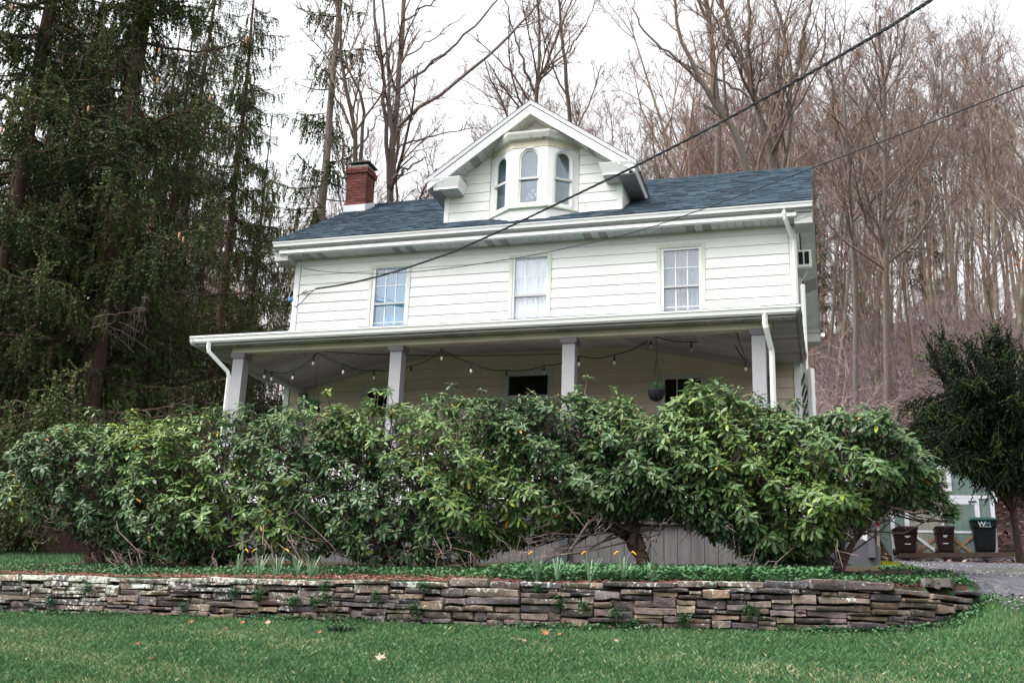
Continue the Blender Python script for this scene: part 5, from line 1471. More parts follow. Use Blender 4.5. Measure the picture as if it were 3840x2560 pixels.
def strands(B, rg, pos, dirs, L, tint, wid=1.0):
    """tufts along directions dirs at pos"""
    N = len(pos); d = unit(dirs)
    ref = unit(np.cross(d, rg.standard_normal((N, 3)))); w = np.cross(d, ref)
    for k in range(3):
        m = np.arange(N) % 3 == k
        if not m.any(): continue
        ww = (np.minimum(L[m], .5) * wid)[:, None]
        Mx = np.stack([ref[m] * ww, w[m] * ww, d[m] * L[m][:, None]], 2)
        B.inst(TPL[k][0], TPL[k][1], Mx, pos[m], tint[m])
def spruce(seed, Ht, r0, reach, zvis, whorl=.34, dens=1.0, lowest=1.6, sparse=None, droop=.36, hang=.66, dead=.11):
    rg = np.random.default_rng(seed)
    n = 14; P = np.zeros((n, 3)); P[:, 2] = np.linspace(-.4, Ht, n); P[1:, :2] += np.cumsum(rg.normal(0, .025, (n - 1, 2)), 0)
    R = r0 * (1 - np.linspace(0, 1, n) * .93); R[0] *= 1.9; R[1] *= 1.05
    T = Big(); T.tubes(P[None], R[None], 12)
    BR = Big(); ND = Big(); DD = Big()
    z = lowest
    while z < min(Ht * .97, zvis):
        for k in range(int(rg.integers(2, 5))):
            zz = z + rg.uniform(-.15, .15); az = rg.uniform(0, 6.283); s = zz / Ht
            L = reach * (1 - s) ** .62 * rg.uniform(.55, 1.15)
            base = np.array([np.interp(zz, P[:, 2], P[:, 0]), np.interp(zz, P[:, 2], P[:, 1]), zz])
            h = np.array([math.cos(az), math.sin(az), 0.]); q = np.linspace(0, 1, 9)
            az2 = az + np.cumsum(rg.normal(0, .06, 9)); hh = np.stack([np.cos(az2), np.sin(az2), 0 * az2], 1)
            prof = -droop * q + (droop * .75 + .08) * q ** 2.2 + .05 * rg.standard_normal()
            C = base + hh * (q * L)[:, None] + np.stack([0 * q, 0 * q, prof * L], 1)
            r = max(.012, min(.05, L * .016)); btint = rg.normal(0, .17); isdead = rg.random() < dead
            BR.tubes(C[None], (r * (1 - q * .8))[None], 5)
            # side branchlets
            nb = max(4, int(L / .26)); sb = np.linspace(.14, .98, nb) + rg.uniform(-.02, .02, nb); b, t = polyline_at(C, sb)
            side = np.cross(t, [0, 0, 1.0]) * np.where(np.arange(nb) % 2 == 0, 1, -1)[:, None]
            dd = unit(t * .75 + unit(side) * .8 + np.array([0, 0, -.10]))
            l2 = L * .34 * (1.15 - sb) * rg.uniform(.6, 1.2, nb) + .12
            q2 = np.linspace(0, 1, 4); C2 = b[:, None] + dd[:, None] * (q2[None, :, None] * l2[:, None, None]); C2[:, :, 2] -= (q2[None] ** 1.6) * (l2[:, None] * .35)
            tgt = DD if isdead else BR
            tgt.tubes(C2, np.maximum(.007, r * .3) * np.ones((nb, 1)) * np.linspace(1, .5, 4)[None], 3)
            if isdead:
                m_ = 6; ss = rg.uniform(.1, 1, nb * m_); bb = np.repeat(b, m_, 0) + np.repeat(dd * l2[:, None], m_, 0) * ss[:, None]
                e = np.stack([rg.normal(0, .04, nb * m_), rg.normal(0, .04, nb * m_), -rg.uniform(.1, .4, nb * m_)], 1)
                DD.tubes(np.stack([bb, bb + e * .5, bb + e], 1), np.full((nb * m_, 3), .005), 3); continue
            # hanging curtains + bushy tips
            den = dens * (1.0 if sparse is None else sparse(zz))
            lines = [(C, L, .12)] + [(c2, l, .0) for c2, l in zip(C2, l2)]
            for c, l, s0 in lines:
                m_ = max(1, int(l / .040 * den)); ss = rg.uniform(s0, 1, m_); pp, tt = polyline_at(c, ss)
                hd = np.stack([rg.normal(0, .13, m_), rg.normal(0, .13, m_), -np.ones(m_)], 1) + tt * .25
                ll = hang * rg.uniform(.35, 1.15, m_) * (1 - .3 * ss)
                tn = np.clip(.32 + btint + .16 * rg.standard_normal(m_) + .12 * (ll > .45), 0, .86); tn = np.where(rg.random(m_) < .10, .95, tn)
                strands(ND, rg, pp, hd, ll, tn, wid=.95)
                m2 = max(1, int(l / .052 * den)); ss = rg.uniform(s0, 1, m2); pp, tt = polyline_at(c, ss)
                sd2 = tt * 1.0 + np.stack([rg.normal(0, .45, m2), rg.normal(0, .45, m2), rg.normal(.12, .3, m2)], 1)
                strands(ND, rg, pp, sd2, rg.uniform(.16, .34, m2), np.clip(.45 + btint + .15 * rg.standard_normal(m2), 0, .82), wid=1.2)
        z += whorl * rg.uniform(.7, 1.3)
    # short sprays and curtains close to the trunk
    m_ = int(900 * dens); zz = rg.uniform(lowest + .5, min(Ht, zvis), m_); az = rg.uniform(0, 6.283, m_); rr = rg.uniform(.12, .75, m_) * (1 - zz / Ht * .6)
    keep = np.sin(zz * 2.3 + az * 1.5 + seed) > -.25; zz, az, rr = zz[keep], az[keep], rr[keep]; m_ = len(zz)
    pp = np.stack([np.interp(zz, P[:, 2], P[:, 0]) + rr * np.cos(az), np.interp(zz, P[:, 2], P[:, 1]) + rr * np.sin(az), zz], 1)
    strands(ND, rg, pp, np.stack([np.cos(az) * .25, np.sin(az) * .25, -np.ones(m_)], 1) + rg.normal(0, .15, (m_, 3)), hang * rg.uniform(.5, 1.2, m_), np.clip(.35 + .2 * rg.standard_normal(m_), 0, .85), wid=.85)
    return T, BR, ND, DD
def place_spruce(parts, loc, rz, sc, label, bark='bark_red', group=None):
    e = empty('spruce_tree', loc, label, 'tree', group, rz=rz); e.scale = (sc, sc, sc)
    for nm, me in parts:
        if me is None: continue
        o = bpy.data.objects.new(nm, me); COL.objects.link(o); o.parent = e
        if nm != 'trunk': o['kind'] = 'stuff'
    return e
def parts_of(tr, bark):
    out = []
    for nm, b, m in zip(('trunk', 'branches', 'needles', 'dead_twigs'), tr, (M[bark], M['bark_red'], M['needle'], M['deadtwig'])):
        if not b.v: continue
        me = b.mesh(nm); me.materials.append(m); out.append((nm, me))
    return out
sA = parts_of(spruce(61, 24, .30, 3.7, 19, dens=.78, lowest=2.2, sparse=lambda z: .66 if z < 8.5 else .56), 'bark_red')
sB = parts_of(spruce(62, 24, .22, 3.4, 21, dens=.75, lowest=.9, whorl=.34, sparse=lambda z: .60 if z < 8.5 else .48), 'bark_red')
sC = parts_of(spruce(63, 25, .20, 2.1, 22, dens=.42, lowest=4.0, whorl=.62, hang=.8, dead=.35), 'bark_pale')
def gp(x, t):
    p = atT(x, gtop(x, 0, t), t); return (p[0], p[1], Hs(p[0], p[1]))
pA = gp(250, 22.0)
place_spruce(sA, pA, 0.4, 1.0, 'big dark spruce with reddish trunk and drooping curtains left of the house')
place_spruce(sB, gp(-190, 21.5), 2.0, 1.08, 'dark spruce at the far left edge, trunk outside the view')
place_spruce(sB, gp(720, 27.0), 4.1, .74, 'dense dark spruce behind the left end of the porch')
place_spruce(sB, gp(540, 33.0), 1.1, .92, 'dark spruce standing behind the big reddish trunked spruce')
place_spruce(sA, gp(60, 31.0), 5.0, .9, 'dark spruce deep behind, left of the reddish trunked spruce')
for i_, (x, t, rz, s_) in enumerate([(-60, 29, .3, .8), (400, 30, 1.9, .72), (860, 34, 5.2, .62), (455, 24.6, 2.7, .60), (640, 31, .9, .55)]): place_spruce(sB, gp(x, t), rz, s_, 'dark spruce in the thicket behind the big left spruce', group='spruces behind the big left spruce')
place_spruce(sC, gp(1070, 29.5), 0.0, 1.0, 'tall thin spruce with bare pale trunk and few green tufts beside the chimney')
# cones hanging in the big spruce
rgc = np.random.default_rng(8); mb = MB(); mb.lathe([(.001, -.08), (.016, -.06), (.021, -.02), (.018, .03), (.006, .06)], (0, 0, 0), 7); cm_ = mb.mesh('cone', smooth=True); cm_.materials.append(M['cone'])
e0 = [o for o in bpy.data.objects if o.name == 'spruce_tree'][0]
for (x, y, t) in [(598, 190, 20.6), (591, 302, 20.6), (923, 148, 20.6), (6, 488, 20.2), (43, 30, 20.2), (672, 882, 20.5), (687, 898, 20.5), (787, 368, 20.7), (331, 408, 20.5)]:
    p = atT(x, y, t); o = bpy.data.objects.new('cone', cm_); COL.objects.link(o); o.parent = e0
    o.matrix_parent_inverse = (Matrix.Translation(pA) @ Matrix.Rotation(.4, 4, 'Z')).inverted(); o.location = p
# two conifers on the slope behind the right roof
sD = parts_of(spruce(64, 19, .2, 3.0, 40, dens=.5, lowest=2, whorl=.6, hang=.45, dead=.05), 'bark')
for x, t, s, rz, lb in [(2480, 62, 1.0, .5, 'thin grey green conifer on the slope left of the leaning split trunk'), (2730, 66, .95, 2.5, 'thin conifer on the slope between the leaning trunks behind the roof'), (3060, 70, 1.0, 4, 'thin conifer on the slope above the right roof corner'), (3480, 84, 1.15, 1, 'tall thin conifer among the bare trees high on the right slope')]:
    place_spruce(sD, gp(x, t), rz, s, lb)

# ------------------------------------------------------------------ yew at the right edge
YG = [(0.0, (0.008, 0.014, 0.008)), (0.6, (0.014, 0.026, 0.012)), (0.85, (0.030, 0.052, 0.016)), (1.0, (0.055, 0.085, 0.02))]
M['yew'] = mat('dark_yew_needle', (1, 1, 1), (.7, .7, .7), scale=2.0, rough=0.75, spec=0.15, tintcol=YG)
def yew():
    rg = np.random.default_rng(71); T = Big(); BR = Big(); ND = Big()
    t = 33.0; b = atT(3826, 2090, t); zb = Hs(b[0], b[1])
    Pt = np.array([(b[0], b[1], zb - .2)] + [tuple(atT(x, y, t)) for x, y in [(3812, 2000), (3792, 1880), (3775, 1760), (3770, 1640), (3760, 1480), (3750, 1330)]])
    T.tubes(Pt[None], np.array([[.13, .10, .09, .085, .08, .05, .02]]), 9)
    tips = [(3520, 1265), (3560, 1320), (3625, 1290), (3690, 1345), (3735, 1240), (3790, 1300), (3850, 1330), (3470, 1540), (3455, 1590), (3500, 1640), (3530, 1700), (3560, 1715), (3600, 1745), (3640, 1765), (3680, 1785), (3720, 1800), (3770, 1800), (3820, 1820), (3880, 1800), (3425, 1570), (3440, 1640), (3900, 1450), (3920, 1600), (3560, 1560), (3620, 1620), (3600, 1450), (3680, 1500), (3740, 1560), (3640, 1700), (3720, 1720), (3800, 1700), (3800, 1480), (3850, 1580), (3580, 1640), (3660, 1420), (3760, 1400), (3860, 1750), (3540, 1690), (3590, 1725), (3640, 1755), (3690, 1790), (3740, 1815), (3790, 1840), (3850, 1840), (3620, 1740), (3670, 1770), (3720, 1790)]
    for rep in range(4):
        for x, y in tips:
            if y > 1700: y -= 28
            if rep: x, y = x + rg.normal(0, 38), y + abs(rg.normal(0, 30)) * (1 if y < 1500 else -.4)
            e = atT(x, y, t + rg.uniform(-2.2, 2.2)); s = rg.uniform(.25, .9); r0, _ = polyline_at(Pt, np.array([s])); r0 = r0[0]
            q = np.linspace(0, 1, 8)[:, None]; up = y < 1400
            C = r0 * (1 - q) + e * q; C[:, 2] += (np.sin(q[:, 0] * math.pi) * (.35 if not up else -.3))
            BR.tubes(C[None], np.linspace(.035, .008, 8)[None], 4)
            L = np.linalg.norm(e - r0); m = int(14 + L * 19)
            ss = rg.uniform(.25, 1, m) ** .8; pp, tt = polyline_at(C, ss); pp = pp + rg.normal(0, .23, (m, 3)) * (1.1 - ss)[:, None]
            d = tt * (.8 if up else .4) + rg.normal(0, .5, (m, 3)) + np.where((ss > .75)[:, None] & up, np.array([0, 0, .5]), np.array([0, 0, -.7]))
            ll = rg.uniform(.3, .72, m); tn = np.clip(.45 + .25 * rg.standard_normal(m) + .35 * (pp[:, 2] > e[2] - .35) * (ss > .8) * (rg.random(m) < .5), 0, 1)
            strands(ND, rg, pp, d, ll, tn, wid=.95)
    e = empty('yew_tree', (b[0], b[1], zb), 'dark green yew with upright tips in front of the teal shed', 'tree')
    for nm, B, m in (('trunk', T, M['bark_red']), ('branches', BR, M['bark_red']), ('needles', ND, M['yew'])):
        me = B.mesh(nm, (b[0], b[1], zb)); me.materials.append(m); o = bpy.data.objects.new(nm, me); COL.objects.link(o); o.parent = e
        if nm != 'trunk': o['kind'] = 'stuff'
yew()

# ------------------------------------------------------------------ rhododendrons
RG_ = [(0.0, (0.032, 0.072, 0.026)), (0.30, (0.060, 0.122, 0.038)), (0.60, (0.106, 0.182, 0.048)), (0.84, (0.230, 0.300, 0.040)), (0.92, (0.30, 0.27, 0.03)), (1.0, (0.45, 0.15, 0.03))]
def leaf_back(N, L, src, out, p):
    g = N.new('ShaderNodeNewGeometry')
    mx = N.new('ShaderNodeMix'); mx.data_type = 'RGBA'; L.new(g.outputs['Backfacing'], mx.inputs[0]); L.new(out, mx.inputs[6])
    h = N.new('ShaderNodeHueSaturation'); h.inputs['Saturation'].default_value = .75; h.inputs['Value'].default_value = 1.45; L.new(out, h.inputs['Color']); L.new(h.outputs[0], mx.inputs[7])
    return mx.outputs[2]
def leaf_mat(name, use_obj):
    m = mat(name, (1, 1, 1), (.82, .82, .82), scale=25, rough=0.42, spec=0.36, tintcol=RG_, trans=0.10, extra=leaf_back)
    if use_obj:
        N = m.node_tree.nodes; L = m.node_tree.links
        at = [n for n in N if n.type == 'ATTRIBUTE'][0]; at.attribute_type = 'OBJECT'
    return m
M['leaf'] = leaf_mat('rhododendron_leaf', False); M['leaf_single'] = leaf_mat('rhododendron_single_leaf', True)
M['rh_bark'] = mat('rhododendron_bark', (0.16, 0.105, 0.085), (0.075, 0.05, 0.042), scale=9, rough=0.95, spec=0.1, bump=0.6, bscale=18)
M['rh_twig'] = mat('pale_grey_twig', (0.24, 0.185, 0.16), (0.10, 0.075, 0.065), scale=7, rough=0.9, spec=0.1)
M['bud'] = mat('cream_bud', (0.62, 0.52, 0.27), (0.45, 0.36, 0.15), scale=14, rough=0.6)
# leaf template: unit length along +x, folded along the midrib, tip bent down
lv = []; 
for x, w, z in ((0.0, .02, 0), (.26, .155, .012), (.72, .185, -.02), (1.0, .055, -.10)):
    lv += [(x, -w, z + w * .32), (x, 0, z), (x, w, z + w * .32)]
lv = np.array(lv); lf = []
for i in range(3):
    for j in range(2):
        a = i * 3 + j; lf += [(a, a + 3, a + 4), (a, a + 4, a + 1)]
lf = np.array(lf)
Bq = Big(); Bq.add(lv, tris=lf); LEAF_ME = Bq.mesh('leaf'); LEAF_ME.materials.append(M['leaf_single'])

topx = [20, 60, 130, 180, 270, 330, 400, 470, 540, 620, 700, 760, 830, 880, 930, 1000, 1040, 1100, 1160, 1200, 1270, 1340, 1400, 1440, 1500, 1560, 1600, 1650, 1700, 1770, 1850, 1900, 1960, 2020, 2060, 2130, 2165, 2185]
topy = [y_ + 9 for y_ in [1170, 1090, 1010, 972, 978, 965, 968, 950, 935, 950, 935, 915, 935, 920, 925, 938, 905, 910, 890, 915, 910, 895, 925, 912, 962, 925, 890, 885, 915, 945, 958, 953, 963, 950, 995, 1045, 1115, 1170]]
botx = [20, 100, 200, 300, 450, 520, 600, 700, 790, 850, 950, 1050, 1150, 1250, 1350, 1450, 1550, 1640, 1750, 1880, 1950, 2050, 2120, 2185]
boty = [1178, 1195, 1230, 1278, 1294, 1278, 1255, 1278, 1232, 1292, 1294, 1284, 1245, 1222, 1190, 1178, 1172, 1220, 1276, 1292, 1215, 1168, 1160, 1168]
BY = -6.3
topy = [y + (13 if 1070 < x < 1330 else 7 if 640 < x < 860 else 0) for x, y in zip(topx, topy)]
boty = [y + (13 if 480 < x < 1760 else 0) for x, y in zip(botx, boty)]
tw_ = np.array([atY(x * 1.6327, y * 1.6327, BY) for x, y in zip(topx, topy)]); bw_ = np.array([atY(x * 1.6327, y * 1.6327, BY) for x, y in zip(botx, boty)])
def col_X(x2352): return float(atY(x2352 * 1.6327, 1750, BY)[0])
bushes = [(62, 345, (228, 1290), 'leftmost rhododendron with bare pale twigs low on its left side', 1.05),
          (345, 800, (498, 1285), 'rhododendron in front of the left porch column, some yellow leaves', 1.0),
          (800, 1175, (905, 1290), 'rhododendron below the front door with gaps near its foot', 1.05),
          (1175, 1530, (1490, 1292), 'rhododendron with a thick curved brown trunk leaning right', 1.0),
          (1530, 2187, (1895, 1305), 'largest rhododendron at the right end reaching over the gravel', 1.25)]
def whorl_field(rg, x0, x1, n, dep):
    X0, X1 = col_X(x0), col_X(x1); xc, hw = (X0 + X1) / 2, (X1 - X0) / 2
    X = rg.uniform(X0 - (.22 if x0 > 80 else 0), X1 + (.22 if x1 < 2180 else 0), n * 3)
    zt = np.interp(X, tw_[:, 0], tw_[:, 2]); zb = np.interp(X, bw_[:, 0], bw_[:, 2])
    u = rg.uniform(-1, 1, n * 3); zc, hz = (zt + zb) / 2, np.maximum((zt - zb) / 2, .04)
    ex = np.clip(1 - np.abs((X - xc) / (hw * 1.16)) ** 4, .5, 1) ** .5
    th = rg.uniform(-.35, 1, n * 3)           # front (1) to back
    rad = np.sqrt(np.clip(1 - np.abs(u) ** 3.4, 0, 1)) * dep * ex * np.minimum(1, hz / .5)
    lump = .78 + .30 * np.sin(X * 5.1 + u * 2.3 * hz * 2) * np.sin(u * 3.7 + X * 2.2) + .12 * np.sin(X * 13 + u * 9)
    shell = np.where(rg.random(n * 3) < .72, rg.uniform(.80, 1.05, n * 3), rg.uniform(.25, .85, n * 3))
    y = BY - rad * np.clip(lump, .35, 1.2) * np.where(th > 0, shell, -shell * .8)
    z = zc + u * hz
    nx = (X - xc) / hw * .5; nrm = np.stack([nx, np.where(th > 0, -1, 1) * np.sqrt(np.clip(1 - u * u, 0, 1)) * .9, u * .9 + .15], 1)
    # uneven crown: holes where the noise is low
    hole = np.sin(X * 2.9 + 1.3) * np.sin(z * 4.1 + X) + .6 * np.sin(X * 7.3 + z * 5.2)
    keep = (hole > -1.02) | (rg.random(n * 3) < .35)
    keep &= rg.random(n * 3) < np.clip(hz / .75, .12, 1)
    idx = np.nonzero(keep)[0][:n]
    return np.stack([X, y, z], 1)[idx], unit(nrm[idx]), u[idx]
for bi, (x0, x1, foot, label, dep) in enumerate(bushes):
    rg = np.random.default_rng(100 + bi)
    fp = ground_hit(foot[0] * 1.6327, foot[1] * 1.6327, 8); fp = np.array([fp[0], BY + .1 if abs(fp[1] - BY) > .9 else fp[1], 0]); fp[2] = Hs(fp[0], fp[1])
    e = empty('rhododendron', fp, label, 'shrub')
    nW = int((x1 - x0) * 3.1)
    Wp, Wn, Wu = whorl_field(rg, x0, x1, nW, dep)
    # sprigs that stick out above the outline
    k = int((x1 - x0) / 15); xs_s = rg.uniform(x0 + 15, x1 - 15, k); sp = np.array([atY(x * 1.6327, (np.interp(x, topx, topy) - rg.uniform(0, 1) ** 2 * 44) * 1.6327, BY + rg.uniform(-.5, .3)) for x in xs_s])
    sprig0 = len(Wp); Wp = np.vstack([Wp, sp]); Wn = np.vstack([Wn, np.tile([0, -.25, 1.0], (k, 1))]); Wu = np.concatenate([Wu, np.ones(k)])
    n = len(Wp)
    ax = unit(Wn * .62 + np.array([0, -.12, .95]) + rg.normal(0, .22, (n, 3)))
    ref = unit(np.cross(ax, rg.standard_normal((n, 3)))); wv = np.cross(ax, ref)
    mats, offs, tints = [], [], []
    for j in range(10):
        on = rg.random(n) < (1 if j < 7 else .55)
        a = j * 2.399 + rg.uniform(-.3, .3, n); el = np.where(j < 4, rg.uniform(.05, .55, n), rg.uniform(-.75, .15, n)) - .18 * (Wu < 0)
        d = (ref * np.cos(a)[:, None] + wv * np.sin(a)[:, None]) * np.cos(el)[:, None] + ax * np.sin(el)[:, None]
        d = unit(d + np.array([0, 0, -.16]))
        yv = unit(np.cross(ax, d) + rg.normal(0, .12, (n, 3))); zv = np.cross(d, yv)
        l = rg.uniform(.070, .118, n) * (1.0 if bi < 4 else 1.06)
        Mx = np.stack([d * l[:, None], yv * (l * rg.uniform(.9, 1.12, n))[:, None], zv * l[:, None]], 2)
        o = Wp + ax * (.012 * (5 - j) / 5)[...] if False else Wp + ax * (.010 * (5 - j) / 5) + d * .010
        base_t = .34 + .20 * np.sin(Wp[:, 0] * 1.7 + Wp[:, 2] * 2.3)
        tn = np.clip(base_t + .12 * rg.standard_normal(n), 0, .82)
        if bi in (0, 1): tn = np.clip(tn + .10 * (Wu > .5), 0, .85)
        if bi == 4: tn = np.clip(tn + .22 * sl(10.6, 11.6, Wp[:, 0]) * (rg.random(n) < .6), 0, .86)
        old = (rg.random(n) < (.035 if bi < 4 else .010)) & (j > 5); tn = np.where(old, rg.uniform(.88, 1.0, n), tn)
        mats.append(Mx[on]); offs.append(o[on]); tints.append(tn[on])
    Mx = np.concatenate(mats); O = np.concatenate(offs); tn = np.concatenate(tints)
    dist = np.linalg.norm(O - CAM_P, axis=1) - .35 * rg.random(len(O)); order = np.argsort(dist); big = order[:300]; rest = order[300:]
    F = Big(); F.inst(lv, lf, Mx[rest], O[rest], tn[rest])
    me = F.mesh('foliage', fp); me.materials.append(M['leaf']); o = bpy.data.objects.new('foliage', me); COL.objects.link(o); o.parent = e; o['kind'] = 'stuff'
    for i in big:
        m4 = Matrix.Identity(4)
        for r_ in range(3):
            for c in range(3): m4[r_][c] = Mx[i][r_][c]
            m4[r_][3] = O[i][r_] - fp[r_]
        o = bpy.data.objects.new('leaf', LEAF_ME); COL.objects.link(o); o.parent = e; o.matrix_basis = m4; o['tint'] = float(tn[i])
    # buds
    bv = np.array([(-.5, -.5, 0), (.5, -.5, 0), (.5, .5, 0), (-.5, .5, 0), (-.75, -.75, .8), (.75, -.75, .8), (.75, .75, .8), (-.75, .75, .8), (0, 0, 2.6)]) * .0085
    bf = np.array([(0, 1, 5), (0, 5, 4), (1, 2, 6), (1, 6, 5), (2, 3, 7), (2, 7, 6), (3, 0, 4), (3, 4, 7), (4, 5, 8), (5, 6, 8), (6, 7, 8), (7, 4, 8)])
    sel = rg.random(n) < .62; BD = Big(); BD.inst(bv, bf, np.stack([ref[sel], wv[sel], ax[sel]], 2), Wp[sel] + ax[sel] * .008)
    me = BD.mesh('buds', fp); me.materials.append(M['bud']); o = bpy.data.objects.new('buds', me); COL.objects.link(o); o.parent = e; o['kind'] = 'stuff'
    # trunk, limbs, twigs
    T = Big(); TW = Big()
    if bi == 3: limbs = [[(1490, 1292), (1462, 1255), (1430, 1215), (1380, 1165), (1310, 1120)], [(1462, 1255), (1448, 1200), (1420, 1120), (1440, 1030)], [(1475, 1262), (1455, 1180), (1425, 1120), (1445, 1060)], [(1440, 1225), (1400, 1210), (1350, 1190)]]
    else:
        limbs = []
        for q in range(7):
            fx = rg.uniform(x0 + .08 * (x1 - x0), x1 - .08 * (x1 - x0)); ty = rg.uniform(1000, 1120)
            bx_ = foot[0] + rg.uniform(-26, 26); limbs.append([(bx_, foot[1]), (bx_ + (fx - bx_) * .18 + rg.uniform(-10, 10), foot[1] - 60), (bx_ + (fx - bx_) * .55, foot[1] - 120), (fx, ty)])
    LP = []
    for q, lb in enumerate(limbs):
        yo = rg.uniform(-.3, .3)
        P = np.array([atY(a * 1.6327, b * 1.6327, BY + .1 + yo * i_ / 3 * 1.5) for i_, (a, b) in enumerate(lb)])
        if q == 0 or bi != 3: P[0, 2] = Hs(P[0, 0], P[0, 1]) - .08
        s = np.linspace(0, 1, len(P)); qq = np.linspace(0, 1, 12); Q = np.stack([np.interp(qq, s, P[:, i_]) for i_ in range(3)], 1)
        Q[1:-1] = (Q[:-2] + 2 * Q[1:-1] + Q[2:]) / 4; Q[1:-1] += rg.normal(0, .018, (10, 3))
        r_b = (.095 if q == 0 else .06) if bi == 3 else rg.uniform(.03, .055)
        T.tubes(Q[None], (r_b * (1 - qq * .78))[None], 8); LP.append(Q)
    LPa = np.concatenate(LP)
    # twig from every third whorl back to the nearest limb
    sel = np.concatenate([np.nonzero(rg.random(sprig0) < .40)[0], np.arange(sprig0, n)])
    for i in sel:
        cand = LPa[rg.integers(0, len(LPa), 14)]; c = cand[np.argmin(((cand - Wp[i]) ** 2).sum(1))]
        end = Wp[i] - ax[i] * .02; mid = end * .55 + c * .45 - ax[i] * .05 + np.array([0, 0, -.07]) + rg.normal(0, .04, 3)
        q1 = end - ax[i] * .12 * (1.6 if i >= sprig0 else 1)
        TW.tubes(np.array([[c, mid, q1, end]]), np.array([[.011, .008, .006, .005]]), 4)
    # bare low twigs
    nb = {0: 80, 1: 60, 2: 32, 3: 34, 4: 34}[bi]
    for q in range(nb):
        xx = rg.uniform(x0, x1); yb = np.interp(xx, botx, boty) + rg.uniform(-45, 55)
        p = atY(xx * 1.6327, yb * 1.6327, BY - rg.uniform(-.2, .9) * dep)
        p[2] = max(p[2], Hs(p[0], p[1]) + .05)
        c = LPa[np.argmin(((LPa - p) ** 2).sum(1) + rg.uniform(0, .5, len(LPa)))]
        mid = (p + c) / 2 + rg.normal(0, .09, 3); m2 = p * .8 + mid * .2 + rg.normal(0, .05, 3)
        TW.tubes(np.array([[c, mid, m2, p]]), np.array([[.010, .008, .006, .003]]), 4)
        for _ in range(2):
            TW.tubes(np.array([[m2, (m2 + p) / 2 + rg.normal(0, .04, 3), p + rg.normal(0, .10, 3)]]), np.array([[.005, .004, .003]]), 3)
    for nm, B, m in (('trunk', T, M['rh_bark']), ('twigs', TW, M['rh_twig'])):
        me = B.mesh(nm, fp); me.materials.append(m); o = bpy.data.objects.new(nm, me); COL.objects.link(o); o.parent = e
        o['kind'] = 'stuff' if nm == 'twigs' else 'thing'
        if nm == 'trunk': del o['kind']
# ------------------------------------------------------------------ shed
M['teal'] = mat('teal_board', (0.150, 0.205, 0.185), (0.115, 0.165, 0.150), scale=2.5, rough=0.75, bump=0.06)
M['tan'] = mat('faded_tan_board', (0.25, 0.25, 0.20), (0.20, 0.21, 0.17), scale=2.5, rough=0.8, rnd=.05)
M['shedwhite'] = mat('shed_white_trim', (0.62, 0.63, 0.70), (0.54, 0.55, 0.60), scale=3, rough=0.7)
M['rawwood'] = mat('bare_wood_brace', (0.30, 0.185, 0.10), (0.23, 0.14, 0.08), scale=6, rough=0.85)
g0 = ground_hit(3350, 2094, 24); t0 = float((g0 - CAM_P) @ FW)
ang = 0.10; U_ = np.array([math.cos(ang), math.sin(ang), 0]); V_ = np.array([-math.sin(ang), math.cos(ang), 0])
def pjx(p):
    d = p - CAM_P; z = d @ FW; return 1920 + FPX * (d @ RT) / z, 1280 - FPX * (d @ UP) / z
lo, hi = 1, 9
for _ in range(40):
    m_ = (lo + hi) / 2
    if pjx(g0 + U_ * m_)[0] < 3745: lo = m_
    else: hi = m_
SW = lo; ppm = FPX / t0
zt_ = lambda y: (2094 - y) / ppm * 1.03
shed = empty('shed', g0, 'teal barn shaped shed with white trim behind the three bins', 'shed')
def S(a, b, z): return g0 + U_ * a + V_ * b + np.array([0, 0, z])
def sbox(mb, a0, a1, b0, b1, z0, z1): return mb.hexa([S(a0, b0, z0), S(a1, b0, z0), S(a1, b1, z0), S(a0, b1, z0), S(a0, b0, z1), S(a1, b0, z1), S(a1, b1, z1), S(a0, b1, z1)])
ze, zk, za = zt_(1868), zt_(1762), zt_(1716); kx = .13 * SW; DEPTH = 4.6
prof = [(0, -.3), (SW, -.3), (SW, ze), (SW - kx, zk), (SW / 2, za), (kx, zk), (0, ze)]
mb = MB(); mb.prism([S(a, .03, z) for a, z in prof], V_ * DEPTH); obj('wall', mb, M['teal'], shed)
n = 16
for i in range(n):       # vertical grooved boards of the front
    a0, a1 = SW * i / n + .006, SW * (i + 1) / n - .006
    f = lambda a: float(np.interp(a, [0, kx, SW / 2, SW - kx, SW], [ze, zk, za, zk, ze])) - .02
    mb = MB(); mb.hexa([S(a0, .012, -.1), S(a1, .012, -.1), S(a1, .028, -.1), S(a0, .028, -.1), S(a0, .012, f(a0)), S(a1, .012, f(a1)), S(a1, .028, f(a1)), S(a0, .028, f(a0))]); obj('wall_board', mb, M['teal'], shed)
rp_ = [(-.10, ze - .08), (kx - .03, zk + .03), (SW / 2, za + .05), (SW - kx + .03, zk + .03), (SW + .10, ze - .08)]
for i in range(4):
    (a, z), (c, w) = rp_[i], rp_[i + 1]
    mb = MB(); mb.prism([S(a, -.10, z), S(c, -.10, w), S(c, -.10, w + .07), S(a, -.10, z + .07)], V_ * (DEPTH + .2)); obj('roof', mb, M['dark_metal'], shed)
    mb = MB(); mb.prism([S(a, -.125, z - .10), S(c, -.125, w - .10), S(c, -.125, w + .06), S(a, -.125, z + .06)], V_ * .024); obj('rake_trim', mb, M['shedwhite'], shed)
def trim(name, a0, a1, z0, z1, m='shedwhite', b=-.012, d=.022):
    mb = MB(); sbox(mb, a0, a1, b, b + d, z0, z1); return obj(name, mb, M[m], shed)
ax_ = lambda x: (x - 3352) / (3745 - 3352) * SW
trim('corner_trim', -.015, .12, -.1, ze - .05); trim('corner_trim', SW - .12, SW + .015, -.1, ze - .05)
trim('belt_trim', .12, SW - .12, zt_(1872), zt_(1861))
dz0, dz1 = .04, zt_(1893)
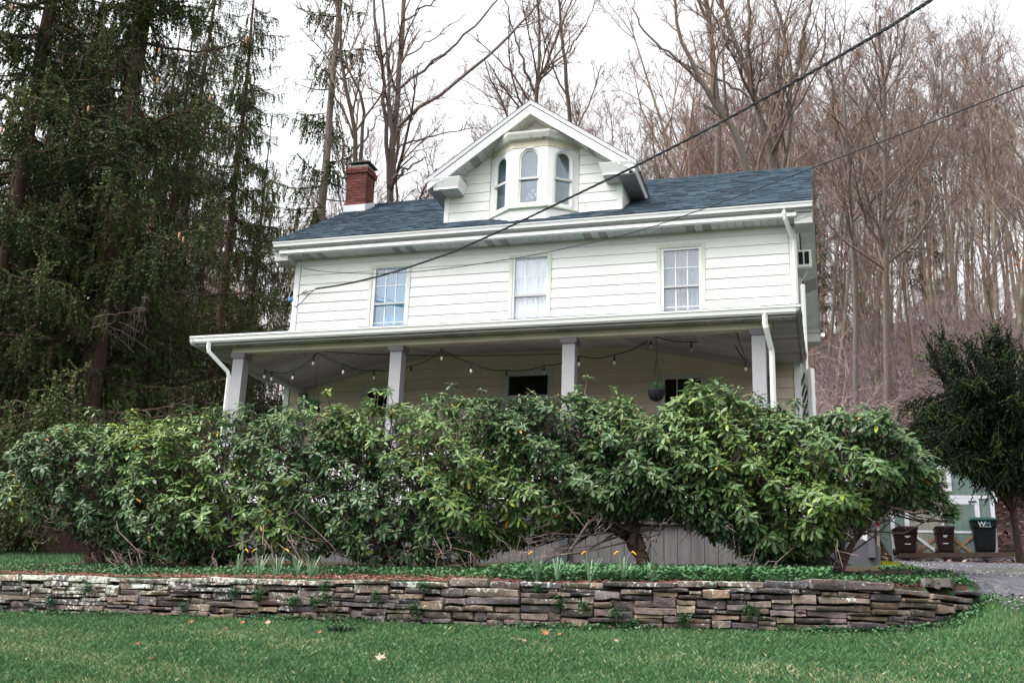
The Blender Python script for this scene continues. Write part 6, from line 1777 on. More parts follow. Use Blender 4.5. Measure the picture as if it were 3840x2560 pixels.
for a0, a1, m in ((ax_(3421), ax_(3543), 'tan'), (ax_(3553), ax_(3672), 'teal')):
    d_ = empty('door', S((a0 + a1) / 2, 0, 0), parent=shed); nb = 5; w = (a1 - a0) / nb
    for i in range(nb):
        mb = MB(); sbox(mb, a0 + w * i + .004, a0 + w * (i + 1) - .004, -.010, .010, dz0, dz1); obj('door_board', mb, M[m], d_)
    for za_, zb_ in ((zt_(1998), zt_(1990)), (dz0, dz0 + .07)):
        mb = MB(); sbox(mb, a0, a1, -.024, -.0115, za_, zb_); obj('door_rail', mb, M['shedwhite'], d_)
    z1_ = zt_(1999); z0_ = dz0 + .07
    for k, (p, q) in enumerate((((a0 + .02, z0_), (a1 - .02, z1_)), ((a0 + .02, z1_), (a1 - .02, z0_)))):
        mb = MB(); a, c = S(p[0], -.030 - .008 * k, p[1]), S(q[0], -.030 - .008 * k, q[1]); mb.bar(a, c, .014, .11, up=tuple(V_))if False else mb.bar(a, c, .012, .10, up=tuple(np.cross(unit(c - a), V_)))
        obj('cross_brace', mb, M['shedwhite' if (m == 'tan' and k == 1) else 'rawwood'], d_)
    mb = MB(); mb.bar(S(a1 - .05 if m == 'tan' else a0 + .05, -.03, zt_(1958)), S(a1 + .03 if m == 'tan' else a0 + .12, -.03, zt_(1956)), .03, .05); obj('latch', mb, M['dark_metal'], d_)
trim('door_frame', ax_(3404), ax_(3421), 0, zt_(1873)); trim('door_frame', ax_(3672), ax_(3690), 0, zt_(1873)); trim('door_frame', ax_(3421), ax_(3672), zt_(1893), zt_(1873)); trim('door_stile', ax_(3543), ax_(3553), 0, dz1, b=-.022)
mb = MB(); mb.bar(S(ax_(3650), -.03, zt_(1884)), S(ax_(3680), -.03, zt_(1882)), .02, .05); obj('hinge', mb, M['dark_metal'], shed)
lw = empty('loft_hatch', S(ax_(3545), 0, zt_(1800)), parent=shed)
for (x0, x1, y0, y1) in ((3490, 3507, 1853, 1752), (3575, 3592, 1853, 1752), (3507, 3575, 1853, 1838), (3507, 3575, 1766, 1752)):
    mb = MB(); sbox(mb, ax_(x0), ax_(x1), -.014, .010, zt_(y0), zt_(y1)); obj('hatch_frame', mb, M['shedwhite'], lw)
for i in range(3):
    a0 = ax_(3507) + (ax_(3575) - ax_(3507)) * i / 3; mb = MB(); sbox(mb, a0 + .005, a0 + (ax_(3575) - ax_(3507)) / 3 - .005, -.008, .010, zt_(1838), zt_(1766)); obj('hatch_board', mb, M['tan'], lw)
# timber kerb in front of the bins
kb = MB(); k0, k1 = atT(3372, 2082, t0 - 1.15), atT(3800, 2078, t0 - 1.15); kb.bar(k0, k1, .15, .16); o = obj('timber_kerb', kb, M['timber'], None, loc=k0); tag(o, 'long dark timber edging the gravel below the bins', 'timber edging')

# ------------------------------------------------------------------ wheelie bins
M['bin_brown'] = mat('brown_plastic', (0.022, 0.0095, 0.0095), (0.015, 0.0065, 0.0065), scale=4, rough=0.5, spec=.2)
M['bin_lid'] = mat('plum_lid_plastic', (0.030, 0.013, 0.019), (0.02, 0.009, 0.013), scale=4, rough=0.6, spec=.2)
M['bin_green'] = mat('black_green_plastic', (0.004, 0.006, 0.007), (0.003, 0.004, 0.005), scale=4, rough=0.5, spec=.2)
M['lid_green'] = mat('dark_green_lid', (0.008, 0.045, 0.036), (0.006, 0.032, 0.026), scale=4, rough=0.5, spec=.2)
M['print'] = mat('pale_print', (0.60, 0.62, 0.62), (0.52, 0.54, 0.54), scale=30, rough=0.7)
M['print_blue'] = mat('blue_print', (0.10, 0.20, 0.32), (0.08, 0.16, 0.26), scale=30, rough=0.7)
def text_mesh(body, size, mt, mtx, extr=.002, name='lettering'):
    cu = bpy.data.curves.new(name, 'FONT'); cu.body = body; cu.size = size; cu.extrude = extr; cu.align_x = 'CENTER'; cu.resolution_u = 2
    t = bpy.data.objects.new(name, cu); COL.objects.link(t); dg = bpy.context.evaluated_depsgraph_get()
    me = bpy.data.meshes.new_from_object(t.evaluated_get(dg)); bpy.data.objects.remove(t); me.materials.clear(); me.materials.append(mt); me.transform(mtx); return me
def bin_(x0, x1, ytop, ybot, label, mbody, mlid, kind):
    tb = t0 - .9; p = atT((x0 + x1) / 2, ybot, tb); w = (x1 - x0) * tb / FPX * (.80 if kind == 'w' else .86); h = (ybot - ytop) * tb / FPX * 1.04
    e = empty('wheeled_bin', p, label, 'bin')
    f = np.array([p[0] - CAM_P[0], p[1] - CAM_P[1], 0]); f /= np.linalg.norm(f); a = math.atan2(f[1], f[0]) - math.pi / 2 + (.20 if x0 < 3500 else .10 if kind == 'b' else .16)
    u = np.array([math.cos(a), math.sin(a), 0]); v = np.array([-math.sin(a), math.cos(a), 0])
    Q = lambda x, y, z: p + u * x + v * y + np.array([0, 0, z])
    d = w * 1.12
    def ringbox(x, y0, y1, z, r): return [Q(-x + r, y0, z), Q(x - r, y0, z), Q(x, y0 + r, z), Q(x, y1 - r, z), Q(x - r, y1, z), Q(-x + r, y1, z), Q(-x, y1 - r, z), Q(-x, y0 + r, z)]
    hb = h * .88
    lv_ = [(w * .38, .02, .05), (w * .40, .0, .12 * h), (w * .47, -.05, hb * .78), (w * .48, -.055, hb * .80), (w * .515, -.085, hb * .82), (w * .52, -.09, hb)]
    mb = MB(); V = []; F = []
    for x, y0, z in lv_: V += ringbox(x, y0, d + (-y0 * .3), z, .05)
    for i in range(len(lv_) - 1):
        for j in range(8): F.append((i * 8 + j, i * 8 + (j + 1) % 8, i * 8 + 8 + (j + 1) % 8, i * 8 + 8 + j))
    F += [tuple(range(8))[::-1], tuple(range(len(lv_) * 8 - 8, len(lv_) * 8))]
    mb.add(V, F); obj('body', mb, mbody, e)
    mb = MB(); V = []; F = []
    for x, y0, z in ((w * .555, -.13, hb + .004), (w * .565, -.14, hb + .05), (w * .52, -.09, h * .965), (w * .40, .06, h)): V += ringbox(x, y0, d + .06 - (z - hb) * .5, z, .06)
    for i in range(3):
        for j in range(8): F.append((i * 8 + j, i * 8 + (j + 1) % 8, i * 8 + 8 + (j + 1) % 8, i * 8 + 8 + j))
    F += [tuple(range(8))[::-1], tuple(range(24, 32))]
    mb.add(V, F)
    lid = obj('lid', mb, mlid, e)
    if kind == 'b':
        for k in range(9):
            x = (-.42 + .84 * k / 8) * w; mb = MB(); mb.bar(Q(x, -.135, hb - .07), Q(x, -.142, hb + .045), .02, .02, up=(1, 0, 0)); obj('lid_rib', mb, mlid, lid)
        mb = MB(); sz = .15 * w; mb.hexa([Q(-sz, -.004, hb * .42), Q(sz, -.004, hb * .42), Q(sz, .05, hb * .42), Q(-sz, .05, hb * .42), Q(-sz, -.026, hb * .58), Q(sz, -.026, hb * .58), Q(sz, .05, hb * .58), Q(-sz, .05, hb * .58)]); obj('grip_recess', mb, M['dark'], e)
        mb = MB(); mb.bar(Q(-.15 * w, -.03, hb * .40), Q(.15 * w, -.03, hb * .40), .03, .025); obj('lift_bar', mb, M['print'], e)
        for k in range(2):
            mb = MB(); mb.bar(Q((-.13 + .05 * k) * w, -.052, hb * (.71 - .045 * k)), Q((.13 - .05 * k) * w, -.052, hb * (.71 - .045 * k)), .012, .028); obj('print_mark', mb, M['print'], e)
        if x0 < 3500:
            mb = MB(); mb.hexa([Q(w * .505, .10, hb * .56), Q(w * .507, .10, hb * .56), Q(w * .507, .34, hb * .56), Q(w * .505, .34, hb * .56), Q(w * .528, .08, hb * .88), Q(w * .530, .08, hb * .88), Q(w * .530, .34, hb * .88), Q(w * .528, .34, hb * .88)]); obj('sticker', mb, M['print'], e)
    else:
        Mx = Matrix(((u[0], 0, -v[0], 0), (u[1], 0, -v[1], 0), (0, 1, 0, 0), (0, 0, 0, 1)))
        for ch_, dx, m_ in (('W', -.095, M['print']), ('M', .105, M['print_blue'])):
            me = text_mesh(ch_, .25, m_, Matrix.Translation(Vector(Q(dx + .0, -.105, hb * .83) - p)) @ Mx, .006)
            o = bpy.data.objects.new('lettering', me); COL.objects.link(o); o.parent = e
        mb = MB(); mb.bar(Q(-.18, -.10, hb * .815), Q(.20, -.10, hb * .815), .008, .014); obj('logo_bar', mb, M['print'], e)
    for sx in (-1, 1):
        mb = MB(); c = Q(sx * w * .46, d - .02, .12); mb.tube([c - u * .04, c + u * .04], .12, 12); obj('wheel', mb, M['black'], e)
    mb = MB(); mb.tube([Q(-w * .35, d + .10, hb * .93), Q(w * .35, d + .10, hb * .93)], .018, 6); obj('handle', mb, mbody, e)
print('t0', t0, 'SW', SW)
bin_(3363, 3449, 1975, 2076, 'brown wheeled bin with a white sticker on its right side', M['bin_brown'], M['bin_lid'], 'b')
bin_(3512, 3586, 1973, 2074, 'brown wheeled bin in the middle of the three, before the shed doors', M['bin_brown'], M['bin_lid'], 'b')
bin_(3647, 3753, 1943, 2071, 'big black wheeled bin with green lid and WM lettering', M['bin_green'], M['lid_green'], 'w')

# ------------------------------------------------------------------ small things at the right
def step_block(px0, px1, py0, py1, dep, label, m, name, cat):
    g = ground_hit((px0 + px1) / 2, py1 + 6, 7); t = float((g - CAM_P) @ FW); a, b = atT(px0, py1, t), atT(px1, py1, t); h = (py1 - py0) * t / FPX
    mb = MB(); rg = np.random.default_rng(int(px0)); n = 7; V = []; F = []
    dv = np.array([.05, dep, dep * .05])
    for i in range(n + 1):
        s = i / n; q = a * (1 - s) + b * s; j = lambda: rg.normal(0, .008, 3)
        V += [q + j() - (0, 0, .015), q + dv + j() - (0, 0, .03), q + dv + (0, 0, h) + j(), q + (0, 0, h) + j()]
    for i in range(n):
        for k in range(4): F.append((i * 4 + k, i * 4 + 4 + k, i * 4 + 4 + (k + 1) % 4, i * 4 + (k + 1) % 4))
    F += [(0, 1, 2, 3), tuple(n * 4 + k for k in (3, 2, 1, 0))]
    mb.add(V, F); return tag(obj(name, mb, m, None, loc=a), label, cat)
step_block(3247, 3417, 2139, 2166, .45, 'weathered timber step at the foot of the grey stair', M['timber'], 'timber_step', 'step')
step_block(3453, 3566, 2167, 2192, .42, 'flat stone step slab beside the gravel', M['slab'], 'stone_step', 'step')
M['yellow'] = mat('yellow_plastic', (0.55, 0.36, 0.02), (0.42, 0.27, 0.02), scale=8, rough=0.5)
M['red'] = mat('red_tag', (0.5, 0.03, 0.03), None, rough=0.6); M['cord'] = mat('white_cord', (0.65, 0.6, 0.55), None, rough=0.8)
gy = ground_hit(3290, 2112, 12); ty = float((gy - CAM_P) @ FW); q = lambda x, y, dt=0: atT(x, y, ty + dt)
sw = empty('corded_block', gy, 'yellow block on two white cords beside the grey stair post', 'corded block')
w_ = 23 * ty / FPX / 2; c0, c1 = q(3290, 2109), q(3290, 2048)
mb = MB(); mb.hexa([c0 + (-w_ * .85, -w_, 0), c0 + (w_ * .85, -w_, 0), c0 + (w_ * .85, w_, 0), c0 + (-w_ * .85, w_, 0), c1 + (-w_, -w_, 0), c1 + (w_, -w_, 0), c1 + (w_, w_, 0), c1 + (-w_, w_, 0)]); obj('block', mb, M['yellow'], sw)
for dx in (-4, 4):
    mb = MB(); mb.tube([q(3293 + dx * .8, 2048), q(3294 + dx * .4, 1972)], .008, 5); obj('cord', mb, M['cord'], sw)
mb = MB(); mb.bar(q(3290, 1972), q(3296, 1948), .05, .05); obj('tag', mb, M['red'], sw)
# white barrel seen under the left rhododendrons
gb = ground_hit(372, 2050, 14); tb = float((gb - CAM_P) @ FW)
a_, b_2 = atT(352, 1960, tb), atT(388, 2028, tb)
mb = MB(); ax2 = (b_2 - a_) / np.linalg.norm(b_2 - a_); e1 = np.cross(ax2, [0, 1, 0]); e1 /= np.linalg.norm(e1); e2 = np.cross(ax2, e1); V = []; F = []; k = 16; L_ = np.linalg.norm(b_2 - a_)
for i, (s, r) in enumerate([(-.12, .02), (-.08, .13), (0, .16), (.12, .165), (.14, .155), (.16, .165), (.38, .17), (.40, .16), (.42, .17), (.64, .165), (.66, .155), (.68, .165), (.9, .16), (1.0, .13), (1.04, .02)]):
    for j in range(k):
        t = 2 * math.pi * j / k; V.append(a_ + ax2 * L_ * s + (e1 * math.cos(t) + e2 * math.sin(t)) * r * .85)
n_ = len(V) // k
for i in range(n_ - 1):
    for j in range(k): F.append((i * k + j, i * k + (j + 1) % k, i * k + k + (j + 1) % k, i * k + k + j))
F += [tuple(range(k))[::-1], tuple(range(n_ * k - k, n_ * k))]
mb.add(V, F); tag(obj('barrel', mb, M['white'], None, smooth=True, loc=a_), 'white ribbed barrel leaning under the leftmost rhododendron', 'barrel')

# ------------------------------------------------------------------ grass, weeds, leaves
rgg = np.random.default_rng(99)
def inview(P, mx=.03):
    d = P - CAM_P; z = d @ FW; x = (d @ RT) / z * FPX / 3840; y = (d @ UP) / z * FPX / 3840
    return (np.abs(x) < .5 + mx) & (np.abs(y) < .3334 + mx)
GR = [(0.0, (0.034, 0.088, 0.034)), (0.35, (0.066, 0.156, 0.060)), (0.65, (0.125, 0.235, 0.085)), (0.85, (0.26, 0.28, 0.14)), (1.0, (0.40, 0.38, 0.22))]
M['grass'] = mat('grass_blade', (1, 1, 1), (.8, .8, .8), scale=30, rough=0.55, spec=0.3, tintcol=GR, trans=0.15)
MO = [(0.0, (0.10, 0.13, 0.012)), (0.5, (0.24, 0.24, 0.015)), (1.0, (0.42, 0.36, 0.02))]
M['moss'] = mat('yellow_moss_blade', (1, 1, 1), (.8, .8, .8), scale=30, rough=0.7, tintcol=MO, trans=0.15)
def patch(X, Y): return .5 + .28 * np.sin(X * 1.3 + 1.1 * np.sin(Y * 1.7)) * np.sin(Y * 2.1 + .6 * X) + .22 * np.sin(X * 4.3 + Y * 2.7) * np.sin(Y * 5.1 - X * 1.9)
def blades(name, X, Y, hl, wl_, tint, m, label=None, lean=.5):
    P = np.stack([X, Y, H(X, Y)], 1); k = inview(P); P = P[k]; n = len(P); h = hl[k]; tn = tint[k]
    a = rgg.uniform(0, 6.283, n); b = rgg.uniform(0, 6.283, n); s = np.stack([np.cos(a), np.sin(a), 0 * a], 1) * (wl_ * rgg.uniform(.7, 1.3, n))[:, None]
    l = np.stack([np.cos(b), np.sin(b), 0 * b], 1) * (h * lean * rgg.uniform(.3, 1.4, n))[:, None]; up = np.stack([0 * h, 0 * h, h], 1)
    V = np.stack([P - s, P + s, P + up * .6 + l * .4 + s * .5, P + up + l], 1).reshape(-1, 3); V[::4, 2] -= .01; V[1::4, 2] -= .01
    o4 = (np.arange(n) * 4)[:, None]
    B = Big(); B.add(V, tris=np.concatenate([o4 + np.array([[0, 1, 2]]), o4 + np.array([[0, 2, 3]])]), tint=np.repeat(tn, 4))
    me = B.mesh(name); me.materials.append(m); o = bpy.data.objects.new(name, me); COL.objects.link(o); o['kind'] = 'stuff'; return o
n = 340000
X = rgg.uniform(0.5, 15.5, n); Y = -13.2 + 4.35 * rgg.random(n) ** .8
pt = patch(X, Y); dry = np.clip((pt - .46) * 2.4, 0, 1) * sl(-9.3, -10.4, Y)
tn = np.clip(.28 + .20 * (pt - .5) + .16 * rgg.standard_normal(n), 0, .7); tn = np.where(rgg.random(n) < .05 + .30 * dry, rgg.uniform(.75, 1, n), tn)
blades('grass', X, Y, np.clip(.024 + .009 * rgg.standard_normal(n) + .010 * (pt < .4), .010, .06), .0030, tn, M['grass'], lean=.9)
n = 60000
X = rgg.uniform(11.2, 15.5, n); Y = rgg.uniform(-9.2, -3.5, n); k = X < np.array([drive_x(y) for y in Y]) + rgg.normal(0, .10, n); k &= (Y < np.array([ywall(x) - .2 for x in X])) | (X > 11.9)
blades('grass', X[k], Y[k], rgg.uniform(.02, .055, k.sum()), .004, np.clip(.42 + .2 * rgg.standard_normal(k.sum()), 0, .8), M['grass'])
n = 70000
X = rgg.uniform(-9, -.6, n); Y = rgg.uniform(-9, 7, n)
blades('grass', X, Y, rgg.uniform(.03, .07, n), .008, np.clip(.30 + .2 * rgg.standard_normal(n), 0, .75), M['grass'])
# yellow moss between the stair and the gravel
mp_ = [ground_hit(x, y, 9) for x, y in [(3300, 2104), (3420, 2130), (3500, 2158), (3440, 2160), (3300, 2138)]]
n = 26000; w5 = rgg.dirichlet(np.ones(5) * .8, n); X = w5 @ np.array([p[0] for p in mp_]) + rgg.normal(0, .04, n); Y = w5 @ np.array([p[1] for p in mp_]) + rgg.normal(0, .08, n)
blades('moss', X, Y, rgg.uniform(.012, .035, n), .006, rgg.random(n), M['moss'], lean=1.0)
# ground cover in the bed
GC = [(0.0, (0.030, 0.080, 0.034)), (0.5, (0.060, 0.150, 0.062)), (0.85, (0.110, 0.225, 0.085)), (1.0, (0.18, 0.30, 0.07))]
M['cover'] = mat('ground_cover_leaf', (1, 1, 1), (.8, .8, .8), scale=40, rough=0.5, spec=.35, tintcol=GC, trans=.12)
gl = np.array([(0, 0, 0), (.35, -.30, .06), (.35, .30, .06), (.75, -.30, .02), (.75, .30, .02), (1, 0, -.08), (.5, 0, -.03)]); gf = np.array([(0, 1, 6), (0, 6, 2), (1, 3, 6), (2, 6, 4), (3, 5, 6), (4, 6, 5)])
def cover(name, P, size, tint, m, nl=5, upv=.55):
    B = Big(); n = len(P)
    for j in range(nl):
        a = j * 2.4 + rgg.uniform(0, 1.5, n); el = rgg.uniform(.1, upv + .3, n); d = np.stack([np.cos(a) * np.cos(el), np.sin(a) * np.cos(el), np.sin(el)], 1)
        z = np.cross(d, unit(np.stack([-np.sin(a), np.cos(a), rgg.normal(0, .3, n)], 1))); y = np.cross(z, d); l = (size * rgg.uniform(.6, 1.2, n))
        B.inst(gl, gf, np.stack([d * l[:, None], y * l[:, None], z * l[:, None]], 2), P + d * .01 + np.stack([0 * a, 0 * a, rgg.uniform(0, .05, n)], 1), np.clip(tint + .12 * rgg.standard_normal(n), 0, 1))
    return B
n = 6500
X = rgg.uniform(.8, 11.9, n); Y = -8.66 + 2.3 * rgg.random(n) ** 1.25; Y = Y + np.array([max(0, ywall(x) + 8.78) for x in X])
dn = .3 + .6 * np.sin(X * 1.9 + 2) * np.sin(Y * 2.3 + X * .8) + .45 * np.sin(X * 5.7) * np.sin(Y * 4 + 1); front = sl(-8.5, -8.05, Y)
k = rgg.random(n) < np.clip(dn * .55 + .10 + .75 * front, .04, 1); k &= rgg.random(n) < np.where((X > 3) & (X < 7.4) & (Y < -8.2), .28, 1)
P = np.stack([X, Y, H(X, Y)], 1)[k]; hgt = sl(5.8, 8.5, P[:, 0]) * sl(11.2, 9.6, P[:, 0])
B = cover('ground_cover', P, .038 + .022 * hgt, .42 + .2 * np.sin(P[:, 0] * 2.1), M['cover']); P2 = P[hgt > .4] + np.array([0, 0, .07]); B2 = cover('x', P2, np.full(len(P2), .05), np.full(len(P2), .5), M['cover'], 4)
me = B.mesh('ground_cover'); me.materials.append(M['cover']); o = bpy.data.objects.new('ground_cover', me); COL.objects.link(o); o['kind'] = 'stuff'
me = B2.mesh('ground_cover'); me.materials.append(M['cover']); o = bpy.data.objects.new('ground_cover', me); COL.objects.link(o); o['kind'] = 'stuff'
# weeds at the wall's foot and right end
n = 1500; u = rgg.uniform(1.5, WL, n); pp = np.array([wl(a) for a in u]); tg = np.array([wl(min(a + .05, WL)) - wl(a - .05) for a in u]); tg = unit(tg); off_ = np.abs(rgg.normal(0, .10, n)) + .0
X, Y = pp[:, 0] + tg[:, 1] * off_, pp[:, 1] - tg[:, 0] * off_; k = rgg.random(n) < np.clip(.35 + .5 * np.sin(u * 2.3) + .3 * np.sin(u * 7) + (u > 10.6), .05, 1)
P = np.stack([X, Y, H(X, Y)], 1)[k]; B = cover('w', P, np.full(len(P), .034), np.full(len(P), .5), M['cover'], 5)
n = 2600; X = rgg.uniform(11.1, 12.9, n); Y = rgg.uniform(-8.4, -4.2, n); k = (X < np.array([drive_x(y) - .1 for y in Y])) & (Y > np.array([ywall(x) - .35 for x in X])); P = np.stack([X, Y, H(X, Y)], 1)[k]
B3 = cover('w', P, np.full(len(P), .036), .45 + .25 * rgg.random(len(P)), M['cover'], 5)
for b in (B, B3):
    me = b.mesh('weeds'); me.materials.append(M['cover']); o = bpy.data.objects.new('weeds', me); COL.objects.link(o); o['kind'] = 'stuff'
# mulch chips
n = 9000; X = rgg.uniform(.8, 11.6, n); Y = -8.72 + 2.6 * rgg.random(n) ** 1.6; Y = Y + np.array([max(0, ywall(x) + 8.78) for x in X]); P = np.stack([X, Y, H(X, Y) + .006], 1)
CH = [(0.0, (0.05, 0.018, 0.013)), (0.6, (0.13, 0.045, 0.030)), (.9, (0.19, 0.09, 0.06)), (1.0, (0.30, 0.20, 0.15))]
M['chip'] = mat('red_brown_chip', (1, 1, 1), (.8, .8, .8), scale=30, rough=0.9, tintcol=CH)
cv = np.array([(-.5, -.12, 0), (.5, -.09, 0), (.5, .09, .02), (-.5, .12, .02), (-.4, 0, .14), (.42, 0, .13)]); cf = np.array([(0, 1, 5), (0, 5, 4), (2, 3, 4), (2, 4, 5), (1, 2, 5), (3, 0, 4)])
a = rgg.uniform(0, 6.28, n); d = unit(np.stack([np.cos(a), np.sin(a), rgg.normal(0, .25, n)], 1)); y = unit(np.cross([0, 0, 1.0], d)); z = np.cross(d, y); l = rgg.uniform(.02, .075, n)[:, None]
B = Big(); B.inst(cv, cf, np.stack([d * l, y * l, z * l], 2), P, rgg.random(n)); me = B.mesh('mulch', smooth=False); me.materials.append(M['chip']); o = bpy.data.objects.new('mulch', me); COL.objects.link(o); o['kind'] = 'stuff'
# leaf litter near the foot of the hill on the right
n = 30000; X = rgg.uniform(9, 42, n); Y = rgg.uniform(12, 70, n); P = np.stack([X, Y, H(X, Y) + .03], 1); k = inview(P); P = P[k]; n = len(P)
LT = [(0.0, (0.05, 0.03, 0.03)), (0.6, (0.13, 0.07, 0.06)), (1.0, (0.36, 0.22, 0.17))]
M['dryleaf'] = mat('dry_leaf', (1, 1, 1), (.8, .8, .8), scale=30, rough=0.9, tintcol=LT)
a = rgg.uniform(0, 6.28, n); d = unit(np.stack([np.cos(a), np.sin(a), rgg.normal(0, .4, n)], 1)); y = unit(np.cross([0, 0, 1.0], d)); z = np.cross(d, y); l = rgg.uniform(.09, .26, n)[:, None]
B = Big(); B.inst(gl, gf, np.stack([d * l, y * l, z * l], 2), P, rgg.random(n)); me = B.mesh('fallen_leaves'); me.materials.append(M['dryleaf']); o = bpy.data.objects.new('fallen_leaves', me); COL.objects.link(o); o['kind'] = 'stuff'

# loose stones on the drive
n = 11000; Y = -9.5 + 17 * rgg.random(n) ** 1.5; X = np.array([drive_x(y) for y in Y]) + rgg.random(n) ** 1.2 * 6 - .12; P = np.stack([X, Y, H(X, Y) + .04], 1); P = P[inview(P)]; n = len(P)
PB_ = [(0.0, (0.07, 0.07, 0.08)), (0.7, (0.17, 0.17, 0.18)), (1.0, (0.36, 0.35, 0.34))]
M['pebble'] = mat('grey_pebble', (1, 1, 1), (.8, .8, .8), scale=30, rough=0.9, tintcol=PB_)
ov = np.array([(1, 0, 0), (-1, 0, 0), (0, 1, 0), (0, -1, 0), (0, 0, .7), (0, 0, -.7)], float); of = np.array([(0, 2, 4), (2, 1, 4), (1, 3, 4), (3, 0, 4), (2, 0, 5), (1, 2, 5), (3, 1, 5), (0, 3, 5)])
a = rgg.uniform(0, 6.28, n); l = rgg.uniform(.008, .026, n); c_a, s_a = np.cos(a) * l, np.sin(a) * l; Z0 = 0 * a
B = Big(); B.inst(ov, of, np.stack([np.stack([c_a, s_a, Z0], 1), np.stack([-s_a * .7, c_a * .7, Z0], 1), np.stack([Z0, Z0, l * .8], 1)], 2), P, rgg.random(n)); me = B.mesh('gravel', smooth=False); me.materials.append(M['pebble']); o = bpy.data.objects.new('gravel', me); COL.objects.link(o); o['kind'] = 'stuff'

# daffodils
M['daff'] = mat('daffodil_blade', (0.19, 0.30, 0.18), (0.13, 0.22, 0.13), scale=20, rough=0.5, trans=.1)
M['daff_f'] = mat('daffodil_yellow', (0.62, 0.34, 0.01), (0.50, 0.25, 0.01), scale=20, rough=0.6)
dl = [(858, 2179, 'daffodil clump at the left end of the row of five by the wall', 1), (941, 2179, 'second daffodil clump from the left, one nodding yellow bud', 1), (1014, 2179, 'middle daffodil clump of the five below the second column', 1), (1090, 2182, 'fullest daffodil clump of the left five', 0), (1140, 2182, 'daffodil clump at the right end of the left five', 0), (1999, 2192, 'wide daffodil clump left of the big square stone, bud nodding left', 1), (2088, 2186, 'small daffodil clump just right of the widest clump', 0), (2213, 2186, 'thin daffodil clump with one yellow bud above long dark capstone', 1), (2333, 2188, 'tall daffodil clump with two yellow buds', 2), (2444, 2186, 'pale daffodil clump at the right end, without flowers', 0)]
for i, (x, y, lb, nf) in enumerate(dl):
    g = ground_hit(x, y - 2, 7); g[1] = max(g[1], -8.62); g[2] = Hs(g[0], g[1]); e = empty('daffodil', g, lb, 'daffodil', 'daffodils along the wall'); rg = np.random.default_rng(300 + i); mb = MB()
    for k in range(int(rg.integers(11, 17)) + (8 if i in (3, 5) else 0)):
        a = rg.uniform(0, 6.28); o_ = rg.uniform(.15, .62); h = rg.uniform(.19, .29); s = np.array([-math.sin(a), math.cos(a), 0]) * .0062; hd = np.array([math.cos(a), math.sin(a), 0]); b = g + hd * .02 * rg.random()
        p1 = b + hd * h * o_ * .35 + (0, 0, h * .5); p2 = b + hd * h * o_ * .8 + (0, 0, h * .88); p3 = b + hd * h * o_ * 1.15 + (0, 0, h * (1.0 - .15 * o_)); th = np.array([0, -.002, 0])
        mb.add([b - s, b + s, p1 - s, p1 + s, p2 - s * .8, p2 + s * .8, p3], [(0, 1, 3, 2), (2, 3, 5, 4), (4, 5, 6)])
    obj('leaves', mb, M['daff'], e, kind='stuff')
    for k in range(nf):
        sgn = -1 if (i + k) % 2 else 1; mb = MB(); top = g + (sgn * .06 + .02, -.01, .30); mb.tube([g, g + (sgn * .02, 0, .15), g + (sgn * .045, 0, .25), top], .004, 5); obj('stem', mb, M['daff'], e)
        mb = MB(); mb.tube([top, top + (sgn * .018, 0, .002), top + (sgn * .045, -.005, -.022), top + (sgn * .055, -.006, -.03)], [.003, .008, .007, .002], 7); obj('flower_bud', mb, M['daff_f'], e)
# sprigs growing out of the wall
wp = [(190, 2270, .07, 'low left'), (330, 2215, .07, 'high left'), (690, 2290, .08, 'tall'), (880, 2233, .08, 'small'), (970, 2240, .09, 'broad'), (1100, 2262, .09, 'wide'), (1215, 2260, .08, 'narrow'), (1175, 2272, .07, 'lower'), (1405, 2248, .09, 'bushy'), (1215, 2208, .08, 'topmost left'), (1555, 2300, .15, 'largest'), (1585, 2212, .07, 'top'), (2025, 2218, .07, 'next to the square slab'), (2100, 2275, .09, 'green leafy'), (2190, 2285, .06, 'small middle'), (2305, 2310, .10, 'wide low'), (2370, 2350, .07, 'foot'), (2820, 2305, .12, 'ferny right'), (2560, 2340, .08, 'low right'), (3505, 2340, .12, 'end')]
for i, (x, y, r, w) in enumerate(wp):
    p = atY(x, y, -9.05) if x < 3300 else ground_hit(x, y, 7); rg = np.random.default_rng(500 + i); k = int(24 + r * 300); Q = p + np.stack([rg.normal(0, r * .36, k), -np.abs(rg.normal(0, .02, k)), rg.normal(0, r * .34, k)], 1)
    rgg = np.random.default_rng(600 + i); B = cover('weed_sprig', Q, np.full(k, .026), np.full(k, .5), M['cover'], 3)
    me = B.mesh('weed_sprig', p); me.materials.append(M['cover']); o = bpy.data.objects.new('weed_sprig', me); COL.objects.link(o); o.location = p
    tag(o, 'small green weed sprig growing from a joint of the stone wall', 'weed', 'weeds growing in the stone wall')
# dark grass tuft
g = ground_hit(1275, 2372, 6); rg = np.random.default_rng(77); mb = MB()
for k in range(240):
    a = rg.uniform(0, 6.28); h = rg.uniform(.05, .12); o_ = rg.uniform(.3, 2.0); hd = np.array([math.cos(a), math.sin(a), 0]); s = np.array([-math.sin(a), math.cos(a), 0]) * .003; b = g + hd * rg.uniform(0, .10) * np.array([1.3, .7, 1])
    mb.add([b - s, b + s, b + hd * h * o_ * .5 + (0, 0, h * .6) + s, b + hd * h * o_ * .5 + (0, 0, h * .6) - s, b + hd * h * o_ * 1.1 + (0, 0, h * .6)], [(0, 1, 2, 3), (3, 2, 4)])
M['tuft'] = mat('dark_tuft_blade', (0.035, 0.07, 0.038), (0.025, 0.05, 0.027), scale=20, rough=.6)
tag(obj('grass_tuft', mb, M['tuft'], None, loc=g), 'dark coarse grass tuft on the lawn below the wall', 'grass tuft')
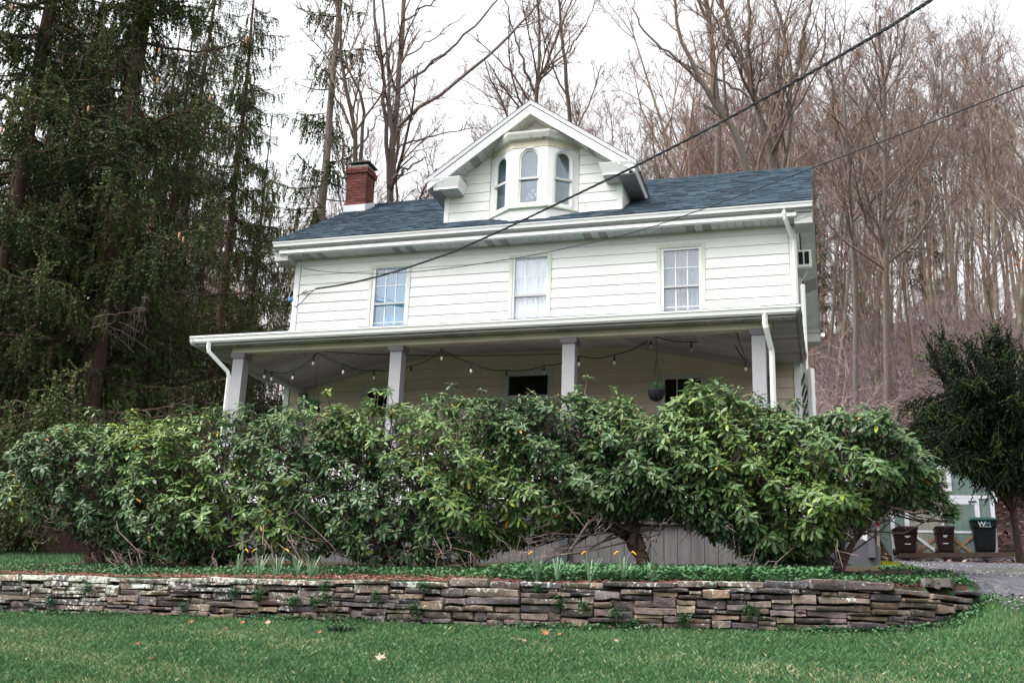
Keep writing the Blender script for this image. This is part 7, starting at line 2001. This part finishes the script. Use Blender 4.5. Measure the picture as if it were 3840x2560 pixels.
# fallen leaves on the lawn
def leaf_outline(rg, r):
    pts = []
    for k in range(14):
        a = k / 14 * 6.283; q = r * (1.0 if k % 2 == 0 else .5) * rg.uniform(.75, 1.15); pts.append((q * math.cos(a), q * math.sin(a), rg.uniform(.0, .5) * q))
    return pts
fl = [(1425, 2480, .055, 'pale pinkish curled leaf alone on the middle of the lawn', 'pale'), (2048, 2384, .05, 'orange brown fallen leaf on the lawn below the square slab', 'org'), (2098, 2388, .028, 'smaller orange leaf right of the orange brown leaf', 'org'), (1944, 2408, .030, 'upright pale leaf on the lawn left of the orange leaf', 'pale'), (1966, 2414, .024, 'pink leaf beside the upright pale leaf', 'pale'), (716, 2342, .034, 'tan leaf at the wall foot below the left daffodils', 'org'), (908, 2344, .034, 'tan leaf standing on edge near the wall foot', 'org'), (845, 2366, .025, 'small orange leaf between the two tan leaves', 'org'), (1004, 2344, .036, 'pale folded leaf close to the wall foot', 'pale'), (1198, 2381, .026, 'red orange leaf left of the dark grass tuft', 'org'), (566, 2478, .026, 'small tan leaf far left on the lawn', 'org'), (515, 2424, .022, 'tiny tan leaf above the small tan leaf', 'org'), (1274, 2334, .022, 'small tan leaf above the dark grass tuft', 'org'), (2312, 2414, .028, 'tan leaf lying under the wall right of the middle', 'pale')]
M['leaf_pale'] = mat('pale_dead_leaf', (0.50, 0.34, 0.27), (0.38, 0.25, 0.19), scale=30, rough=.8, trans=.1); M['leaf_org'] = mat('orange_dead_leaf', (0.36, 0.15, 0.06), (0.25, 0.10, 0.05), scale=30, rough=.8, trans=.1)
for i, (x, y, r, lb, m_) in enumerate(fl):
    g = ground_hit(x, y, 5); g[2] += .028; rg = np.random.default_rng(700 + i); O = leaf_outline(rg, r); tilt = Matrix.Rotation(rg.uniform(.4, 1.0), 3, 'X') @ Matrix.Rotation(rg.uniform(0, 6), 3, 'Z')
    pts = [g + np.array(tilt @ Vector(p)) for p in O]; mb = MB(); k = len(pts)
    mb.add([g] + pts + [g + (0, 0, -.003)] + [p + (0, 0, -.003) for p in pts], [(0, 1 + j, 1 + (j + 1) % k) for j in range(k)] + [(k + 1, k + 2 + (j + 1) % k, k + 2 + j) for j in range(k)] + [(1 + j, k + 2 + j, k + 2 + (j + 1) % k, 1 + (j + 1) % k) for j in range(k)])
    tag(obj('fallen_leaf', mb, M['leaf_' + m_], None, loc=g), lb, 'leaf', 'fallen leaves on the lawn')
# dry stalk in the bed
g = ground_hit(1925, 2150, 7); mb = MB(); mb.tube([g, atY(1930, 2090, g[1] - .05), atY(1952, 2010, g[1] - .1)], [.006, .005, .003], 5); mb.tube([atY(1930, 2090, g[1] - .05), atY(1965, 2075, g[1] - .1)], .003, 4)
tag(obj('dry_stalk', mb, M['rawwood'], None, loc=g), 'thin reddish dry stalk rising from the bed below the door', 'stalk')
# last orange leaves on a beech twig at the far right
p = atT(3835, 985, 34); rg = np.random.default_rng(5); rgg = rg
B = cover('beech', p + rg.normal(0, [.30, .3, .22], (60, 3)), np.full(60, .09), np.full(60, .5), None, 2)
M['beech'] = mat('orange_beech_leaf', (0.46, 0.17, 0.06), (0.33, 0.12, 0.04), scale=8, rough=.8, trans=.2)
e = empty('beech_sapling', (p[0], p[1], Hs(p[0], p[1])), 'slim sapling with a few orange leaves at the right edge', 'tree'); b = LOC[e.name]
me = B.mesh('leaves', b); me.materials.append(M['beech']); o = bpy.data.objects.new('leaves', me); COL.objects.link(o); o.parent = e; o['kind'] = 'stuff'
mb = MB(); mb.tube([b - (0, 0, .2), b + (.2, 0, 4), p + (.3, 0, -1.5), p + (.1, 0, .8)], [.06, .045, .02, .008], 6)
for k in range(7): mb.tube([p + (.2, 0, -1 + .2 * k), p + rg.normal(0, .3, 3)], .008, 4)
obj('trunk', mb, M['bark'], e)
